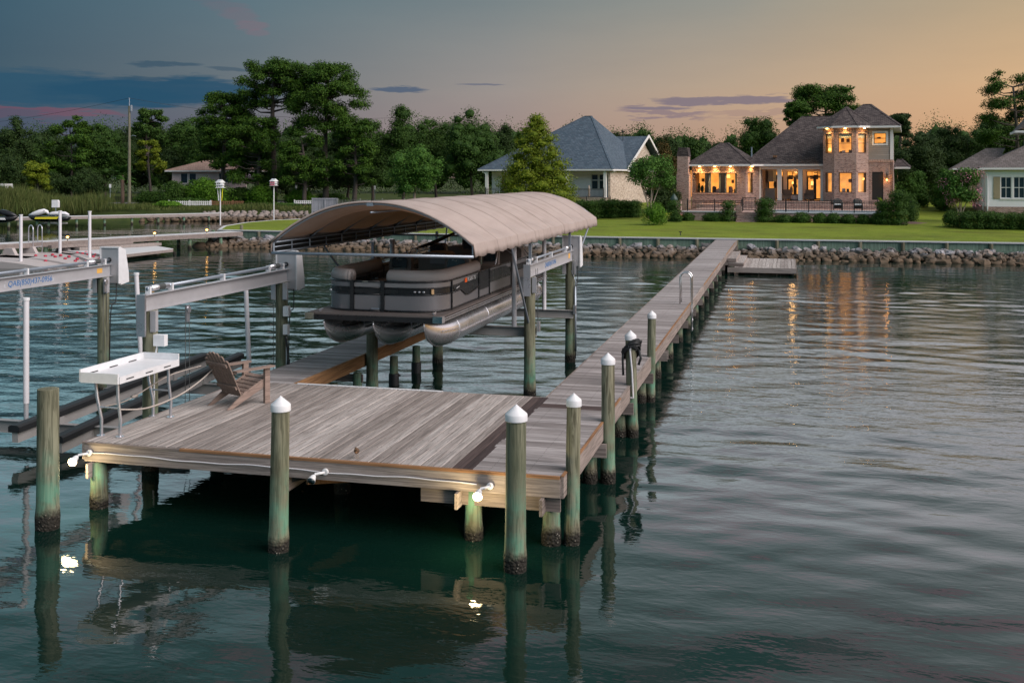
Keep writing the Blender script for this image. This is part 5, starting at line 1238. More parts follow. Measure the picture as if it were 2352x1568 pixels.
for o in op:
    s0, s1 = o[0] - 5.5, o[1] - 5.5
    window(hs, Mb, s0, (s0 + s1) / 2, FL + .02, 4.78, deep=2.2, fr=.13, name='glass_door'); window(hs, Mb, (s0 + s1) / 2 + .002, s1, FL + .02, 4.78, deep=2.2, fr=.13, name='glass_door', room=False)
    window(hs, Mb, s0, s1, 4.80, 5.24, deep=2.2, fr=.05, name='transom', vsplit=3)
seg_wall(hs, 'wall', m_brick, (5.75, 1.65), (5.75, 4.6), FL, 5.62, t_=-.2)
pl = bpy.data.lights.new('porch_lamp', 'POINT'); pl.energy = 40; pl.color = (1, .55, .2); pl.shadow_soft_size = .2
plo = bpy.data.objects.new('porch_lamp', pl); COL.objects.link(plo); plo.parent = hs; plo.location = (8.4, 3.1, 5.3)
# tower bay
T = [(11.24, 1.6), (11.24, .05), (12.22, -.9), (13.98, -.9), (14.92, .0)]
_, M1 = seg_wall(hs, 'wall', m_brick, T[1], T[2], F0, 8.55, [(.28, 1.05, 3.44, 5.09), (.28, 1.05, 6.74, 8.37)])
_, M2 = seg_wall(hs, 'wall', m_brick, T[2], T[3], F0, 8.55, [(.36, 1.42, 3.44, 5.09), (.33, 1.40, 6.74, 8.37)])
_, M3 = seg_wall(hs, 'wall', m_brick, T[3], T[4], F0, 8.55, [(.20, 1.05, 3.44, 5.09), (.20, 1.05, 6.74, 8.37)])
seg_wall(hs, 'wall', m_brick, (11.24, 4), T[1], F0, 8.55, t_=.2)
for Mx_, p, q in ((M1, T[1], T[2]), (M2, T[2], T[3]), (M3, T[3], T[4])):
    L = (Vector(q) - Vector(p)).length; b = MB(); b.box(0, L, -.018, .2, 8.552, 8.84, Mx_); b.build('brick_band', m_brickt, hs, local=True)
for Mx_, s0, s1, t0, t1 in ((M1, .28, 1.05, .28, 1.05), (M2, .36, 1.42, .33, 1.40), (M3, .20, 1.05, .20, 1.05)):
    dp_ = .75 if Mx_ is M2 else .34; window(hs, Mx_, s0, s1, 3.44, 5.09, deep=dp_, curt=.06); window(hs, Mx_, t0, t1, 6.74, 8.37, split=.5, deep=dp_, curt=.0)
    b = MB(); b.box(s0 - .05, s1 + .05, -.04, -.002, 3.34, 3.435, Mx_); b.build('sill', m_brickt, hs, local=True)
    b = MB(); b.box(s0 - .05, s1 + .05, -.02, -.002, 5.095, 5.30, Mx_); b.build('lintel', m_brickt, hs, local=True)
    b = MB(); n = 9
    for i in range(n):
        s_ = t0 + .05 + (t1 - t0 - .1) * i / (n - 1); b.v += [tuple(Mx_ @ Vector((s_, .16, 8.33))), tuple(Mx_ @ Vector((s_, .16, 7.98 - .05 * math.sin(i * 1.57))))]
    b.f = [(2 * i, 2 * i + 2, 2 * i + 3, 2 * i + 1) for i in range(n - 1)]; b.build('window_valance', m_curtain, hs, local=True)
# right block: brick below, siding above
_, Mr_ = seg_wall(hs, 'wall', m_brick, (14.92, 0), (16.85, 0), F0, 6.17, [(.27, 1.17, 2.80, 5.16)])
b = MB(); b.box(14.96, 16.86, -.03, .22, 5.93, 6.168) if False else b.box(14.94, 16.87, -.03, -.002, 5.95, 6.17); b.build('brick_band', m_brickt, hs, local=True)
seg_wall(hs, 'wall', m_brick, (16.85, 0), (16.85, 9), F0, 6.17, t_=.25)
_, Ms = seg_wall(hs, 'siding_wall', m_siding, (14.92, .04), (16.80, .04), 6.172, 8.86, [(.42, 1.38, 7.52, 8.40)])
seg_wall(hs, 'siding_wall', m_siding, (16.80, .04), (16.80, 9), 6.172, 8.86)
window(hs, Ms, .42, 1.38, 7.52, 8.40, split=.5, deep=1.0)
b = MB(); 
for (a0, a1, c0, c1) in ((.28, 1.52, 8.402, 8.56), (.28, 1.52, 7.37, 7.518), (.28, .418, 7.519, 8.401), (1.382, 1.52, 7.519, 8.401)): b.box(a0, a1, -.03, -.002, c0, c1, Ms)
b.build('window_trim', m_trim, hs, local=True)
b = MB(); b.box(16.62, 16.86, .0, .03, 6.172, 8.86); b.build('corner_board', m_trim, hs, local=True)
b = MB(); b.box(.27, 1.17, .08, .14, 2.80, 5.16, Mr_)
dr = b.build('door', m_frame, hs, local=True)
for k in range(2):
    for z_ in (2.95, 3.7, 4.45): b = MB(); b.box(.36 + .38 * k, .66 + .38 * k, .06, .078, z_, z_ + .6, Mr_); b.build('door_panel', m_frame, dr, local=True)
b = MB(); b.box(16.28, 16.44, -.22, -.06, 4.55, 4.95); b.lathe([(.02, 4.95), (.06, 5.02), (.01, 5.12)], (16.36, -.14, 0), 8); sc_ = b.build('wall_lantern', m_iron, hs, local=True)
b = MB(); b.lathe([(.03, 4.50), (.055, 4.58), (.05, 4.72), (.01, 4.80)], (16.36, -.14, -.08), 8); b.build('lantern_glow', m_bulb, sc_, local=True)
for (x, y, z, e_, nm) in ((16.36, -.42, 4.55, 18, 'lantern_lamp'),):
    l = bpy.data.lights.new(nm, 'POINT'); l.energy = e_; l.color = (1, .42, .10); l.shadow_soft_size = .08; lo = bpy.data.objects.new(nm, l); COL.objects.link(lo); lo.parent = hs; lo.location = (x, y, z)
# roofs
hip(hs, -.35, 5.35, -.55, 9, EV, 1.99, 2.6, 7.85, m_shing, ry=4.0)
b = MB(); b.prism([(5.35, -.55), (6.2, .62), (11.72, .62), (11.72, 2.2), (5.0, 2.2)], EV - .16, EV - .004); b.build('fascia', m_trim, hs, local=True)
# main roof: front plane down to the porch eave, left hip
b = MB(); RLx, RRx, RYm, RZ = 8.73, 12.9, 9.5, 10.45
b.quad((5.3, -.5 + .05, EV), (6.2, .62, EV), (11.72, .62, EV), (12.9, .62 + 1.2, EV + .62), (RRx, RYm, RZ), (RLx, RYm, RZ), (3.2, 4.6, EV + 1.0)) if False else None
b.quad((4.4, .62, EV), (11.72, .62, EV), (15.5, .62, EV), (15.5, RYm, RZ), (RLx, RYm, RZ)); b.quad((4.4, .62, EV), (RLx, RYm, RZ), (4.4, 18.4, EV)); b.quad((4.4, 18.4, EV), (RLx, RYm, RZ), (15.5, RYm, RZ), (15.5, 18.4, EV))
mr = b.build('roof', m_shing, hs, local=True)
b = MB(); b.bar((4.4, .62, EV), (RLx, RYm, RZ), .22, .05); b.build('ridge_cap', m_shing, mr, local=True)
b = MB(); b.bar((RLx, RYm, RZ), (14.5, RYm, RZ), .22, .05); b.build('ridge_cap', m_shing, mr, local=True)
b = MB(); b.tube([(5.0, 1.9, 6.4), (5.0, 1.9, 7.35)], .06, 8); b.tube([(5.0, 1.9, 7.34), (5.0, 1.9, 7.37)], .10, 8); b.build('vent_pipe', m_galv, mr, local=True)
b = MB(); b.box(6.9, 7.2, 1.45, 1.7, 6.45, 6.62); b.build('roof_vent', m_newx, mr, local=True)
# upper roofs
hip(hs, 13.2 - 1.2, 17.45, -.62, 10.5, EU, 14.4, 14.9, 11.15, m_shing, ry=4.9)
# octagonal tower roof
ap = (13.05, 2.1, 10.78); O = [(10.75, 2.6), (10.75, -.30), (12.0, -1.45), (14.2, -1.45), (15.35, -.35), (15.35, 2.6)]
b = MB()
for i in range(len(O) - 1): b.quad((O[i][0], O[i][1], EU + .01), (O[i + 1][0], O[i + 1][1], EU + .01), ap)
b.quad((O[-1][0], O[-1][1], EU + .01), (O[0][0], O[0][1], EU + .01), ap)
tr_ = b.build('tower_roof', m_shing, hs, local=True)
b = MB(); b.prism(O[::-1] if False else O, EU - .15, EU + .005); b.build('fascia', m_trim, tr_, local=True)
for p in O[1:5]: b = MB(); b.bar((p[0], p[1], EU + .01), ap, .2, .05); b.build('ridge_cap', m_shing, tr_, local=True)
b = MB(); b.prism([(11.2, 4), (11.2, .1), (12.2, -.85), (14.0, -.85), (14.95, .1), (14.95, 4)], 8.842, EU - .152); b.build('frieze', m_trim, hs, local=True)
b = MB(); b.prism([(14.95, .0), (16.9, .0), (16.9, 9), (14.95, 9)], 8.862, EU - .165); b.build('frieze', m_trim, hs, local=True)
b = MB(); b.prism([(0, -.04), (4.78, -.04), (5.8, 1.29), (11.25, 1.29), (11.25, 1.34), (0, 1.34)], 5.625, EV - .165); b.build('frieze', m_trim, hs, local=True)
hip(hs, 16.9, 18.2, 4, 9, 5.6, 17.2, 17.5, 6.3, m_shing)
for x in (.75, 2.1, 3.45): spot(hs, x, -.27, 5.66, 150)
spot(hs, 5.25, .38, 5.66, 60); spot(hs, 11.62, -.72, 8.80, 90); spot(hs, 13.1, -1.18, 8.80, 110); spot(hs, 14.62, -.78, 8.80, 90)
# interior lamps and furniture glimpsed through the glass
def glow(x, y, z, r, h, nm, mt=m_shade): b = MB(); b.lathe([(r, 0), (r * .75, h)], (x, y, z), 10); return b.build(nm, mt, hs, local=True)
glow(1.05, 1.4, 4.0, .16, .24, 'table_lamp'); glow(3.0, 1.6, 4.65, .16, .30, 'pendant_lamp'); glow(9.95, 5.4, 4.0, .17, .34, 'table_lamp'); glow(8.2, 5.6, 4.1, .12, .2, 'table_lamp'); glow(11.80, -.15, 6.95, .12, .22, 'table_lamp'); glow(14.3, .6, 4.55, .14, .34, 'pendant_lamp'); glow(12.15, .4, 4.65, .06, .1, 'pendant_lamp', m_bulb)
for k in range(6):
    b = MB(); b.blob((12.85 + .13 * k, .2, 4.78 + .03 * (k % 2)), .04, .04, .06, 6, 4, 0); b.build('chandelier_bulb', m_bulb, hs, local=True)
b = MB(); b.tube([(12.8, .2, 4.68), (13.55, .2, 4.68)], .015, 5); b.tube([(13.17, .2, 4.68), (13.17, .2, 5.1)], .01, 5); b.build('chandelier', m_iron, hs, local=True)
b = MB(); b.box(12.5, 13.9, .1, .9, 3.45, 3.52); b.build('dining_table', m_dark, hs, local=True)
rl_ = random.Random(8)
for k in range(5): b = MB(); x = 12.6 + .28 * k; b.box(x, x + .16, .0, .06, 3.45, 3.85); b.build('dining_chair', m_dark, hs, local=True)
for (x, y, z, w__, h__) in ((.5, .9, 3.35, .25, .8), (.75, 1.1, 3.35, .3, .6), (2.2, 1.5, 3.35, .6, .35), (3.3, 1.2, 3.35, .4, .45), (8.1, 5.3, 3.3, .3, .6), (11.9, .5, 3.45, .3, .4), (14.6, .4, 3.45, .25, .4)):
    b = MB(); b.blob((x, y, z + h__ / 2), w__ / 2, .12, h__ / 2, 8, 5, .3, seed=x); b.build('house_plant' if x < 1 else 'armchair', m_dkleaf if x < 1 else m_pstucco, hs, local=True)
for (x, h__) in ((5.95, 1.05),):
    b = MB(); b.box(x, x + .9, 3.4, 4.3, FL, FL + h__); b.build('grill_counter', m_grey, hs, local=True); b = MB(); b.prism([(x, 4.3), (x + .9, 4.3), (x + .65, 3.9), (x + .25, 3.9)], 4.3, 5.3); b.build('grill_hood', m_grey, hs, local=True)
# porch furniture: things of their own
def porch_thing(nm, lab, cat, x, y, mt, kind, grp=None):
    wx, wy = H1.w(x, y); t_ = thing(nm, lab, cat, (wx, wy, FL), A1, grp)
    if kind == 'arm':
        for (bb, pn) in (((-.36, .36, -.3, .35, .12, .42), 'seat'), ((-.36, .36, .25, .42, .42, .95), 'backrest'), ((-.44, -.362, -.3, .4, .12, .62), 'armrest'), ((.362, .44, -.3, .4, .12, .62), 'armrest')):
            b = MB(); b.box(*bb); b.build(pn, mt, t_, local=True)
        for sx in (-.35, .35):
            for sy in (-.25, .33): b = MB(); b.box(sx - .03, sx + .03, sy - .03, sy + .03, 0, .12); b.build('leg', m_frame, t_, local=True)
    else:
        b = MB(); b.lathe([(.30, 0), (.42, .12), (.43, .40), (.34, .50)], (0, 0, 0), 18); b.build('body', mt, t_, local=True, auto=40); b = MB(); b.lathe([(.46, .501), (.46, .54)], (0, 0, 0), 18); b.build('table_top', m_frame, t_, local=True)
porch_thing('wicker_armchair', 'brown wicker armchair on the porch behind the middle column, left of the round table', 'armchair', 7.98, 2.6, m_taupe_w, 'arm', 'porch armchairs')
porch_thing('wicker_armchair', 'brown wicker armchair on the porch, right of the third column', 'armchair', 9.9, 2.5, m_taupe_w, 'arm', 'porch armchairs')
porch_thing('porch_table', 'round pale drum table on the porch between the armchairs', 'table', 8.75, 2.4, m_pstucco, 'drum')

# patio, pool and railings
pt = thing('pool_terrace', 'raised brick pool terrace with pale coping in front of the brick house', 'terrace', (H1.o[0], H1.o[1], 0), A1)
b = MB(); b.box(1.55, 16.5, -14.0, -13.7, .8, 2.08); b.build('retaining_wall', m_brick, pt, local=True)
b = MB(); b.box(1.5, 6.35, -14.05, -13.5, 2.082, 2.16); b.build('coping', m_cap, pt, local=True); b = MB(); b.box(7.55, 16.5, -14.05, -13.3, 2.082, 2.16); b.build('coping', m_cap, pt, local=True)
b = MB(); b.box(1.55, 7.6, -13.7, -3.0, .8, 2.10); b.box(7.6, 16.5, -9.0, -3.0, .8, 2.10); b.build('paving', m_brick, pt, local=True)
b = MB(); b.box(1.0, 17.0, -3.0, 1.1, .8, 2.40); b.box(4.7, 12, -2.2, 1.1, 2.40, FL - .003); b.build('upper_paving', m_brick, pt, local=True)
b = MB(); b.box(7.6, 16.4, -13.3, -9.3, 1.9, 2.02); b.build('pool_water', simple('pool_water', (.03, .16, .25), .05, var=.2), pt, local=True)
b = MB(); b.box(7.6, 16.5, -9.3, -9.0, 2.03, 2.17); b.build('coping', m_cap, pt, local=True)
for i in range(4): b = MB(); b.box(6.2, 7.7, -14.05 - .32 * (4 - i), -14.052, 1.3 if i == 0 else 1.3 + .17 * i + .002, 1.3 + .17 * (i + 1)); b.build('step', m_brick, pt, local=True)
for x in (1.5, 6.05, 7.6): b = MB(); b.box(x, x + .42, -14.1, -13.68, 1.1, 2.9 if x < 2 else 2.55); b.build('brick_pier', m_brick, pt, local=True)
for x in (10.2, 14.7): b = MB(); b.blob((x, -13.26, 2.10), .07, .03, .05, 8, 5, 0); b.build('pool_light', m_poolled, pt, local=True)
rr_ = thing('iron_railing', 'black iron railing with a gate around the pool terrace', 'railing', (H1.o[0], H1.o[1], 0), A1)
def railing(par, x0, x1, y, z0, z1, step=1.75, bar=.115):
    b = MB(); 
    for z in (z0 + .08, z1 - .16, z1 - .03): b.box(x0, x1, y - .02, y + .02, z - .018, z + .018)
    b.build('rail', m_iron, par, local=True)
    b = MB(); x = x0 + .05
    while x < x1: b.box(x - .011, x + .011, y - .010, y + .010, z0 + .1, z1 - .05); x += bar
    o = b.build('baluster', m_iron, par, local=True); o['kind'] = 'stuff'
    n = max(1, round((x1 - x0) / step))
    for k in range(n + 1):
        x = x0 + (x1 - x0) * k / n; b = MB(); b.box(x - .035, x + .035, y - .035, y + .035, z0 - .02, z1 + .04); b.lathe([(.03, 0), (.045, .05), (.01, .09)], (x, y, z1 + .04), 6); b.build('post', m_iron, par, local=True)
railing(rr_, 2.38, 6.45, -13.85, 2.17, 2.98); railing(rr_, 8.05, 16.0, -13.85, 2.17, 3.02)
gt = MB(); gt.box(6.5, 7.5, -13.88, -13.83, 3.16, 3.2); gt.box(6.5, 7.5, -13.88, -13.83, 2.28, 2.32); gt.box(6.5, 6.55, -13.885, -13.825, 2.2, 3.24); gt.box(7.45, 7.5, -13.885, -13.825, 2.2, 3.24); go_ = gt.build('gate', m_iron, rr_, local=True)
b = MB(); x = 6.6
while x < 7.45: b.box(x - .011, x + .011, -13.865, -13.845, 2.321, 3.159); x += .11
o = b.build('gate_bar', m_iron, go_, local=True); o['kind'] = 'stuff'
for k, (x, wd) in enumerate(((12.9, 'left of the pair on the pool terrace'), (14.4, 'right of the pair on the pool terrace'))):
    wx, wy = H1.w(x, -7.6); adirondack('adirondack_chair', 'dark green adirondack chair with a pale cushion, ' + wd, (wx, wy, 2.10), A1 + math.pi + .1, m_dkchair if False else simple('dark_green_plastic', (.012, .022, .022), .5), 1.05, 'dark chairs by the pool')
    b = MB(); b.box(wx - .26, wx + .26, wy - .32, wy + .1, 2.56, 2.66); tag(b.build('cushion', m_trim), 'white cushion on the dark pool chair, ' + ('left one' if k == 0 else 'right one'), 'cushion', 'cushions on the pool chairs')

# ------------------------------------------------------------------ middle house: blue-grey roof, gable to the right
H2 = Fr(1395, 111, -6.2)
hm = thing('grey_roofed_house', 'buff brick house with a steep blue-grey hip roof, brick gable and white eaves', 'house', (H2.o[0], H2.o[1], 0), A1)
seg_wall(hm, 'wall', m_stucco, (-14.1, 2.2), (0, 2.2), 2.5, 5.3, [(14.1 - 2.45, 14.1 - .75, 3.35, 5.05), (1.2, 3.2, 2.6, 4.9)])
_, Mw = seg_wall(hm, 'wall', m_brickl, (0.0, .3), (0.0, 24), 1.2, 5.3, t_=-.25)
Mm = Matrix.Translation((-14.1, 2.2, 0)); window(hm, Mm, 14.1 - 2.45, 14.1 - 1.62, 3.35, 5.05, lit=False, split=.6, frame=m_trim, fr=.09); window(hm, Mm, 14.1 - 1.58, 14.1 - .75, 3.35, 5.05, lit=False, split=.6, frame=m_trim, fr=.09)
b = MB(); b.box(-14.1, -.01, -.6, 2.2, .8, 2.55); b.build('porch_base', m_brickl, hm, local=True)
b = MB(); b.box(-12.9, -10.9, 2.25, 2.32, 2.6, 4.9); b.build('door_recess', m_brick, hm, local=True)
for x in (-13.9, -9.2, -4.6, -.36): b = MB(); b.box(x, x + .3, -.3, .0, 2.55, 5.28); b.build('porch_column', m_trim, hm, local=True)
r2 = hip(hm, -14.7, .75, -.6, 20.0, 5.55, -5.1, -4.3, 11.75, m_shingb, ry=8.6)
# gable wing to the right
GZ, GA, GE = 9.62, 15.8, .75
b = MB(); b.quad((GE, 5.6, 5.55), (GE, GA, GZ), (-9, GA, GZ), (-9, 5.6, 5.55)); b.quad((GE, GA, GZ), (GE, 26, 5.55), (-9, 26, 5.55), (-9, GA, GZ)); b.build('roof', m_shingb, hm, local=True)
b = MB(); b.prism([(6.6, 5.302), (25, 5.302), (15.8, 9.1)], -.25, 0, Matrix(((0, 0, 1, 0), (1, 0, 0, 0), (0, 1, 0, 0), (0, 0, 0, 1)))); b.build('gable_wall', m_brickl, hm, local=True)
for p, q in (((GE + .02, 5.5, 5.5), (GE + .02, GA, GZ + .02)), ((GE + .02, 26.1, 5.5), (GE + .02, GA, GZ + .02))): b = MB(); b.bar(p, q, .08, .30); b.build('barge_board', m_trim, hm, local=True)
b = MB(); b.box(.002, .73, 5.9, 25.7, 5.32, 5.40); b.build('soffit', m_trim, hm, local=True)
b = MB(); b.tube(spline([(.70, .5, 5.35), (.25, .55, 5.1), (.12, .5, 4.8), (.12, .5, 2.2), (.3, .5, 1.6)]), .06, 8); b.build('downpipe', m_white, hm, local=True, smooth=True)
b = MB(); b.tube(spline([(-14.2, -.4, 5.3), (-13.9, -.3, 5.1), (-13.85, -.2, 4.8)]), .06, 8); b.build('downpipe', m_white, hm, local=True, smooth=True)
r_2 = thing('iron_railing', 'black porch railing of the blue-grey roofed house', 'railing', (H2.o[0], H2.o[1], 0), A1); railing(r_2, -13.8, -.3, -.45, 2.56, 3.5, 3.3, .14)
r_3 = thing('iron_fence', 'low black iron fence in front of the brick base of the grey-roofed house', 'fence', (H2.o[0], H2.o[1], 0), A1); railing(r_3, -6.5, 1.2, -3.2, 1.4, 2.62, 2.4, .14)
b = MB(); b.lathe([(.10, 0), (.16, .3), (.08, .45), (.15, .8), (.11, 1.05), (.05, 1.25)], (0, 0, 0), 10); wx, wy = H2.w(-2.0, -.1); b.v = [(p[0] + wx, p[1] + wy, p[2] + 2.56) for p in b.v]; tag(b.build('garden_statue', m_brickl, smooth=True), 'pale stone figure standing on the porch of the grey-roofed house', 'statue')
ax_, ay_ = H2.w(-.8, 9.5)
b = MB(); b.tube([(0, 0, 8.9), (0, 0, 10.3)], .03, 6); b.tube([(-.3, 0, 10.0), (.5, .1, 10.2)], .02, 5); b.tube([(.5, .1, 10.2), (.9, .1, 9.8)], .02, 5); b.box(-.15, .15, -.05, .05, 9.85, 10.0); b.v = [(p[0] + ax_, p[1] + ay_, p[2]) for p in b.v]; tag(b.build('roof_antenna', m_iron), 'small dark antenna on the right slope of the blue-grey roof', 'antenna')

# ------------------------------------------------------------------ white house at the right edge
H3 = Fr(1960 + 935 / 3.0765, 83, -6.2)
hw_ = thing('white_house', 'white stucco house with grey shingles and tan shutters at the right edge', 'house', (H3.o[0], H3.o[1], 0), A1)
_, Mq = seg_wall(hw_, 'wall', m_stucco, (0, 0), (9, 0), 2.38, 5.25, [(1.08, 1.86, 3.05, 4.74), (2.0, 2.8, 3.05, 4.74)])
seg_wall(hw_, 'brick_base', m_brick, (0, -.03), (9, -.03), .8, 2.378)
seg_wall(hw_, 'wall', m_stucco, (-.3, 12), (0.0, .25), 2.38, 5.25, [(8.2, 9.4, 3.2, 4.7)]); seg_wall(hw_, 'brick_base', m_brick, (-.33, 12), (-.03, .22), .8, 2.378)
for (a, c_) in ((1.08, 1.86), (2.0, 2.8)):
    window(hw_, Mq, a, c_, 3.05, 4.74, lit=False, split=.5, vsplit=2, frame=m_trim, fr=.05)
b = MB(); b.box(1.02, 2.9, -.06, -.002, 2.93, 3.048); b.box(1.862, 1.998, -.02, -.001, 3.05, 4.74); b.build('sill', m_trim, hw_, local=True)
b = MB(); b.box(.55, 1.04, -.05, -.002, 3.0, 4.76); b.build('shutter', m_shutter, hw_, local=True)
for z in (3.05, 3.9): b = MB(); b.box(.60, .99, -.058, -.0505, z, z + .7); b.build('shutter_panel', m_shutter, hw_, local=True)
hip(hw_, -.55, 12, -.5, 14, 5.46, 5.6, 6.4, 8.4, m_shingg, ry=6.5); b = MB(); b.quad((-2.3, 3.5, 5.46), (1.0, 3.5, 5.46), (2.0, 7.5, 7.2), (0.5, 7.5, 7.2)); b.quad((-2.3, 3.5, 5.46), (.5, 7.5, 7.2), (-2.3, 13, 5.46)); b.build('roof', m_shingg, hw_, local=True)
b = MB(); b.box(-2.3, -.6, 3.4, 13, 5.32, 5.455); b.build('fascia', m_trim, hw_, local=True)
b = MB(); b.box(3.6, 9, 5.0, 9, 7.0, 10.6); b.build('upper_wall', m_stucco, hw_, local=True)
b = MB(); b.prism([(2.6, 8.55), (3.6, 8.95), (6.5, 13.0), (9.4, 8.95), (10, 8.55), (6.5, 13.2)], -9.2, -4.5, Matrix(((1, 0, 0, 0), (0, 0, -1, 0), (0, 1, 0, 0), (0, 0, 0, 1)))); b.build('upper_roof', m_shingg, hw_, local=True)
b = MB(); b.box(2.5, 3.7, 4.5, 9.2, 8.38, 8.56); b.build('fascia', m_trim, hw_, local=True)
for x, y in ((.12, -.08), (-.12, .9)): b = MB(); b.tube(spline([(x - .5, y - .2, 5.3), (x - .1, y - .05, 5.0), (x, y, 4.7), (x, y, 2.0)]), .055, 8); b.build('downpipe', m_white, hw_, local=True, smooth=True)

# ------------------------------------------------------------------ pink bungalow across the cove
x0, z_ = 0, 0; bx, by, bz_ = D(395, 417, 134)
bh = thing('bungalow', 'small pinkish bungalow with a brown hip roof half hidden behind the pines', 'house', (bx, by, 0), TH)
_, Mk = seg_wall(bh, 'wall', m_pstucco, (0, 0), (9.5, 0), 1.5, 5.4, [(1.1, 2.0, 3.9, 5.2), (2.2, 3.1, 3.9, 5.2), (6, 7.6, 4.0, 5.2)])
seg_wall(bh, 'wall', m_pstucco, (0, 8), (0, .2), 1.5, 5.4)
for a, c_ in ((1.1, 2.0), (2.2, 3.1), (6, 7.6)): window(bh, Mk, a, c_, 3.9 if a < 5 else 4.0, 5.2, lit=False, frame=m_trim)
m_brshing = brick_mat('tan_shingles', (.30, .20, .16), (.38, .26, .21), (.2, .14, .12), .3, .3, .02, (.25, .17, .14), True)
hip(bh, -.7, 10.2, -.8, 9, 5.55, 3.0, 6.5, 6.9, m_brshing)
b = MB(); b.box(-.5, 9.5, -1.5, -.01, 1.4, 3.1); b.build('deck_base', m_brick, bh, local=True)
# ------------------------------------------------------------------ foliage
def leaf_cloud(puffs, n_per, size, seed, elong=1.0, shell=.62, up=.35, core=True, droop=0):
    """many leaf-sized faces spread through the crown's clumps; returns verts, quads, tone"""
    g = np.random.default_rng(seed); P = np.array([p[0] for p in puffs], float); Rr = np.array([p[1] for p in puffs], float)
    w_ = (Rr[:, 0] * Rr[:, 1] * Rr[:, 2]) ** (2 / 3); n = np.maximum(12, (n_per * w_ / w_.mean()).astype(int)); idx = np.repeat(np.arange(len(P)), n); N = len(idx)
    d = g.normal(size=(N, 3)); d /= np.linalg.norm(d, axis=1)[:, None]
    r = shell + (1.20 - shell) * g.random(N) ** .75; r *= 1 + .10 * np.sin(d[:, 0] * 7 + idx) * np.cos(d[:, 1] * 6 + idx * 2) + .08 * np.sin(d[:, 2] * 9 + idx)
    c = P[idx] + d * Rr[idx] * r[:, None]
    nr = d * .8 + g.normal(size=(N, 3)) * .65; nr[:, 2] += up; nr /= np.linalg.norm(nr, axis=1)[:, None]
    a = np.cross(nr, g.normal(size=(N, 3))); 
    if elong > 1.5: a = a * .5 + d * 1.0; a -= nr * (a * nr).sum(1)[:, None]
    a /= np.linalg.norm(a, axis=1)[:, None] + 1e-9; b_ = np.cross(nr, a)
    s = size * (.6 + .8 * g.random(N))[:, None]; A_ = a * s * elong; B__ = b_ * s * .62
    v = np.stack([c - A_ * .5, c + B__ * .5, c + A_ * .5, c - B__ * .5], 1).reshape(-1, 3)
    f = np.arange(N * 4).reshape(-1, 4); tone = np.repeat(g.random(N) ** 2, 4)
    if core:
        vs = [v]; fs = [f]; n0 = len(v); tn = [tone]
        for k, (p, rad) in enumerate(puffs):
            m = MB(); m.blob(p, rad[0] * .55, rad[1] * .55, rad[2] * .55, 7, 5, .3, seed=k); q = np.array([x for x in m.f]); vv = np.array(m.v)
            vs.append(vv); fs.append(q + n0); n0 += len(vv); tn.append(np.zeros(len(vv)))
        v, f, tone = np.concatenate(vs), np.concatenate(fs), np.concatenate(tn)
    return v, f, tone
def leaf_mesh(name, data, mat):
    v, f, tone = data; me = np_mesh(name, v, f, mat); at = me.attributes.new('tone', 'FLOAT', 'POINT'); at.data.foreach_set('value', tone.astype(np.float32)); return me
def sub_puffs(c, R_, n, rs, g, flat=.7, low=-.5):
    out = []
    for i in range(n):
        while True:
            d = g.normal(size=3); d /= np.linalg.norm(d)
            if d[2] > low: break
        r = .45 + .5 * g.random(); s = rs * (.7 + .6 * g.random())
        out.append(((c[0] + d[0] * R_[0] * r, c[1] + d[1] * R_[1] * r, c[2] + d[2] * R_[2] * r), (s, s, s * flat)))
    return out
def trunk(pts, r0, r1, n=8): b = MB(); m = len(pts); b.tube(pts, [r0 + (r1 - r0) * (i / (m - 1)) ** .8 for i in range(m)], n); return b
def gz(x, y): return hb(x, y) if inside((x, y), bank_poly) else hl(x, y)
TREES = []
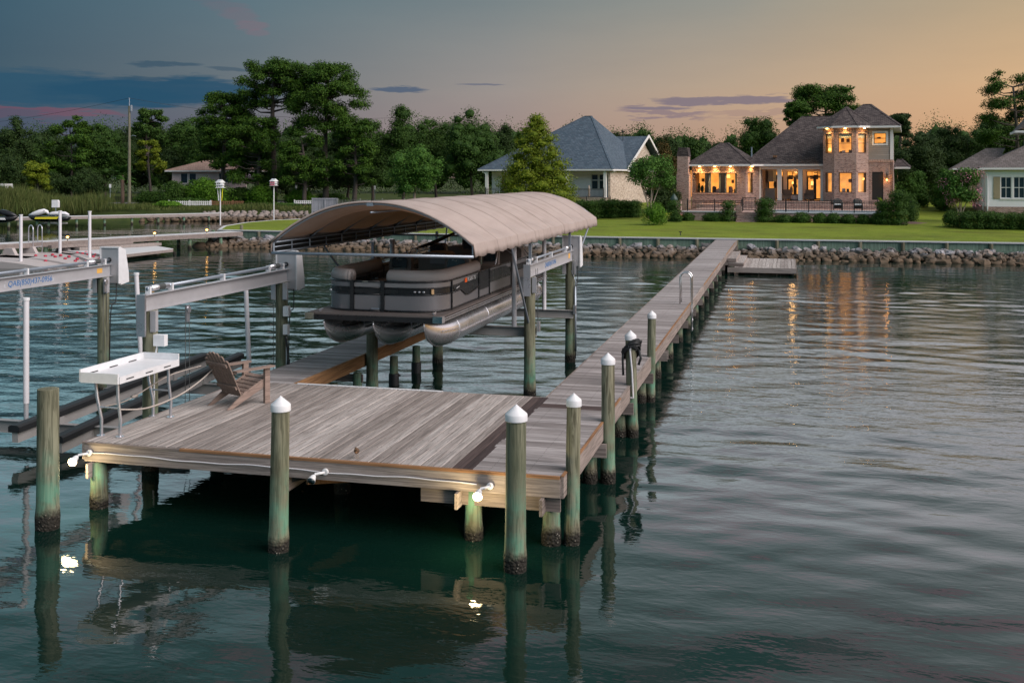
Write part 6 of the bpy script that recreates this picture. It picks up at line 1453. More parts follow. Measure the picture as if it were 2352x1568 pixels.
def tree(name, label, u, Y, v_top, wpx, v_low, mat, kind='broad', seed=0, dens=1.0, group=None, cat='tree', bark=None, trunk_r=.22, v_base=None, lsize=None, n_lobes=None, multi=1):
    """u, v_top, v_low and wpx are measured on the photograph; Y is the distance: all become metres here"""
    g = np.random.default_rng(seed + 100); s = FPX / Y; x, y = toW((u - 1176) / s, Y); z0 = gz(x, y); zt = HC - (v_top - VH) / s; zl = HC - (v_low - VH) / s; wv = wpx / s; hgt = zt - zl
    t_ = thing(name, label, cat, (x, y, z0), 0, group); lx = lsize or max(.10, 3.0 / s)
    cz = (zt + zl) / 2 - z0; H_ = hgt / 2; puffs = []; br = []
    if kind == 'broad':
        n = n_lobes or max(26, int(24 + wv * hgt * .45)); rs = min(wv, hgt) * .135
        puffs = sub_puffs((0, 0, cz), (wv / 2 - rs * .5, wv / 2 * .8, H_ - rs * .3), n, rs, g, .8, -.9); puffs.append(((0, 0, cz), (wv * .34, wv * .3, H_ * .72)))
        br = [p[0] for p in puffs[:8]]; npf, el, shell, up = 900 * dens, 1.2, .45, .35
    elif kind == 'pine':
        n = int((n_lobes or int(20 + wv * .9)) * 1.9); rs = max(.45, wv * .10)
        for i in range(n):
            a = g.random() * 6.28; h = g.random() ** .75; rad = (wv / 2 - rs * .6) * math.sqrt(max(.05, 1 - (h * 1.02 - .35) ** 2 * 1.25)) * math.sqrt(g.random() * .9 + .1); s_ = rs * (.65 + .7 * g.random())
            puffs.append(((rad * math.cos(a), rad * math.sin(a) * .85, (zl - z0) + rs * .5 + h * (hgt - rs)), (s_, s_, s_ * .58)))
        br = [p[0] for p in puffs]; npf, el, shell, up = 640 * dens, 1.9, .25, .5
    elif kind == 'cone':
        n = n_lobes or 46
        for i in range(n):
            h = (i + .5) / n; k = int(h * 9) / 9; rad = (wv / 2) * (1.0 - h) ** .72 * (.75 + .3 * g.random()); a = i * 2.4; s_ = wv * (.135 - .075 * h) * (.8 + .4 * g.random())
            puffs.append(((rad * .78 * math.cos(a), rad * .78 * math.sin(a), (zl - z0) + h * (hgt - s_ * .4)), (s_ * 1.15, s_ * 1.15, s_ * .62)))
        for i in range(7): h = i / 7; s_ = wv * .26 * (1 - h) + .1; puffs.append(((0, 0, (zl - z0) + h * hgt), (s_, s_, hgt * .10)))
        br = [p[0] for p in puffs[::6]]; npf, el, shell, up = 620 * dens, 1.6, .6, .15
    elif kind == 'vase':
        n = n_lobes or 22; rs = wv * .12
        for i in range(n):
            a = g.random() * 6.28; h = g.random(); rad = (wv / 2 - rs) * (.35 + .65 * math.sin(min(1, .25 + h * .85) * 2.4)) * math.sqrt(g.random() * .8 + .2)
            puffs.append(((rad * math.cos(a), rad * math.sin(a), (zl - z0) + rs * .6 + h * (hgt - rs * 1.2)), (rs * (.7 + .6 * g.random()),) * 2 + (rs * .8,)))
        br = [p[0] for p in puffs]; npf, el, shell, up = 420 * dens, 1.2, .5, .35
    dd = leaf_cloud(puffs, npf * (lx / .13) ** -1.2 * .55 if kind != 'pine' else npf * .55, lx, seed + 7, el, shell, up, core=kind != 'vase' and kind != 'pine')
    link('crown', leaf_mesh('crown', dd, mat), t_)
    if kind == 'pine':
        dd = leaf_cloud([(p, (r_[0] * .5, r_[1] * .5, r_[2] * .5)) for p, r_ in puffs], 60, lx * 1.2, seed + 9, 1.5, .2, .5, core=True); link('inner_crown', leaf_mesh('inner_crown', dd, mat), t_)
    # trunk and limbs
    bk = bark or m_bark; zc_ = zl - z0 + hgt * (.75 if kind in ('pine', 'cone') else .45); lean = g.normal() * .03
    if multi > 1:
        for k in range(multi):
            a = 6.28 * k / multi; r_ = wv * .16; b = trunk([(math.cos(a) * .08, math.sin(a) * .08, -.2), (math.cos(a) * r_ * .35, math.sin(a) * r_ * .35, (zl - z0) * .55), (math.cos(a) * r_, math.sin(a) * r_, zl - z0 + .2), (math.cos(a) * r_ * 1.6, math.sin(a) * r_ * 1.6, zc_ + .3)], trunk_r, trunk_r * .35, 7); b.build('trunk', bk, t_, smooth=True, local=True)
    else:
        P = [(0, 0, -.3)] + [(lean * q * zc_ + .12 * math.sin(q * 5 + seed), .1 * math.cos(q * 4 + seed), q * zc_) for q in np.linspace(.15, 1, 7)]; b = trunk(P, trunk_r * 1.15, trunk_r * .4, 9); b.build('trunk', bk, t_, smooth=True, local=True)
    k = 0
    for p in br:
        if kind == 'broad' and k > 6: break
        hgt_f = max(.12, min(1, (p[2] - .25 * math.hypot(p[0], p[1])) / zc_)); q0 = (lean * hgt_f * zc_ + .12 * math.sin(hgt_f * 5 + seed) if multi == 1 else 0, 0, hgt_f * zc_)
        if multi > 1: q0 = (p[0] * .35, p[1] * .35, zl - z0)
        mid_ = tuple(q0[i] * .5 + p[i] * .5 - (.04 * wv if i == 2 else 0) * (1 if k % 2 else .3) for i in range(3))
        b = trunk([q0, mid_, p], trunk_r * .34, trunk_r * .10, 5); b.build('limb', bk, t_, smooth=True, local=True); k += 1
        if k > 26: break
    return t_
def terrY(u, b):     # distance of the line local y = b of the brick house plot
    x, _ = H1.at(u, 500, b); return pxu(*H1.w(x, b))[1]
def bush(name, label, u, v_base, v_top, wpx, mat, Y=None, seed=0, boxy=False, group=None, cat='bush', z=None, lsize=.075, dens=1.0, depth=None):
    if Y is None:
        x, y = G(u, v_base, z if z is not None else 1.45); Y = pxu(x, y)[1]
    else: x, y = toW((u - 1176) * Y / FPX, Y)
    s = FPX / Y; z0 = gz(x, y) - .05; zt = HC - (v_top - VH) / s; wv = wpx / s; h = max(.2, zt - z0); g = np.random.default_rng(seed)
    t_ = thing(name, label, cat, (x, y, z0), A1, group); dp = depth or wv
    if boxy:
        puffs = []; nx = max(1, round(wv / (min(wv, .8)))); nz = max(2, round(h / .55)); ny = max(1, round(min(dp, 1.4) / .6))
        for i in range(nx):
            for k in range(nz):
                for j in range(ny): puffs.append((((i + .5) / nx * wv - wv / 2 + g.normal() * .02, (j + .5) / ny * dp - dp / 2, (k + .5) / nz * h), (wv / nx * .60, dp / ny * .6, h / nz * .62)))
    else:
        puffs = sub_puffs((0, 0, h * .5), (wv * .34, dp * .3, h * .36), max(6, int(wv * 3)), min(wv, h) * .26, g, .9, -.9); puffs.append(((0, 0, h * .45), (wv * .44, dp * .4, h * .5)))
    dd = leaf_cloud(puffs, 420 * dens, lsize, seed, 1.2, .7, .35, True)
    t2 = link('foliage', leaf_mesh('foliage', dd, mat), t_)
    b = MB(); b.tube([(0, 0, -.2), (0, 0, h * .5)], .04, 5); b.build('stem', m_bark, t_, local=True)
    return t_

# tall pines across the cove
tree('pine_tree', 'tallest pine with a domed crown and bare forked limbs against the sky', 628, 126, 138, 178, 258, m_pine, 'pine', 1, 1.35, trunk_r=.42, n_lobes=34)
tree('pine_tree', 'broad tall pine just right of the tallest one, its crown stepping down to the right', 748, 124, 143, 200, 330, m_pine, 'pine', 2, 1.3, trunk_r=.36, n_lobes=52)
tree('pine_tree', 'dense dark pine leaning left, left of the tallest pine', 515, 128, 212, 150, 400, m_pine, 'pine', 3, 1.3, trunk_r=.32, n_lobes=50)
tree('pine_tree', 'lower pine limbs and trunk below the tallest crown, in front of the bungalow', 590, 125, 270, 150, 440, m_pine, 'pine', 4, 1.1, trunk_r=.30, n_lobes=34)
tree('pine_tree', 'mid-height pine with two visible trunks right of the tallest pine', 700, 122, 300, 130, 430, m_pine, 'pine', 5, 1.0, trunk_r=.26, n_lobes=26)
tree('pine_tree', 'lower spreading pine between the tall pines and the olive-green oak', 812, 122, 268, 120, 425, m_pine, 'pine', 6, 1.1, trunk_r=.28, n_lobes=32)
tree('pine_tree', 'bright small pine beside the utility pole', 345, 140, 318, 72, 400, m_ltleaf, 'pine', 7, 1.0, trunk_r=.16, n_lobes=16)
# left treeline
for i, (u, Y, vt, wv, vl, mt, kd, lab) in enumerate([
    (-30, 150, 285, 150, 440, m_oak, 'broad', 'dark oak at the far left edge behind the reeds'), (38, 146, 266, 100, 430, m_dkleaf, 'broad', 'rounded dark tree behind the diamond sign'),
    (95, 150, 312, 120, 450, m_oak, 'broad', 'low green tree between the rounded dark tree and the pine-topped one'), (165, 148, 263, 130, 440, m_pine, 'pine', 'pine with a pointed top in the left treeline'),
    (85, 135, 372, 66, 440, m_ltleaf, 'pine', 'small yellow-green pine in front of the dark thicket'), (240, 150, 274, 130, 440, m_oak, 'broad', 'wide green tree behind the palm'),
    (345, 150, 252, 84, 330, m_oak, 'pine', 'sparse open tree top right of the utility pole'), (428, 152, 252, 110, 430, m_oak, 'broad', 'green tree left of the dark pine, above the bungalow'),
    (200, 138, 380, 110, 460, m_dkleaf, 'broad', 'shadowy thicket tree left of the palm'), (120, 138, 390, 120, 460, m_dkleaf, 'broad', 'shadowy thicket tree behind the reeds'),
    (400, 150, 330, 120, 440, m_dkleaf, 'broad', 'dark tree right behind the bungalow roof'), (0, 160, 284, 130, 440, m_dkleaf, 'broad', 'dark background tree in the far left corner of the treeline'), (110, 160, 290, 130, 440, m_dkleaf, 'broad', 'dark background tree left of the pointed pine'), (210, 158, 284, 130, 440, m_oak, 'broad', 'dark background tree right of the pointed pine'), (300, 160, 276, 130, 440, m_dkleaf, 'broad', 'dark background tree right behind the utility pole'), (395, 160, 272, 120, 440, m_dkleaf, 'broad', 'tall dark background tree above the bungalow roof'), (20, 140, 350, 120, 450, m_dkleaf, 'broad', 'dark tree at the left edge above the white van roof'),
    (560, 145, 262, 170, 450, m_dkleaf, 'broad', 'dark undergrowth tree behind the tallest pine'), (470, 146, 262, 120, 450, m_oak, 'broad', 'dark green tree filling the gap left of the dark pine'), (855, 140, 262, 100, 450, m_oak, 'broad', 'dark green tree between the pines and the olive-green oak'), (1145, 150, 292, 120, 440, m_dkleaf, 'broad', 'dark tree filling behind the cypress'), (680, 146, 300, 170, 460, m_dkleaf, 'broad', 'dark undergrowth tree right of the pink birdhouse'), (800, 146, 285, 170, 460, m_dkleaf, 'broad', 'dark undergrowth tree behind the canopy crest')]):
    tree('pine_tree' if kd == 'pine' else 'oak_tree', lab, u, Y, vt, wv, vl, mt, kd, 20 + i, .95, trunk_r=.2)
for i, (u, Y, vt, wv, vl, mt, lab) in enumerate([
    (925, 128, 240, 120, 420, m_oak, 'tall olive-green oak just right of the pines'), (1000, 132, 262, 100, 430, m_oak, 'olive-green oak behind the lighter rounded tree'), (1085, 126, 250, 170, 440, m_oak, 'largest olive-green oak, left of the grey-roofed house'),
    (955, 116, 332, 150, 455, m_myrtle, 'lighter green rounded tree with pale stems in front of the oaks'), (1155, 140, 282, 80, 420, m_dkleaf, 'dark tree peeping over between the oak and the cypress'), (1205, 145, 292, 70, 420, m_pine, 'dark tree top just left of the cypress tip'), (1300, 150, 288, 60, 400, m_oak, 'small green tree top touching the left slope of the blue-grey roof')]):
    tree('oak_tree', lab, u, Y, vt, wv, vl, mt, 'broad', 50 + i, 1.1, trunk_r=.2, bark=m_barkl if mt is m_myrtle else None)
tree('cypress_tree', 'conical yellow-green cypress in front of the blue-grey roofed house', 1232, 98, 262, 212, 470, m_ltleaf, 'cone', 61, 1.5, trunk_r=.24)
tree('crepe_myrtle', 'vase-shaped green crepe myrtle with pale multiple trunks left of the chimney', 1493, 82.5, 358, 128, 436, m_myrtle, 'vase', 62, 1.0, trunk_r=.06, bark=m_barkl, multi=5, lsize=.12, n_lobes=44)
tree('crepe_myrtle', 'crepe myrtle with pink blossom left of the white house', 2206, 76.5, 386, 104, 462, m_myrtle, 'vase', 63, 1.2, n_lobes=36, trunk_r=.06, bark=m_barkl, multi=4, lsize=.12)
tree('magnolia_tree', 'dark bronze-green evergreen beside the brick chimney', 1524, 95, 312, 64, 480, m_red, 'broad', 64, 1.2, trunk_r=.15)
tree('magnolia_tree', 'dark evergreen between the chimney and the crepe myrtle', 1520, 92, 400, 80, 500, m_dkleaf, 'broad', 65, 1.2, trunk_r=.15)
for i, (u, Y, vt, wv, vl, mt, kd, lab) in enumerate([
    (1728, 125, 264, 135, 400, m_oak, 'broad', 'round oak crown rising behind the left part of the brick house roof'), (1895, 128, 194, 175, 285, m_pine, 'pine', 'flat-topped pine with twisted limbs above the brick house roof'), (1830, 120, 235, 60, 290, m_pine, 'pine', 'small dark pine tuft left below the flat-topped pine'),
    (2066, 112, 260, 60, 320, m_dkleaf, 'pine', 'thin dark tree top just right of the tower roof'), (2110, 108, 292, 140, 470, m_dkleaf, 'broad', 'big dark magnolia right of the brick house'), (2180, 115, 282, 130, 460, m_dkleaf, 'broad', 'dark tree behind the pink crepe myrtle'),
    (2250, 120, 285, 130, 450, m_oak, 'broad', 'dark green tree above the left roof edge of the white house'), (2340, 112, 150, 185, 350, m_pine, 'pine', 'tall pine cut off by the right edge of the picture'), (2150, 118, 290, 150, 470, m_oak, 'broad', 'dark olive tree filling the background right of the magnolia'), (2290, 130, 262, 170, 460, m_dkleaf, 'broad', 'dark tree filling behind the white house roof'), (2300, 125, 268, 130, 400, m_oak, 'broad', 'green tree below the cut-off pine at the right edge'), (2420, 115, 260, 160, 420, m_oak, 'broad', 'tree beyond the white house gable'),
    (2100, 96, 392, 90, 490, m_myrtle, 'broad', 'gardenia-like shrub tree with pale flowers beside the brick house'), (2172, 90, 385, 70, 500, m_myrtle, 'broad', 'bright green shrub tree left of the pink crepe myrtle')]):
    tree('pine_tree' if kd == 'pine' else 'oak_tree', lab, u, Y, vt, wv, vl, mt, kd, 80 + i, 1.15, trunk_r=.26 if kd == 'pine' else .16)
for i, (u, vt, wv) in enumerate(((1345, 296, 60), (1425, 288, 76), (1478, 298, 80), (1535, 304, 80), (1590, 312, 80), (1640, 316, 70), (1960, 300, 70), (2010, 296, 80))):
    tree('oak_tree', 'dark background tree ' + ('touching the right slope of the blue-grey roof', 'above the roof wing of the grey-roofed house', 'above the brick gable', 'right of the brick gable', 'above the chimney', 'left of the round oak crown', 'behind the tower roof', 'right behind the tower roof')[i], u, 150 + 3 * (i % 3), vt, wv, 400, (m_oak, m_dkleaf)[i % 2], 'broad', 140 + i, 1.1, trunk_r=.2)
# distant treeline between the houses
back = []
g_ = np.random.default_rng(77)
for u in list(range(-260, 620, 62)) + list(range(640, 1330, 60)):
    vt = 300 + 10 * g_.normal(); back.append((u, 185, vt, 92))
for u in range(1320, 1700, 30): back.append((u, 175, 302 + 5 * math.sin(u * .05) + 5 * g_.normal() + (8 if u > 1560 else 0), 56))
for u in range(1950, 2700, 55): back.append((u, 165, 298 + 8 * g_.normal(), 90))
puffs = []
for (u, Y, vt, wv) in back:
    s = FPX / Y; x, y = toW((u - 1176) / s, Y + g_.normal() * 3); zt = HC - (vt - VH) / s; rw = wv / s / 2
    for k in range(3): puffs.append(((x + g_.normal() * rw * .5, y, 1.5 + (zt - 1.5) * (.30 + .24 * k)), (rw * 1.05, rw, (zt - 1.5) * .30)))
o = link('distant_treeline', leaf_mesh('distant_treeline', leaf_cloud(puffs, 1500, .24, 5, 1.2, .35, .3, True), m_oak)); tag(o, 'continuous line of distant trees behind the houses', 'treeline', kind='stuff')
# pink blossom
mp = [((float(np.clip(g_.normal() * .8, -1.1, 1.1)), -abs(g_.normal()) * .6, float(np.clip(g_.normal() * .7, -1, 1))), (.5, .5, .45)) for _ in range(12)]
pm_ = [c_ for c_ in SC.objects if c_.get('label', '').startswith('crepe myrtle with pink')][0]
s = FPX / 76.5; cz = HC - (430 - VH) / s - pm_.location.z
link('blossom', leaf_mesh('blossom', leaf_cloud([((p[0], p[1], p[2] + cz), r_) for p, r_ in mp], 130, .09, 3, 1, .5, .3, False), m_pink), pm_)

# palm
px_, py_ = toW((281 - 1176) * 133 / FPX, 133); pz = gz(px_, py_)
pa = thing('palm_tree', 'palm with a thick brown trunk on the far bank left of the utility pole', 'palm', (px_, py_, pz))
b = trunk([(0, 0, -.2), (.05, 0, 1.2), (0, 0, 3.6)], .24, .22, 10); b.build('trunk', simple('palm_bark', (.15, .10, .075), .9, var=.4, sc=6), pa, smooth=True, local=True)
fr = MB(); g2 = random.Random(3)
for k in range(46):
    a = k * 2.4; el_ = g2.uniform(-.5, 1.1); L = g2.uniform(1.3, 2.1); c0 = Vector((0, 0, 3.6)); dirv = Vector((math.cos(a) * math.cos(el_), math.sin(a) * math.cos(el_), math.sin(el_)))
    side = dirv.cross(Vector((0, 0, 1))).normalized()
    for m in range(9):
        sp_a = (m - 4) * .22; d2 = (dirv * math.cos(sp_a) + side * math.sin(sp_a)); p0 = c0 + dirv * L * .45; p1 = p0 + d2 * L * .62 + Vector((0, 0, -.22 * L * (.5 + abs(m - 4) * .15))); wv_ = side * .11
        fr.quad(tuple(p0 - wv_ * .4), tuple((p0 + p1) / 2 - wv_), tuple(p1), tuple((p0 + p1) / 2 + wv_))
    fr.bar(c0, c0 + dirv * L * .45, .04, .02)
fr.build('frond', m_myrtle, pa, local=True)['kind'] = 'stuff'

# reeds along the left shore
def blades(name, label, cells, mat, h, w_, n, seed):
    g = np.random.default_rng(seed); vs = []; 
    N = n; pick = g.integers(0, len(cells), N); base = np.array(cells)[pick] + np.c_[g.normal(size=(N, 2)) * 1.1, np.zeros(N)]
    hh = h * (.45 + .75 * g.random(N)) * (1 + .35 * np.sin(base[:, 0] * .45 + 1)); ang = g.random(N) * 6.28; ln = g.normal(size=(N, 2)) * .16
    wx = np.c_[np.cos(ang), np.sin(ang), np.zeros(N)] * w_; tip = base + np.c_[ln * hh[:, None], hh]; midp = base + np.c_[ln * hh[:, None] * .3, hh * .55]
    v = np.stack([base - wx, midp - wx * .9, tip, midp + wx * .9], 1).reshape(-1, 3); v[3::4] = midp + wx * .9
    me = leaf_mesh(name, (v, np.arange(N * 4).reshape(-1, 4), np.repeat(g.random(N), 4)), mat); o = link(name, me); return tag(o, label, 'reeds', kind='stuff')
cells = []
for u in list(range(-60, 175, 9)) + [185, 200, 215]:
    for Y in (115, 117, 119): x, y = toW((u - 1176) * Y / FPX, Y); cells.append((x, y, hb(x, y) - .1))
blades('reeds', 'tall green and straw reeds on the shore behind the jet ski', cells, m_reed, 1.9, .032, 12000, 1)
cells = []
for u in range(180, 720, 12):
    for Y in (116.5, 118.5): x, y = toW((u - 1176) * Y / FPX, Y); cells.append((x, y, hb(x, y) - .1))
blades('shore_grass', 'long grass and weeds along the far bank by the picket fence', cells, m_reed, .45, .035, 11000, 2)
# undergrowth on the far bank
for i, (u, Y, vt, wv, mt, lab) in enumerate([(395, 124, 416, 70, m_hedge, 'dark thicket in front of the left end of the bungalow'), (470, 124, 415, 150, m_hedgel, 'green thicket right of the utility pole, behind the picket fence'), (545, 126, 432, 90, m_hedge, 'green thicket behind the white birdhouse'), (600, 124, 425, 80, m_hedgel, 'thicket under the pines by the pink birdhouse'), (690, 124, 438, 80, m_hedgel, 'sloping green shrub right of the pink birdhouse'), (430, 122, 455, 100, m_hedge, 'low dark shrub above the road end'), (385, 118, 462, 60, m_hedgel, 'small bright shrub at the end of the far dock'), (350, 128, 440, 90, m_hedge, 'shrub bank behind the small roadside post'), (760, 126, 445, 90, m_hedge, 'shrub beside the grey board fence'),
        (1245, 104, 470, 60, m_hedge, 'dark shrub at the foot of the cypress'), (640, 119, 466, 110, m_hedge, 'dark low shrub at the foot of the tallest pines')]):
    bush('shrub', lab, u, 0, vt, wv, mt, Y=Y, seed=i, lsize=.16, dens=2.2, cat='shrub', depth=2.5)
# garden planting in front of the houses
for i, (u, vb, vt, wv, mt, bx_, lab) in enumerate([
    (1502, 511, 466, 62, m_hedgel, False, 'light green bush behind the crepe myrtle trunks'), (1549, 506, 462, 24, m_hedge, True, 'upright hedge block left of the terrace pier'), (1554, 507, 490, 26, m_hedge, False, 'low rounded shrub beside the flower pot'), (1580, 506, 489, 30, m_hedge, False, 'low rounded shrub left of the square hedge'),
    (1672, 505, 462, 25, m_hedge, True, 'square green hedge in front of the left railing'), (1757, 503, 457, 34, m_hedge, True, 'taller square green hedge beside the brick steps'), (1640, 504, 489, 55, m_hedge, False, 'loose low plants below the left railing'), (1800, 504, 494, 50, m_hedge, False, 'loose low plants right of the taller square hedge'),
    (1842, 509, 488, 42, m_hedge, False, 'clipped round shrub, first of the row below the pool'), (1884, 510, 491, 34, m_hedge, False, 'clipped round shrub, second of the row below the pool'), (1915, 511, 491, 34, m_hedge, False, 'clipped round shrub, third of the row below the pool'), (1949, 512, 493, 34, m_hedge, False, 'clipped round shrub, fourth of the row below the pool'), (1984, 513, 494, 34, m_hedge, False, 'clipped round shrub, fifth of the row below the pool'), (2015, 514, 491, 36, m_hedge, False, 'clipped round shrub at the right end of the row below the pool'),
    (2031, 513, 463, 30, m_hedge, True, 'tall square hedge at the right corner of the terrace'), (2063, 514, 440, 34, m_hedge, True, 'tallest clipped hedge right of the terrace corner'), (2093, 510, 446, 36, m_hedge, False, 'rounded tall shrub beside the tallest hedge'),
    (1300, 500, 484, 60, m_hedge, False, 'dark hedge behind the rear end of the canopy'), (1350, 498, 462, 50, m_hedge, True, 'dark foundation hedge left of the downpipe'), (1398, 497, 460, 52, m_hedge, True, 'dark foundation hedge under the brick gable'), (1445, 497, 462, 50, m_hedge, True, 'dark foundation hedge left of the light green bush'),
    (2190, 517, 484, 50, m_hedge, False, 'low dark bush under the pink crepe myrtle'), (2250, 519, 488, 74, m_hedge, True, 'long low hedge left of the white house corner'), (2325, 520, 491, 80, m_hedge, True, 'long low hedge below the white house windows'), (2410, 522, 491, 80, m_hedge, True, 'hedge continuing past the right picture edge')]):
    bush('hedge' if bx_ else 'garden_shrub', lab, u, vb, vt, wv, mt, Y=(terrY(u, -14.9) if 1575 < u < 2025 else terrY(u, -15.2) if u < 2075 and u > 2000 else None), seed=30 + i, boxy=bx_, depth=min(1.6, wv / 28), cat='hedge' if bx_ else 'shrub', dens=2.0 if bx_ else 1.6, z=1.5)
x, y = G(1563, 505, 1.5); b = MB(); b.lathe([(.16, 0), (.22, .3), (.24, .42), (.20, .42)], (x, y, gz(x, y)), 14); tag(b.build('flower_pot', simple('terracotta', (.42, .13, .06), .8), smooth=False, auto=40), 'terracotta pot at the foot of the left garden bushes', 'flower pot')
x, y = H1.w(1.3, -13.6); b = MB(); b.lathe([(.05, 0), (.28, .02), (.30, .12), (.22, .3), (.10, .45), (.02, .55)], (x, y, 2.9), 14); tag(b.build('garden_urn', simple('green_metal', (.03, .06, .05), .5), smooth=True), 'small dark green bell-shaped urn on the left brick pier of the terrace', 'urn')
x, y = H1.w(16.2, -13.2)
bp = MB()
for k in range(7):
    a = k * 1.0; bp.quad((x, y, 2.2), (x + .2 * math.cos(a) + .1, y + .2 * math.sin(a), 3.0), (x + .5 * math.cos(a) + .2, y + .3 * math.sin(a), 3.5 - .05 * k), (x + .15 * math.cos(a) + .2, y + .1 * math.sin(a), 3.1))
tag(bp.build('banana_plant', m_ltleaf), 'bright broad-leaved plant at the right end of the pool railing', 'plant')
# ------------------------------------------------------------------ left docks
LD = thing('side_dock', 'long low grey dock crossing the cove mouth on the left to the grass point', 'dock', (-37, 45, 0))
p, q = Vector((-47.8, 20.5)), Vector((-34.2, 52.6)); p = q + (Vector(G(0, 559, .95)) - q) * 1.35; d_ = (q - p).normalized(); L = (q - p).length; ang = math.atan2(d_.y, d_.x); ML = Matrix.Translation((p.x, p.y, 0)) @ Matrix.Rotation(ang, 4, 'Z')
npl = int(L / .30)
pmx = MB(); pmx.box(0, .288, -.75, .75, ZD - .04, ZD); pmxm = pmx.mesh('plank', m_cap)
for i in range(npl):
    o = link('plank', pmxm, LD); M = basis(LD).inverted() @ ML @ Matrix.Translation((i * .30, 0, jit(.003))); o.matrix_basis = M
for s_ in (-.79, .752): b = MB(); b.box(0, L, s_, s_ + .04, .66, ZD - .01, ML); b.build('side_beam', m_rim, LD)
for i in range(9):
    for s_ in (-.6, .6): c_ = ML @ Vector((L * (i + .3) / 9, s_, 0)); b = MB(); b.lathe([(.12, -1.5), (.12, .9)], (c_.x, c_.y, 0), 8); b.build('support_post', m_pile, LD)
# three little deck lamps
for i, (u, v) in enumerate(((155, 545), (355, 535.5), (475, 527.5))):
    fx_ = u / 537; c_ = Vector(G(u, v + 8, .95)); t_ = thing('deck_lamp', ('small glowing lamp on the side dock nearest the left edge', 'small glowing lamp on the side dock above the low platform', 'small glowing lamp at the grass end of the side dock')[i], 'lamp', (c_.x, c_.y, .95), 0, 'small lamps along the side dock')
    b = MB(); b.tube([(0, 0, 0), (0, 0, .16)], .02, 6); b.build('stem', m_iron, t_, local=True); b = MB(); b.blob((0, 0, .22), .08, .08, .06, 8, 5, 0); b.build('bulb', m_bulb, t_, smooth=True, local=True)
    b = MB(); b.lathe([(.12, .28), (.02, .34)], (0, 0, 0), 10); b.build('hood', m_iron, t_, local=True)
    l = bpy.data.lights.new('deck_lamp', 'POINT'); l.energy = 9; l.color = (1, .55, .18); l.shadow_soft_size = .05; lo = bpy.data.objects.new('deck_lamp_light', l); COL.objects.link(lo); lo.parent = t_; lo.location = (0, 0, .24)
# low side platform with steps
def onld(u, v, z): return Vector(G(u, v, z))
lowp = thing('low_platform', 'low pale platform with three steps beside the side dock on the left', 'platform', (*G(280, 574, .38), 0))
A0, A1_, A2, A3 = [G(*k) for k in ((152, 576, .38), (260, 586, .38), (398, 571, .38), (345, 562, .38))]
b = MB(); b.prism([A0, A1_, A2, A3], .34, .38); b.build('deck', m_cap, lowp); b = MB(); b.prism([A0, A1_, A2, A3], .18, .338); b.build('rim_board', m_rim, lowp)
for (x, y) in (A1_, A2): b = MB(); b.lathe([(.1, -1.4), (.1, .17)], (x - .3, y + .6, 0), 8); b.build('support_post', m_pile, lowp)
for k, z in enumerate((.56, .75)):
    P0_, P1_ = ML.inverted() @ Vector((*G(148, 566, z), 0)), ML.inverted() @ Vector((*G(345, 556, z), 0)); b = MB(); b.box(P0_.x, P1_.x, -.83 - .35 * (2 - k), -.83, z - .17, z, ML); b.build('step', m_rim, lowp)
# looped ladder on the side dock
c_ = ML.inverted() @ Vector((*G(78, 556, .95), 0)); t_ = thing('dock_ladder', 'looped metal ladder on the side dock behind the floating ramps', 'ladder', tuple(ML @ Vector((c_.x, -.8, .95))), ang)
for s_ in (-.27, .27):
    b = MB(); b.tube([(s_, .5, 0)] + [(s_, .25 + .25 * math.cos(a), .75 + .25 * math.sin(a)) for a in np.linspace(0, math.pi, 9)] + [(s_, 0, -1.2)], .03, 8); b.build('handrail', m_alul, t_, smooth=True, local=True)
for z in (-.95, -.6, -.25, .05): b = MB(); b.tube([(-.27, 0, z), (.27, 0, z)], .022, 6); b.build('rung', m_alul, t_, local=True)
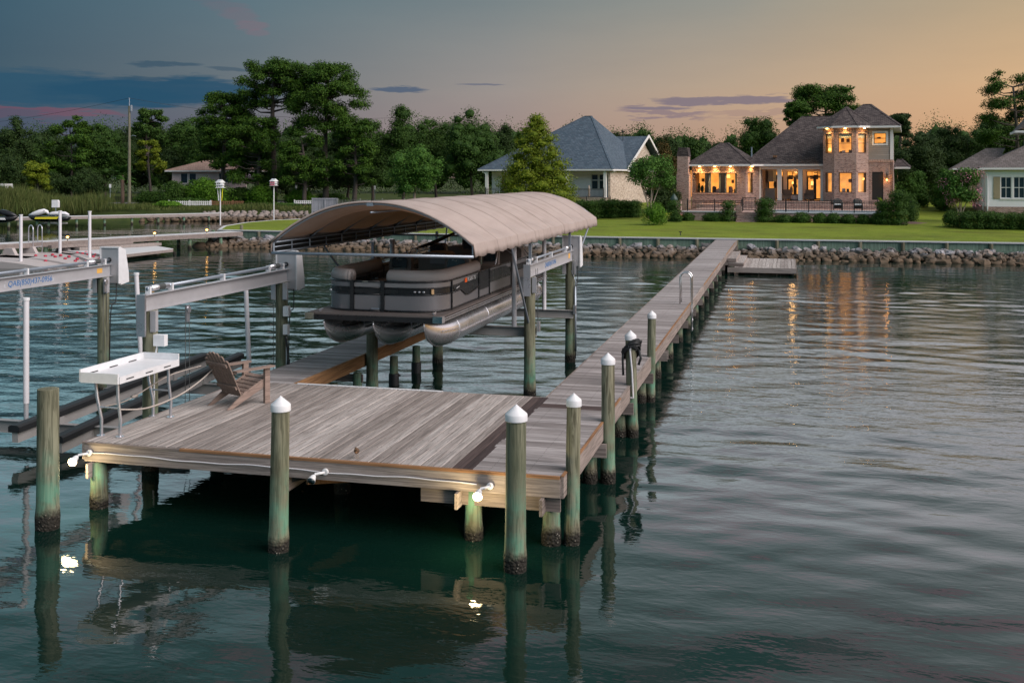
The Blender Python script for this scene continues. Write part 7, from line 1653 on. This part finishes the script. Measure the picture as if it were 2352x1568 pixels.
# floating ramps for personal watercraft
m_fl = simple('beige_float', (.42, .38, .37), .6, var=.1); m_roll = simple('red_roller', (.42, .03, .06), .45)
def ramp(pts, label, rolls):
    P = [G(u, v, .16) for u, v in pts]; c_ = (sum(p[0] for p in P) / 4, sum(p[1] for p in P) / 4, 0); t_ = thing('floating_ramp', label, 'float', c_, 0, 'floating jet-ski ramps')
    a_, b_, cc, dd_ = [Vector((p[0], p[1], 0)) for p in P]; bb = MB(); n = 10    # a near-left, b near-right (sloping end), c far-right, d far-left
    for i in range(n + 1):
        t__ = i / n; z = .34 if t__ < .6 else .34 - .30 * ((t__ - .6) / .4) ** 1.3
        for w__ in (0, .33, .45, .55, .67, 1):
            q_ = (a_ + (b_ - a_) * t__) * (1 - w__) + (dd_ + (cc - dd_) * t__) * w__; dip = .09 if .4 < w__ < .6 else 0
            bb.v.append((q_.x, q_.y, z - dip * (1 if t__ > .15 else 0)))
        for w__ in (1, 0): q_ = (a_ + (b_ - a_) * t__) * (1 - w__) + (dd_ + (cc - dd_) * t__) * w__; bb.v.append((q_.x, q_.y, -.15))
    for i in range(n):
        for k in range(8): bb.f.append((8 * i + k, 8 * i + (k + 1) % 8, 8 * i + 8 + (k + 1) % 8, 8 * i + 8 + k))
    bb.f += [tuple(range(8)), tuple(range(8 * n, 8 * n + 8))[::-1]]
    bb.build('body', m_fl, t_, auto=40)
    for (tt, ww) in rolls:
        q_ = (a_ + (b_ - a_) * tt) * (1 - ww) + (dd_ + (cc - dd_) * tt) * ww; z = .34 if tt < .6 else .34 - .30 * ((tt - .6) / .4) ** 1.3
        bb = MB(); bb.blob((q_.x, q_.y, z + .02), .10, .10, .07, 8, 5, 0); bb.build('roller', m_roll, t_, smooth=True)
    for w__ in (.35, .65):
        q_ = (a_ + (b_ - a_) * .02) * (1 - w__) + (dd_ + (cc - dd_) * .02) * w__; bb = MB(); bb.prism([(-.5, 0), (.5, 0), (.25, .42), (-.25, .42)], -.12, .12, Matrix.Translation((q_.x, q_.y, .30)) @ Matrix.Rotation(math.pi / 2, 4, 'X')); bb.build('bow_stop', m_fl, t_)
RL_ = [(.35 + .13 * k, .38) for k in range(5)] + [(.42 + .13 * k, .62) for k in range(5)]
ramp([(-150, 606), (110, 611), (165, 602), (-30, 590)], 'nearest beige floating ramp with red rollers at the left edge', [(.8, .7), (.9, .8)])
ramp([(-40, 597), (180, 605), (222, 596), (120, 584)], 'middle beige floating ramp with red rollers', RL_)
ramp([(118, 586), (226, 603), (262, 592), (190, 578)], 'farthest beige floating ramp with red rollers, beside the low platform', RL_)
for (u, vb, vt, lab) in ((48, 600, 495, 'white guide post at the nearest floating ramp'), (138, 583, 486, 'white guide post between the floating ramps'), (206, 590, 487, 'white guide post at the right end of the floating ramps')):
    x, y = G(u, vb, .3); Yc = pxu(x, y)[1]; guide(x, y, -.5, HC - (vt - VH) * Yc / FPX, lab, .085, foot=False, group='white guide posts of the floating ramps')
# far dock with jet skis
FDk = thing('far_dock', 'far narrow dock along the reeds carrying the jet skis', 'dock', (*G(240, 500, .9), 0))
p, q = Vector(G(-60, 501, .95)), Vector(G(510, 489, .95)); d_ = (q - p).normalized(); L = (q - p).length; ang2 = math.atan2(d_.y, d_.x); MF = Matrix.Translation((p.x, p.y, 0)) @ Matrix.Rotation(ang2, 4, 'Z')
b = MB(); b.box(0, L, -.6, .6, .90, .96, MF); b.build('decking', m_cap, FDk); b = MB(); b.box(0, L, -.64, -.6, .66, .92, MF); b.build('side_beam', m_rim, FDk)
for i in range(9): c_ = MF @ Vector((L * (i + .4) / 9, -.4, 0)); b = MB(); b.lathe([(.12, -1.5), (.12, .9)], (c_.x, c_.y, 0), 8); b.build('support_post', m_pile, FDk)
def jetski(u, Y, v_bot, label, main, accent, flip=1):
    x, y, z = D(u, v_bot, Y); t_ = thing('jet_ski', label, 'jet ski', (x, y, z), TH, 'jet skis on the far dock')
    L = 3.9; b = MB(); rows = []; n = 12
    prof_ = [(-.5, .26, .50, .30), (-.44, .50, .52, .10), (-.2, .56, .55, .02), (.1, .56, .58, .0), (.3, .46, .62, .06), (.42, .26, .66, .22), (.5, .04, .66, .50)]
    for (t__, w__, top_, bot_) in prof_:
        for k in range(n):
            a = 2 * math.pi * k / n; c2, s2 = math.cos(a), math.sin(a); zz = (top_ + bot_) / 2 + s2 * (top_ - bot_) / 2 * (1 if s2 > 0 else 1); rows.append((-t__ * L * flip, c2 * w__ * (1 if s2 > -.3 else .75), zz))
    b.v = rows; m__ = len(prof_); b.f = [(i * n + k, i * n + (k + 1) % n, (i + 1) * n + (k + 1) % n, (i + 1) * n + k) for i in range(m__ - 1) for k in range(n)] + [tuple(range(n))[::-1], tuple(range((m__ - 1) * n, m__ * n))]
    b.build('hull', m_blackg, t_, local=True, smooth=True)
    b = MB(); b.tube([(-x_ * flip, 0, z_) for x_, z_ in ((1.9, .62), (1.5, .72), (.9, .88), (.45, 1.0), (.2, .95), (.05, .70))], [.05, .2, .28, .24, .16, .08], 10); b.build('front_cowl', main, t_, local=True, smooth=True)
    b = MB(); b.tube([(-x_ * flip, 0, z_) for x_, z_ in ((.1, .70), (-.3, .78), (-.9, .80), (-1.5, .78), (-1.85, .66))], [.12, .18, .2, .18, .08], 10); b.build('seat', main, t_, local=True, smooth=True)
    b = MB(); b.tube([(-.35 * flip, -.35, 1.06), (-.35 * flip, .35, 1.06)], .025, 6); b.tube([(-.35 * flip, 0, .9), (-.35 * flip, 0, 1.06)], .04, 6); b.build('handlebar', m_black, t_, local=True)
    b = MB(); b.prism([(-1.1, .30), (.95, .30), (1.2, .50), (-1.0, .48)] if flip > 0 else [(-1.2, .50), (-.95, .30), (1.1, .30), (1.0, .48)], .555, .60, Matrix(((1, 0, 0, 0), (0, 0, -1, 0), (0, 1, 0, 0), (0, 0, 0, 1)))); b.build('side_stripe', accent, t_, local=True)
    return t_
m_yel = simple('yellow_paint', (.70, .62, .03), .4, var=.05); m_sw = simple('white_gloss', (.72, .72, .76), .3, var=.05)
jetski(113, 97, 510, 'black and white jet ski with a yellow side stripe on the far dock', m_sw, m_yel)
jetski(-8, 95, 512, 'dark jet ski cut off by the left edge', m_blackg, m_white, -1)
for (u, Y) in ((85, 97), (112, 97), (135, 97), (20, 95)): x, y, z = D(u, 515, Y); b = MB(); b.lathe([(.12, -1), (.12, 1.15 - .0)], (x, y, 0), 8); b.build('lift_post', m_pile, FDk)
x, y, z = D(124, 511, 97.6); b = MB(); b.box(x - 1.1, x + 1.1, y - .5, y + .5, z - .12, z - .01); b.build('lift_cradle', m_grey, FDk)
x, y, z = D(128, 474, 98.2); t_ = thing('pedestal_box', 'white equipment box on a short pole behind the yellow-striped jet ski', 'equipment box', (x, y, .9), TH); b = MB(); b.box(-.3, .3, -.2, .2, z - .9 - .1, z - .9 + .46); b.prism([(-.3, z - .9 + .462), (.3, z - .9 + .462), (.22, z - .9 + .6), (-.3, z - .9 + .6)], -.2, .2, Matrix(((1, 0, 0, 0), (0, 0, -1, 0), (0, 1, 0, 0), (0, 0, 0, 1)))); b.build('box', m_white, t_, local=True); b = MB(); b.tube([(0, 0, 0), (0, 0, z - 1.0)], .05, 8); b.build('pole', m_galv, t_, local=True)

# ------------------------------------------------------------------ birdhouses, pole, signs, fences
def birdhouse(u, vb, vt, vtop, label, front, zg):
    x, y = G(u, vb, zg); Yc = pxu(x, y)[1]; s = FPX / Yc; zt = HC - (vt - VH) / s; zr = HC - (vtop - VH) / s; t_ = thing('birdhouse', label, 'birdhouse', (x, y, zg - .02), TH, 'birdhouses on tall poles')
    b = MB(); b.tube([(0, 0, 0), (0, 0, zt - zg)], .05, 8); b.build('pole', m_pvc, t_, local=True)
    h = zr - zt; b = MB(); w__ = .24
    b.box(-w__, w__, -w__, w__, zt - zg + .02, zt - zg + h * .62); b.build('box', m_white, t_, local=True)
    for k in (0, 1): b = MB(); z_ = zt - zg + k * h * .31; b.box(-w__ - .08, w__ + .08, -w__ - .08, w__ + .08, z_, z_ + .025); b.build('ledge', m_white, t_, local=True)
    b = MB(); b.prism([(-w__ - .06, h * .62), (w__ + .06, h * .62), (0, h)], -w__ - .06, w__ + .06, Matrix(((.7, 0, .714, 0), (.714, 0, -.7, 0), (0, 1, 0, zt - zg + .003), (0, 0, 0, 1)))); b.build('roof', m_white, t_, local=True)
    if front: b = MB(); b.box(-w__ - .004, .12, -w__ - .014, -w__ - .002, zt - zg + .03, zt - zg + h * .6); b.build('front_panel', front, t_, local=True)
    for k in range(4):
        b = MB(); b.box(-.17 + .16 * (k % 2), -.10 + .16 * (k % 2), -w__ - .016, -w__ - .012, zt - zg + .08 + h * .31 * (k // 2), zt - zg + .16 + h * .31 * (k // 2)); b.build('entry_hole', m_black, t_, local=True)
    return t_
b1 = birdhouse(643.5, 517, 432, 410, 'x', None, 1.02) if False else None
t1 = birdhouse(506, 517, 431, 412, 'white birdhouse with a grey roof on a tall pole at the grass point', None, 1.02)
b = MB(); b.tube([(.20, -.05, 2.88), (.12, -.05, 1.9)], .03, 5); b.build('strap', m_yel, t1, local=True); b = MB(); b.tube([(-.2, -.05, 2.88), (-.12, -.05, 1.9)], .03, 5); b.build('strap', m_white, t1, local=True)
birdhouse(629, 505, 426, 410, 'birdhouse with a pink front on a tall pole, right of the white one', simple('pink_paint', (.62, .12, .20), .6), 1.02)
x, y = G(710 / .9999 * 0 + 558, 527, 1.04); b = MB(); b.lathe([(.12, -.05), (.12, .30), (.1, .32)], (x, y - .2, 1.04), 8); tag(b.build('short_post', m_pilew), 'short stub post on the seawall cap near the grass point', 'post')
x, y = G(489.5, 545, .2); b = MB(); b.lathe([(.14, -1.5), (.13, .75)], (x, y, 0), 10); tag(b.build('piling', m_pile, auto=40), 'leaning grey piling standing in the cove behind the side dock', 'piling')
x, y, z = D(297, 475, 125); up = thing('utility_pole', 'tall grey wooden utility pole on the far bank', 'utility pole', (x, y, gz(x, y))); b = MB(); b.lathe([(.20, -.3), (.17, 5), (.13, 11.9)], (0, 0, 0), 10); b.build('shaft', m_pilew, up, local=True); b = MB(); b.lathe([(.05, 11.9), (.04, 12.9)], (0, 0, 0), 6); b.lathe([(.14, 11.3), (.14, 12.0)], (.25, 0, 0), 8); b.build('insulator', m_galv, up, local=True); b = MB(); b.tube([(0, 0, 8.2), (.5, 0, 8.4), (.9, 0, 8.3)], .04, 5); b.build('lamp_arm', m_galv, up, local=True)
zt_ = gz(x, y) + 12.9
for (dx, dz, lab) in ((-60, -2.6, 'power line sagging from the pole to the left'), (30, -1.6, 'power line running from the pole to the right behind the trees')):
    e_ = Vector((x + dx * math.cos(TH), y + dx * math.sin(TH) + 12, zt_ + dz)); s0 = Vector((x, y, zt_ - .05)); P = [s0.lerp(e_, k / 16) - Vector((0, 0, 2.2 * (1 - (2 * k / 16 - 1) ** 2) * abs(dx) / 60)) for k in range(17)]
    b = MB(); b.tube(P, .02, 4); tag(b.build('power_line', m_black), lab, 'cable')
def signpost(u, Y, vt, label, kind):
    x, y, z = D(u, vt, Y); g0 = gz(x, y); t_ = thing('road_sign', label, 'sign', (x, y, g0), TH)
    b = MB(); b.tube([(0, 0, 0), (0, 0, z - g0)], .04, 6); b.build('pole', m_galv, t_, local=True); b = MB()
    if kind == 'diamond': b.prism([(-.5, 0), (0, -.5), (.5, 0), (0, .5)], -.02, .02, Matrix(((1, 0, 0, 0), (0, 0, -1, -.05), (0, 1, 0, z - g0 - .5), (0, 0, 0, 1)))); b.build('board', m_shutter, t_, local=True)
    else: b.box(-.1, .1, -.1, .1, z - g0 - .45, z - g0); b.build('head', m_white, t_, local=True)
signpost(24, 121, 427, 'back of a tan diamond road sign among the reeds', 'diamond'); signpost(253, 128, 423, 'slim post with a white top left of the utility pole', 'post'); signpost(680, 128, 424, 'slim post with a white head right of the pink birdhouse', 'post'); signpost(704, 126, 432, 'short white-topped post left of the grey board fence', 'post'); signpost(861, 130, 427, 'blue-white sign head by the roadside behind the canopy', 'post')
x, y, z = D(6, 440, 125); vn = thing('van', 'white van corner with a dark window at the left edge beyond the reeds', 'van', (x, y, gz(x, y) + .3), TH)
b = MB(); b.prism([(-2.5, .2), (1.0, .2), (1.0, 1.2), (.7, 2.3), (-2.5, 2.3)], -1, 1, Matrix(((1, 0, 0, 0), (0, 0, -1, 0), (0, 1, 0, 0), (0, 0, 0, 1)))); b.build('body', m_white, vn, local=True)
b = MB(); b.box(-.2, .72, -1.02, -1.002, 1.3, 2.0); b.build('window', m_gdark, vn, local=True)
for xx in (-1.7, .4): b = MB(); b.lathe([(.36, -1.05), (.36, -.8)], (0, 0, 0), 12); b.v = [(p[0] + xx, p[2], p[1] + .2) for p in b.v]; b.build('wheel', m_black, vn, local=True)
def pickets(u0, u1, Y, v0, v1, mat, label, nm='picket_fence', step=.22, w__=.11, colr=None):
    (xa, ya, za), (xb, yb, zb) = D(u0, v1, Y), D(u1, v1, Y); L = math.hypot(xb - xa, yb - ya); s = FPX / Y; h = (v1 - v0) / s; t_ = thing(nm, label, 'fence', (xa, ya, za), math.atan2(yb - ya, xb - xa))
    b = MB()
    for z in (h * .25, h * .75): b.box(0, L, .02, .05, z - .04, z + .04)
    b.build('rail', mat, t_, local=True); b = MB(); x = 0
    while x < L: b.prism([(x, 0), (x + w__, 0), (x + w__, h * .9), (x + w__ / 2, h), (x, h * .9)], 0, .02, Matrix(((1, 0, 0, 0), (0, 0, -1, .018), (0, 1, 0, 0), (0, 0, 0, 1)))); x += step
    o = b.build('picket', mat, t_, local=True); o['kind'] = 'stuff'; x = 0
    while x <= L: b = MB(); b.box(x - .06, x + .06, .05, .17, -.3, h + .05); b.build('post', mat, t_, local=True); x += 2.4
    return t_
pickets(387, 486, 119.5, 461, 472, m_trim, 'white picket fence section in front of the green thickets'); pickets(486, 560, 119.5, 461, 472, m_newx, 'rusty brown picket fence section right of the white pickets'); pickets(676, 716, 119.5, 460, 468, m_trim, 'short white picket fence left of the grey board fence')
# grey board fence and iron fence behind the canopy
(xa, ya, za), (xb, yb, zb) = D(717, 497, 112), D(774, 497, 112); L = math.hypot(xb - xa, yb - ya); bf = thing('board_fence', 'grey vertical board fence panel left of the canopy crest', 'fence', (xa, ya, .2), math.atan2(yb - ya, xb - xa)); m_gb = wood('grey_fence_board', [(.20, .21, .23), (.27, .28, .31), (.34, .35, .39), (.42, .43, .47)], 2)
Hh = HC - (455 - VH) * 112 / FPX - .2; n = int(L / .15); bm_ = MB(); bm_.box(0, .142, 0, .025, 0, Hh); bmm = bm_.mesh('board', m_gb)
for i in range(n): link('board', bmm, bf, (i * .15, 0, jit(.01)))
for x in (0, L / 2, L): b = MB(); b.box(x - .05, x + .05, -.07, -.002, 0, Hh + .02); b.build('post', m_gb, bf, local=True)
for z in (.9, Hh - .1): b = MB(); b.box(0, L, -.045, -.003, z - .05, z + .05); b.build('rail', m_gb, bf, local=True)
pickets(776, 1110, 113, 457, 490, simple('pale_iron', (.20, .22, .18), .6), 'thin pale rail fence running behind the canopy crest', 'rail_fence', .16, .035)
x, y, z = D(1002, 470, 109)
# tiny sprinkler on the lawn
x, y = G(1563, 540, 1.08); b = MB(); b.tube([(x, y, hl(x, y)), (x, y, hl(x, y) + .22)], .03, 5); b.box(x - .1, x + .1, y - .02, y + .02, hl(x, y) + .2, hl(x, y) + .25); tag(b.build('sprinkler', m_iron), 'tiny dark sprinkler standing on the lawn above the seawall', 'sprinkler')
# mulch bed
x, y = G(2080, 516, 1.35); b = MB(); b.blob((x, y, hl(x, y) - .03), 1.6, 1.1, .12, 14, 5, .2); tag(b.build('mulch_bed', simple('mulch', (.09, .055, .045), .95, var=.4), smooth=True), 'dark mulch bed at the foot of the tallest hedge', 'flower bed')
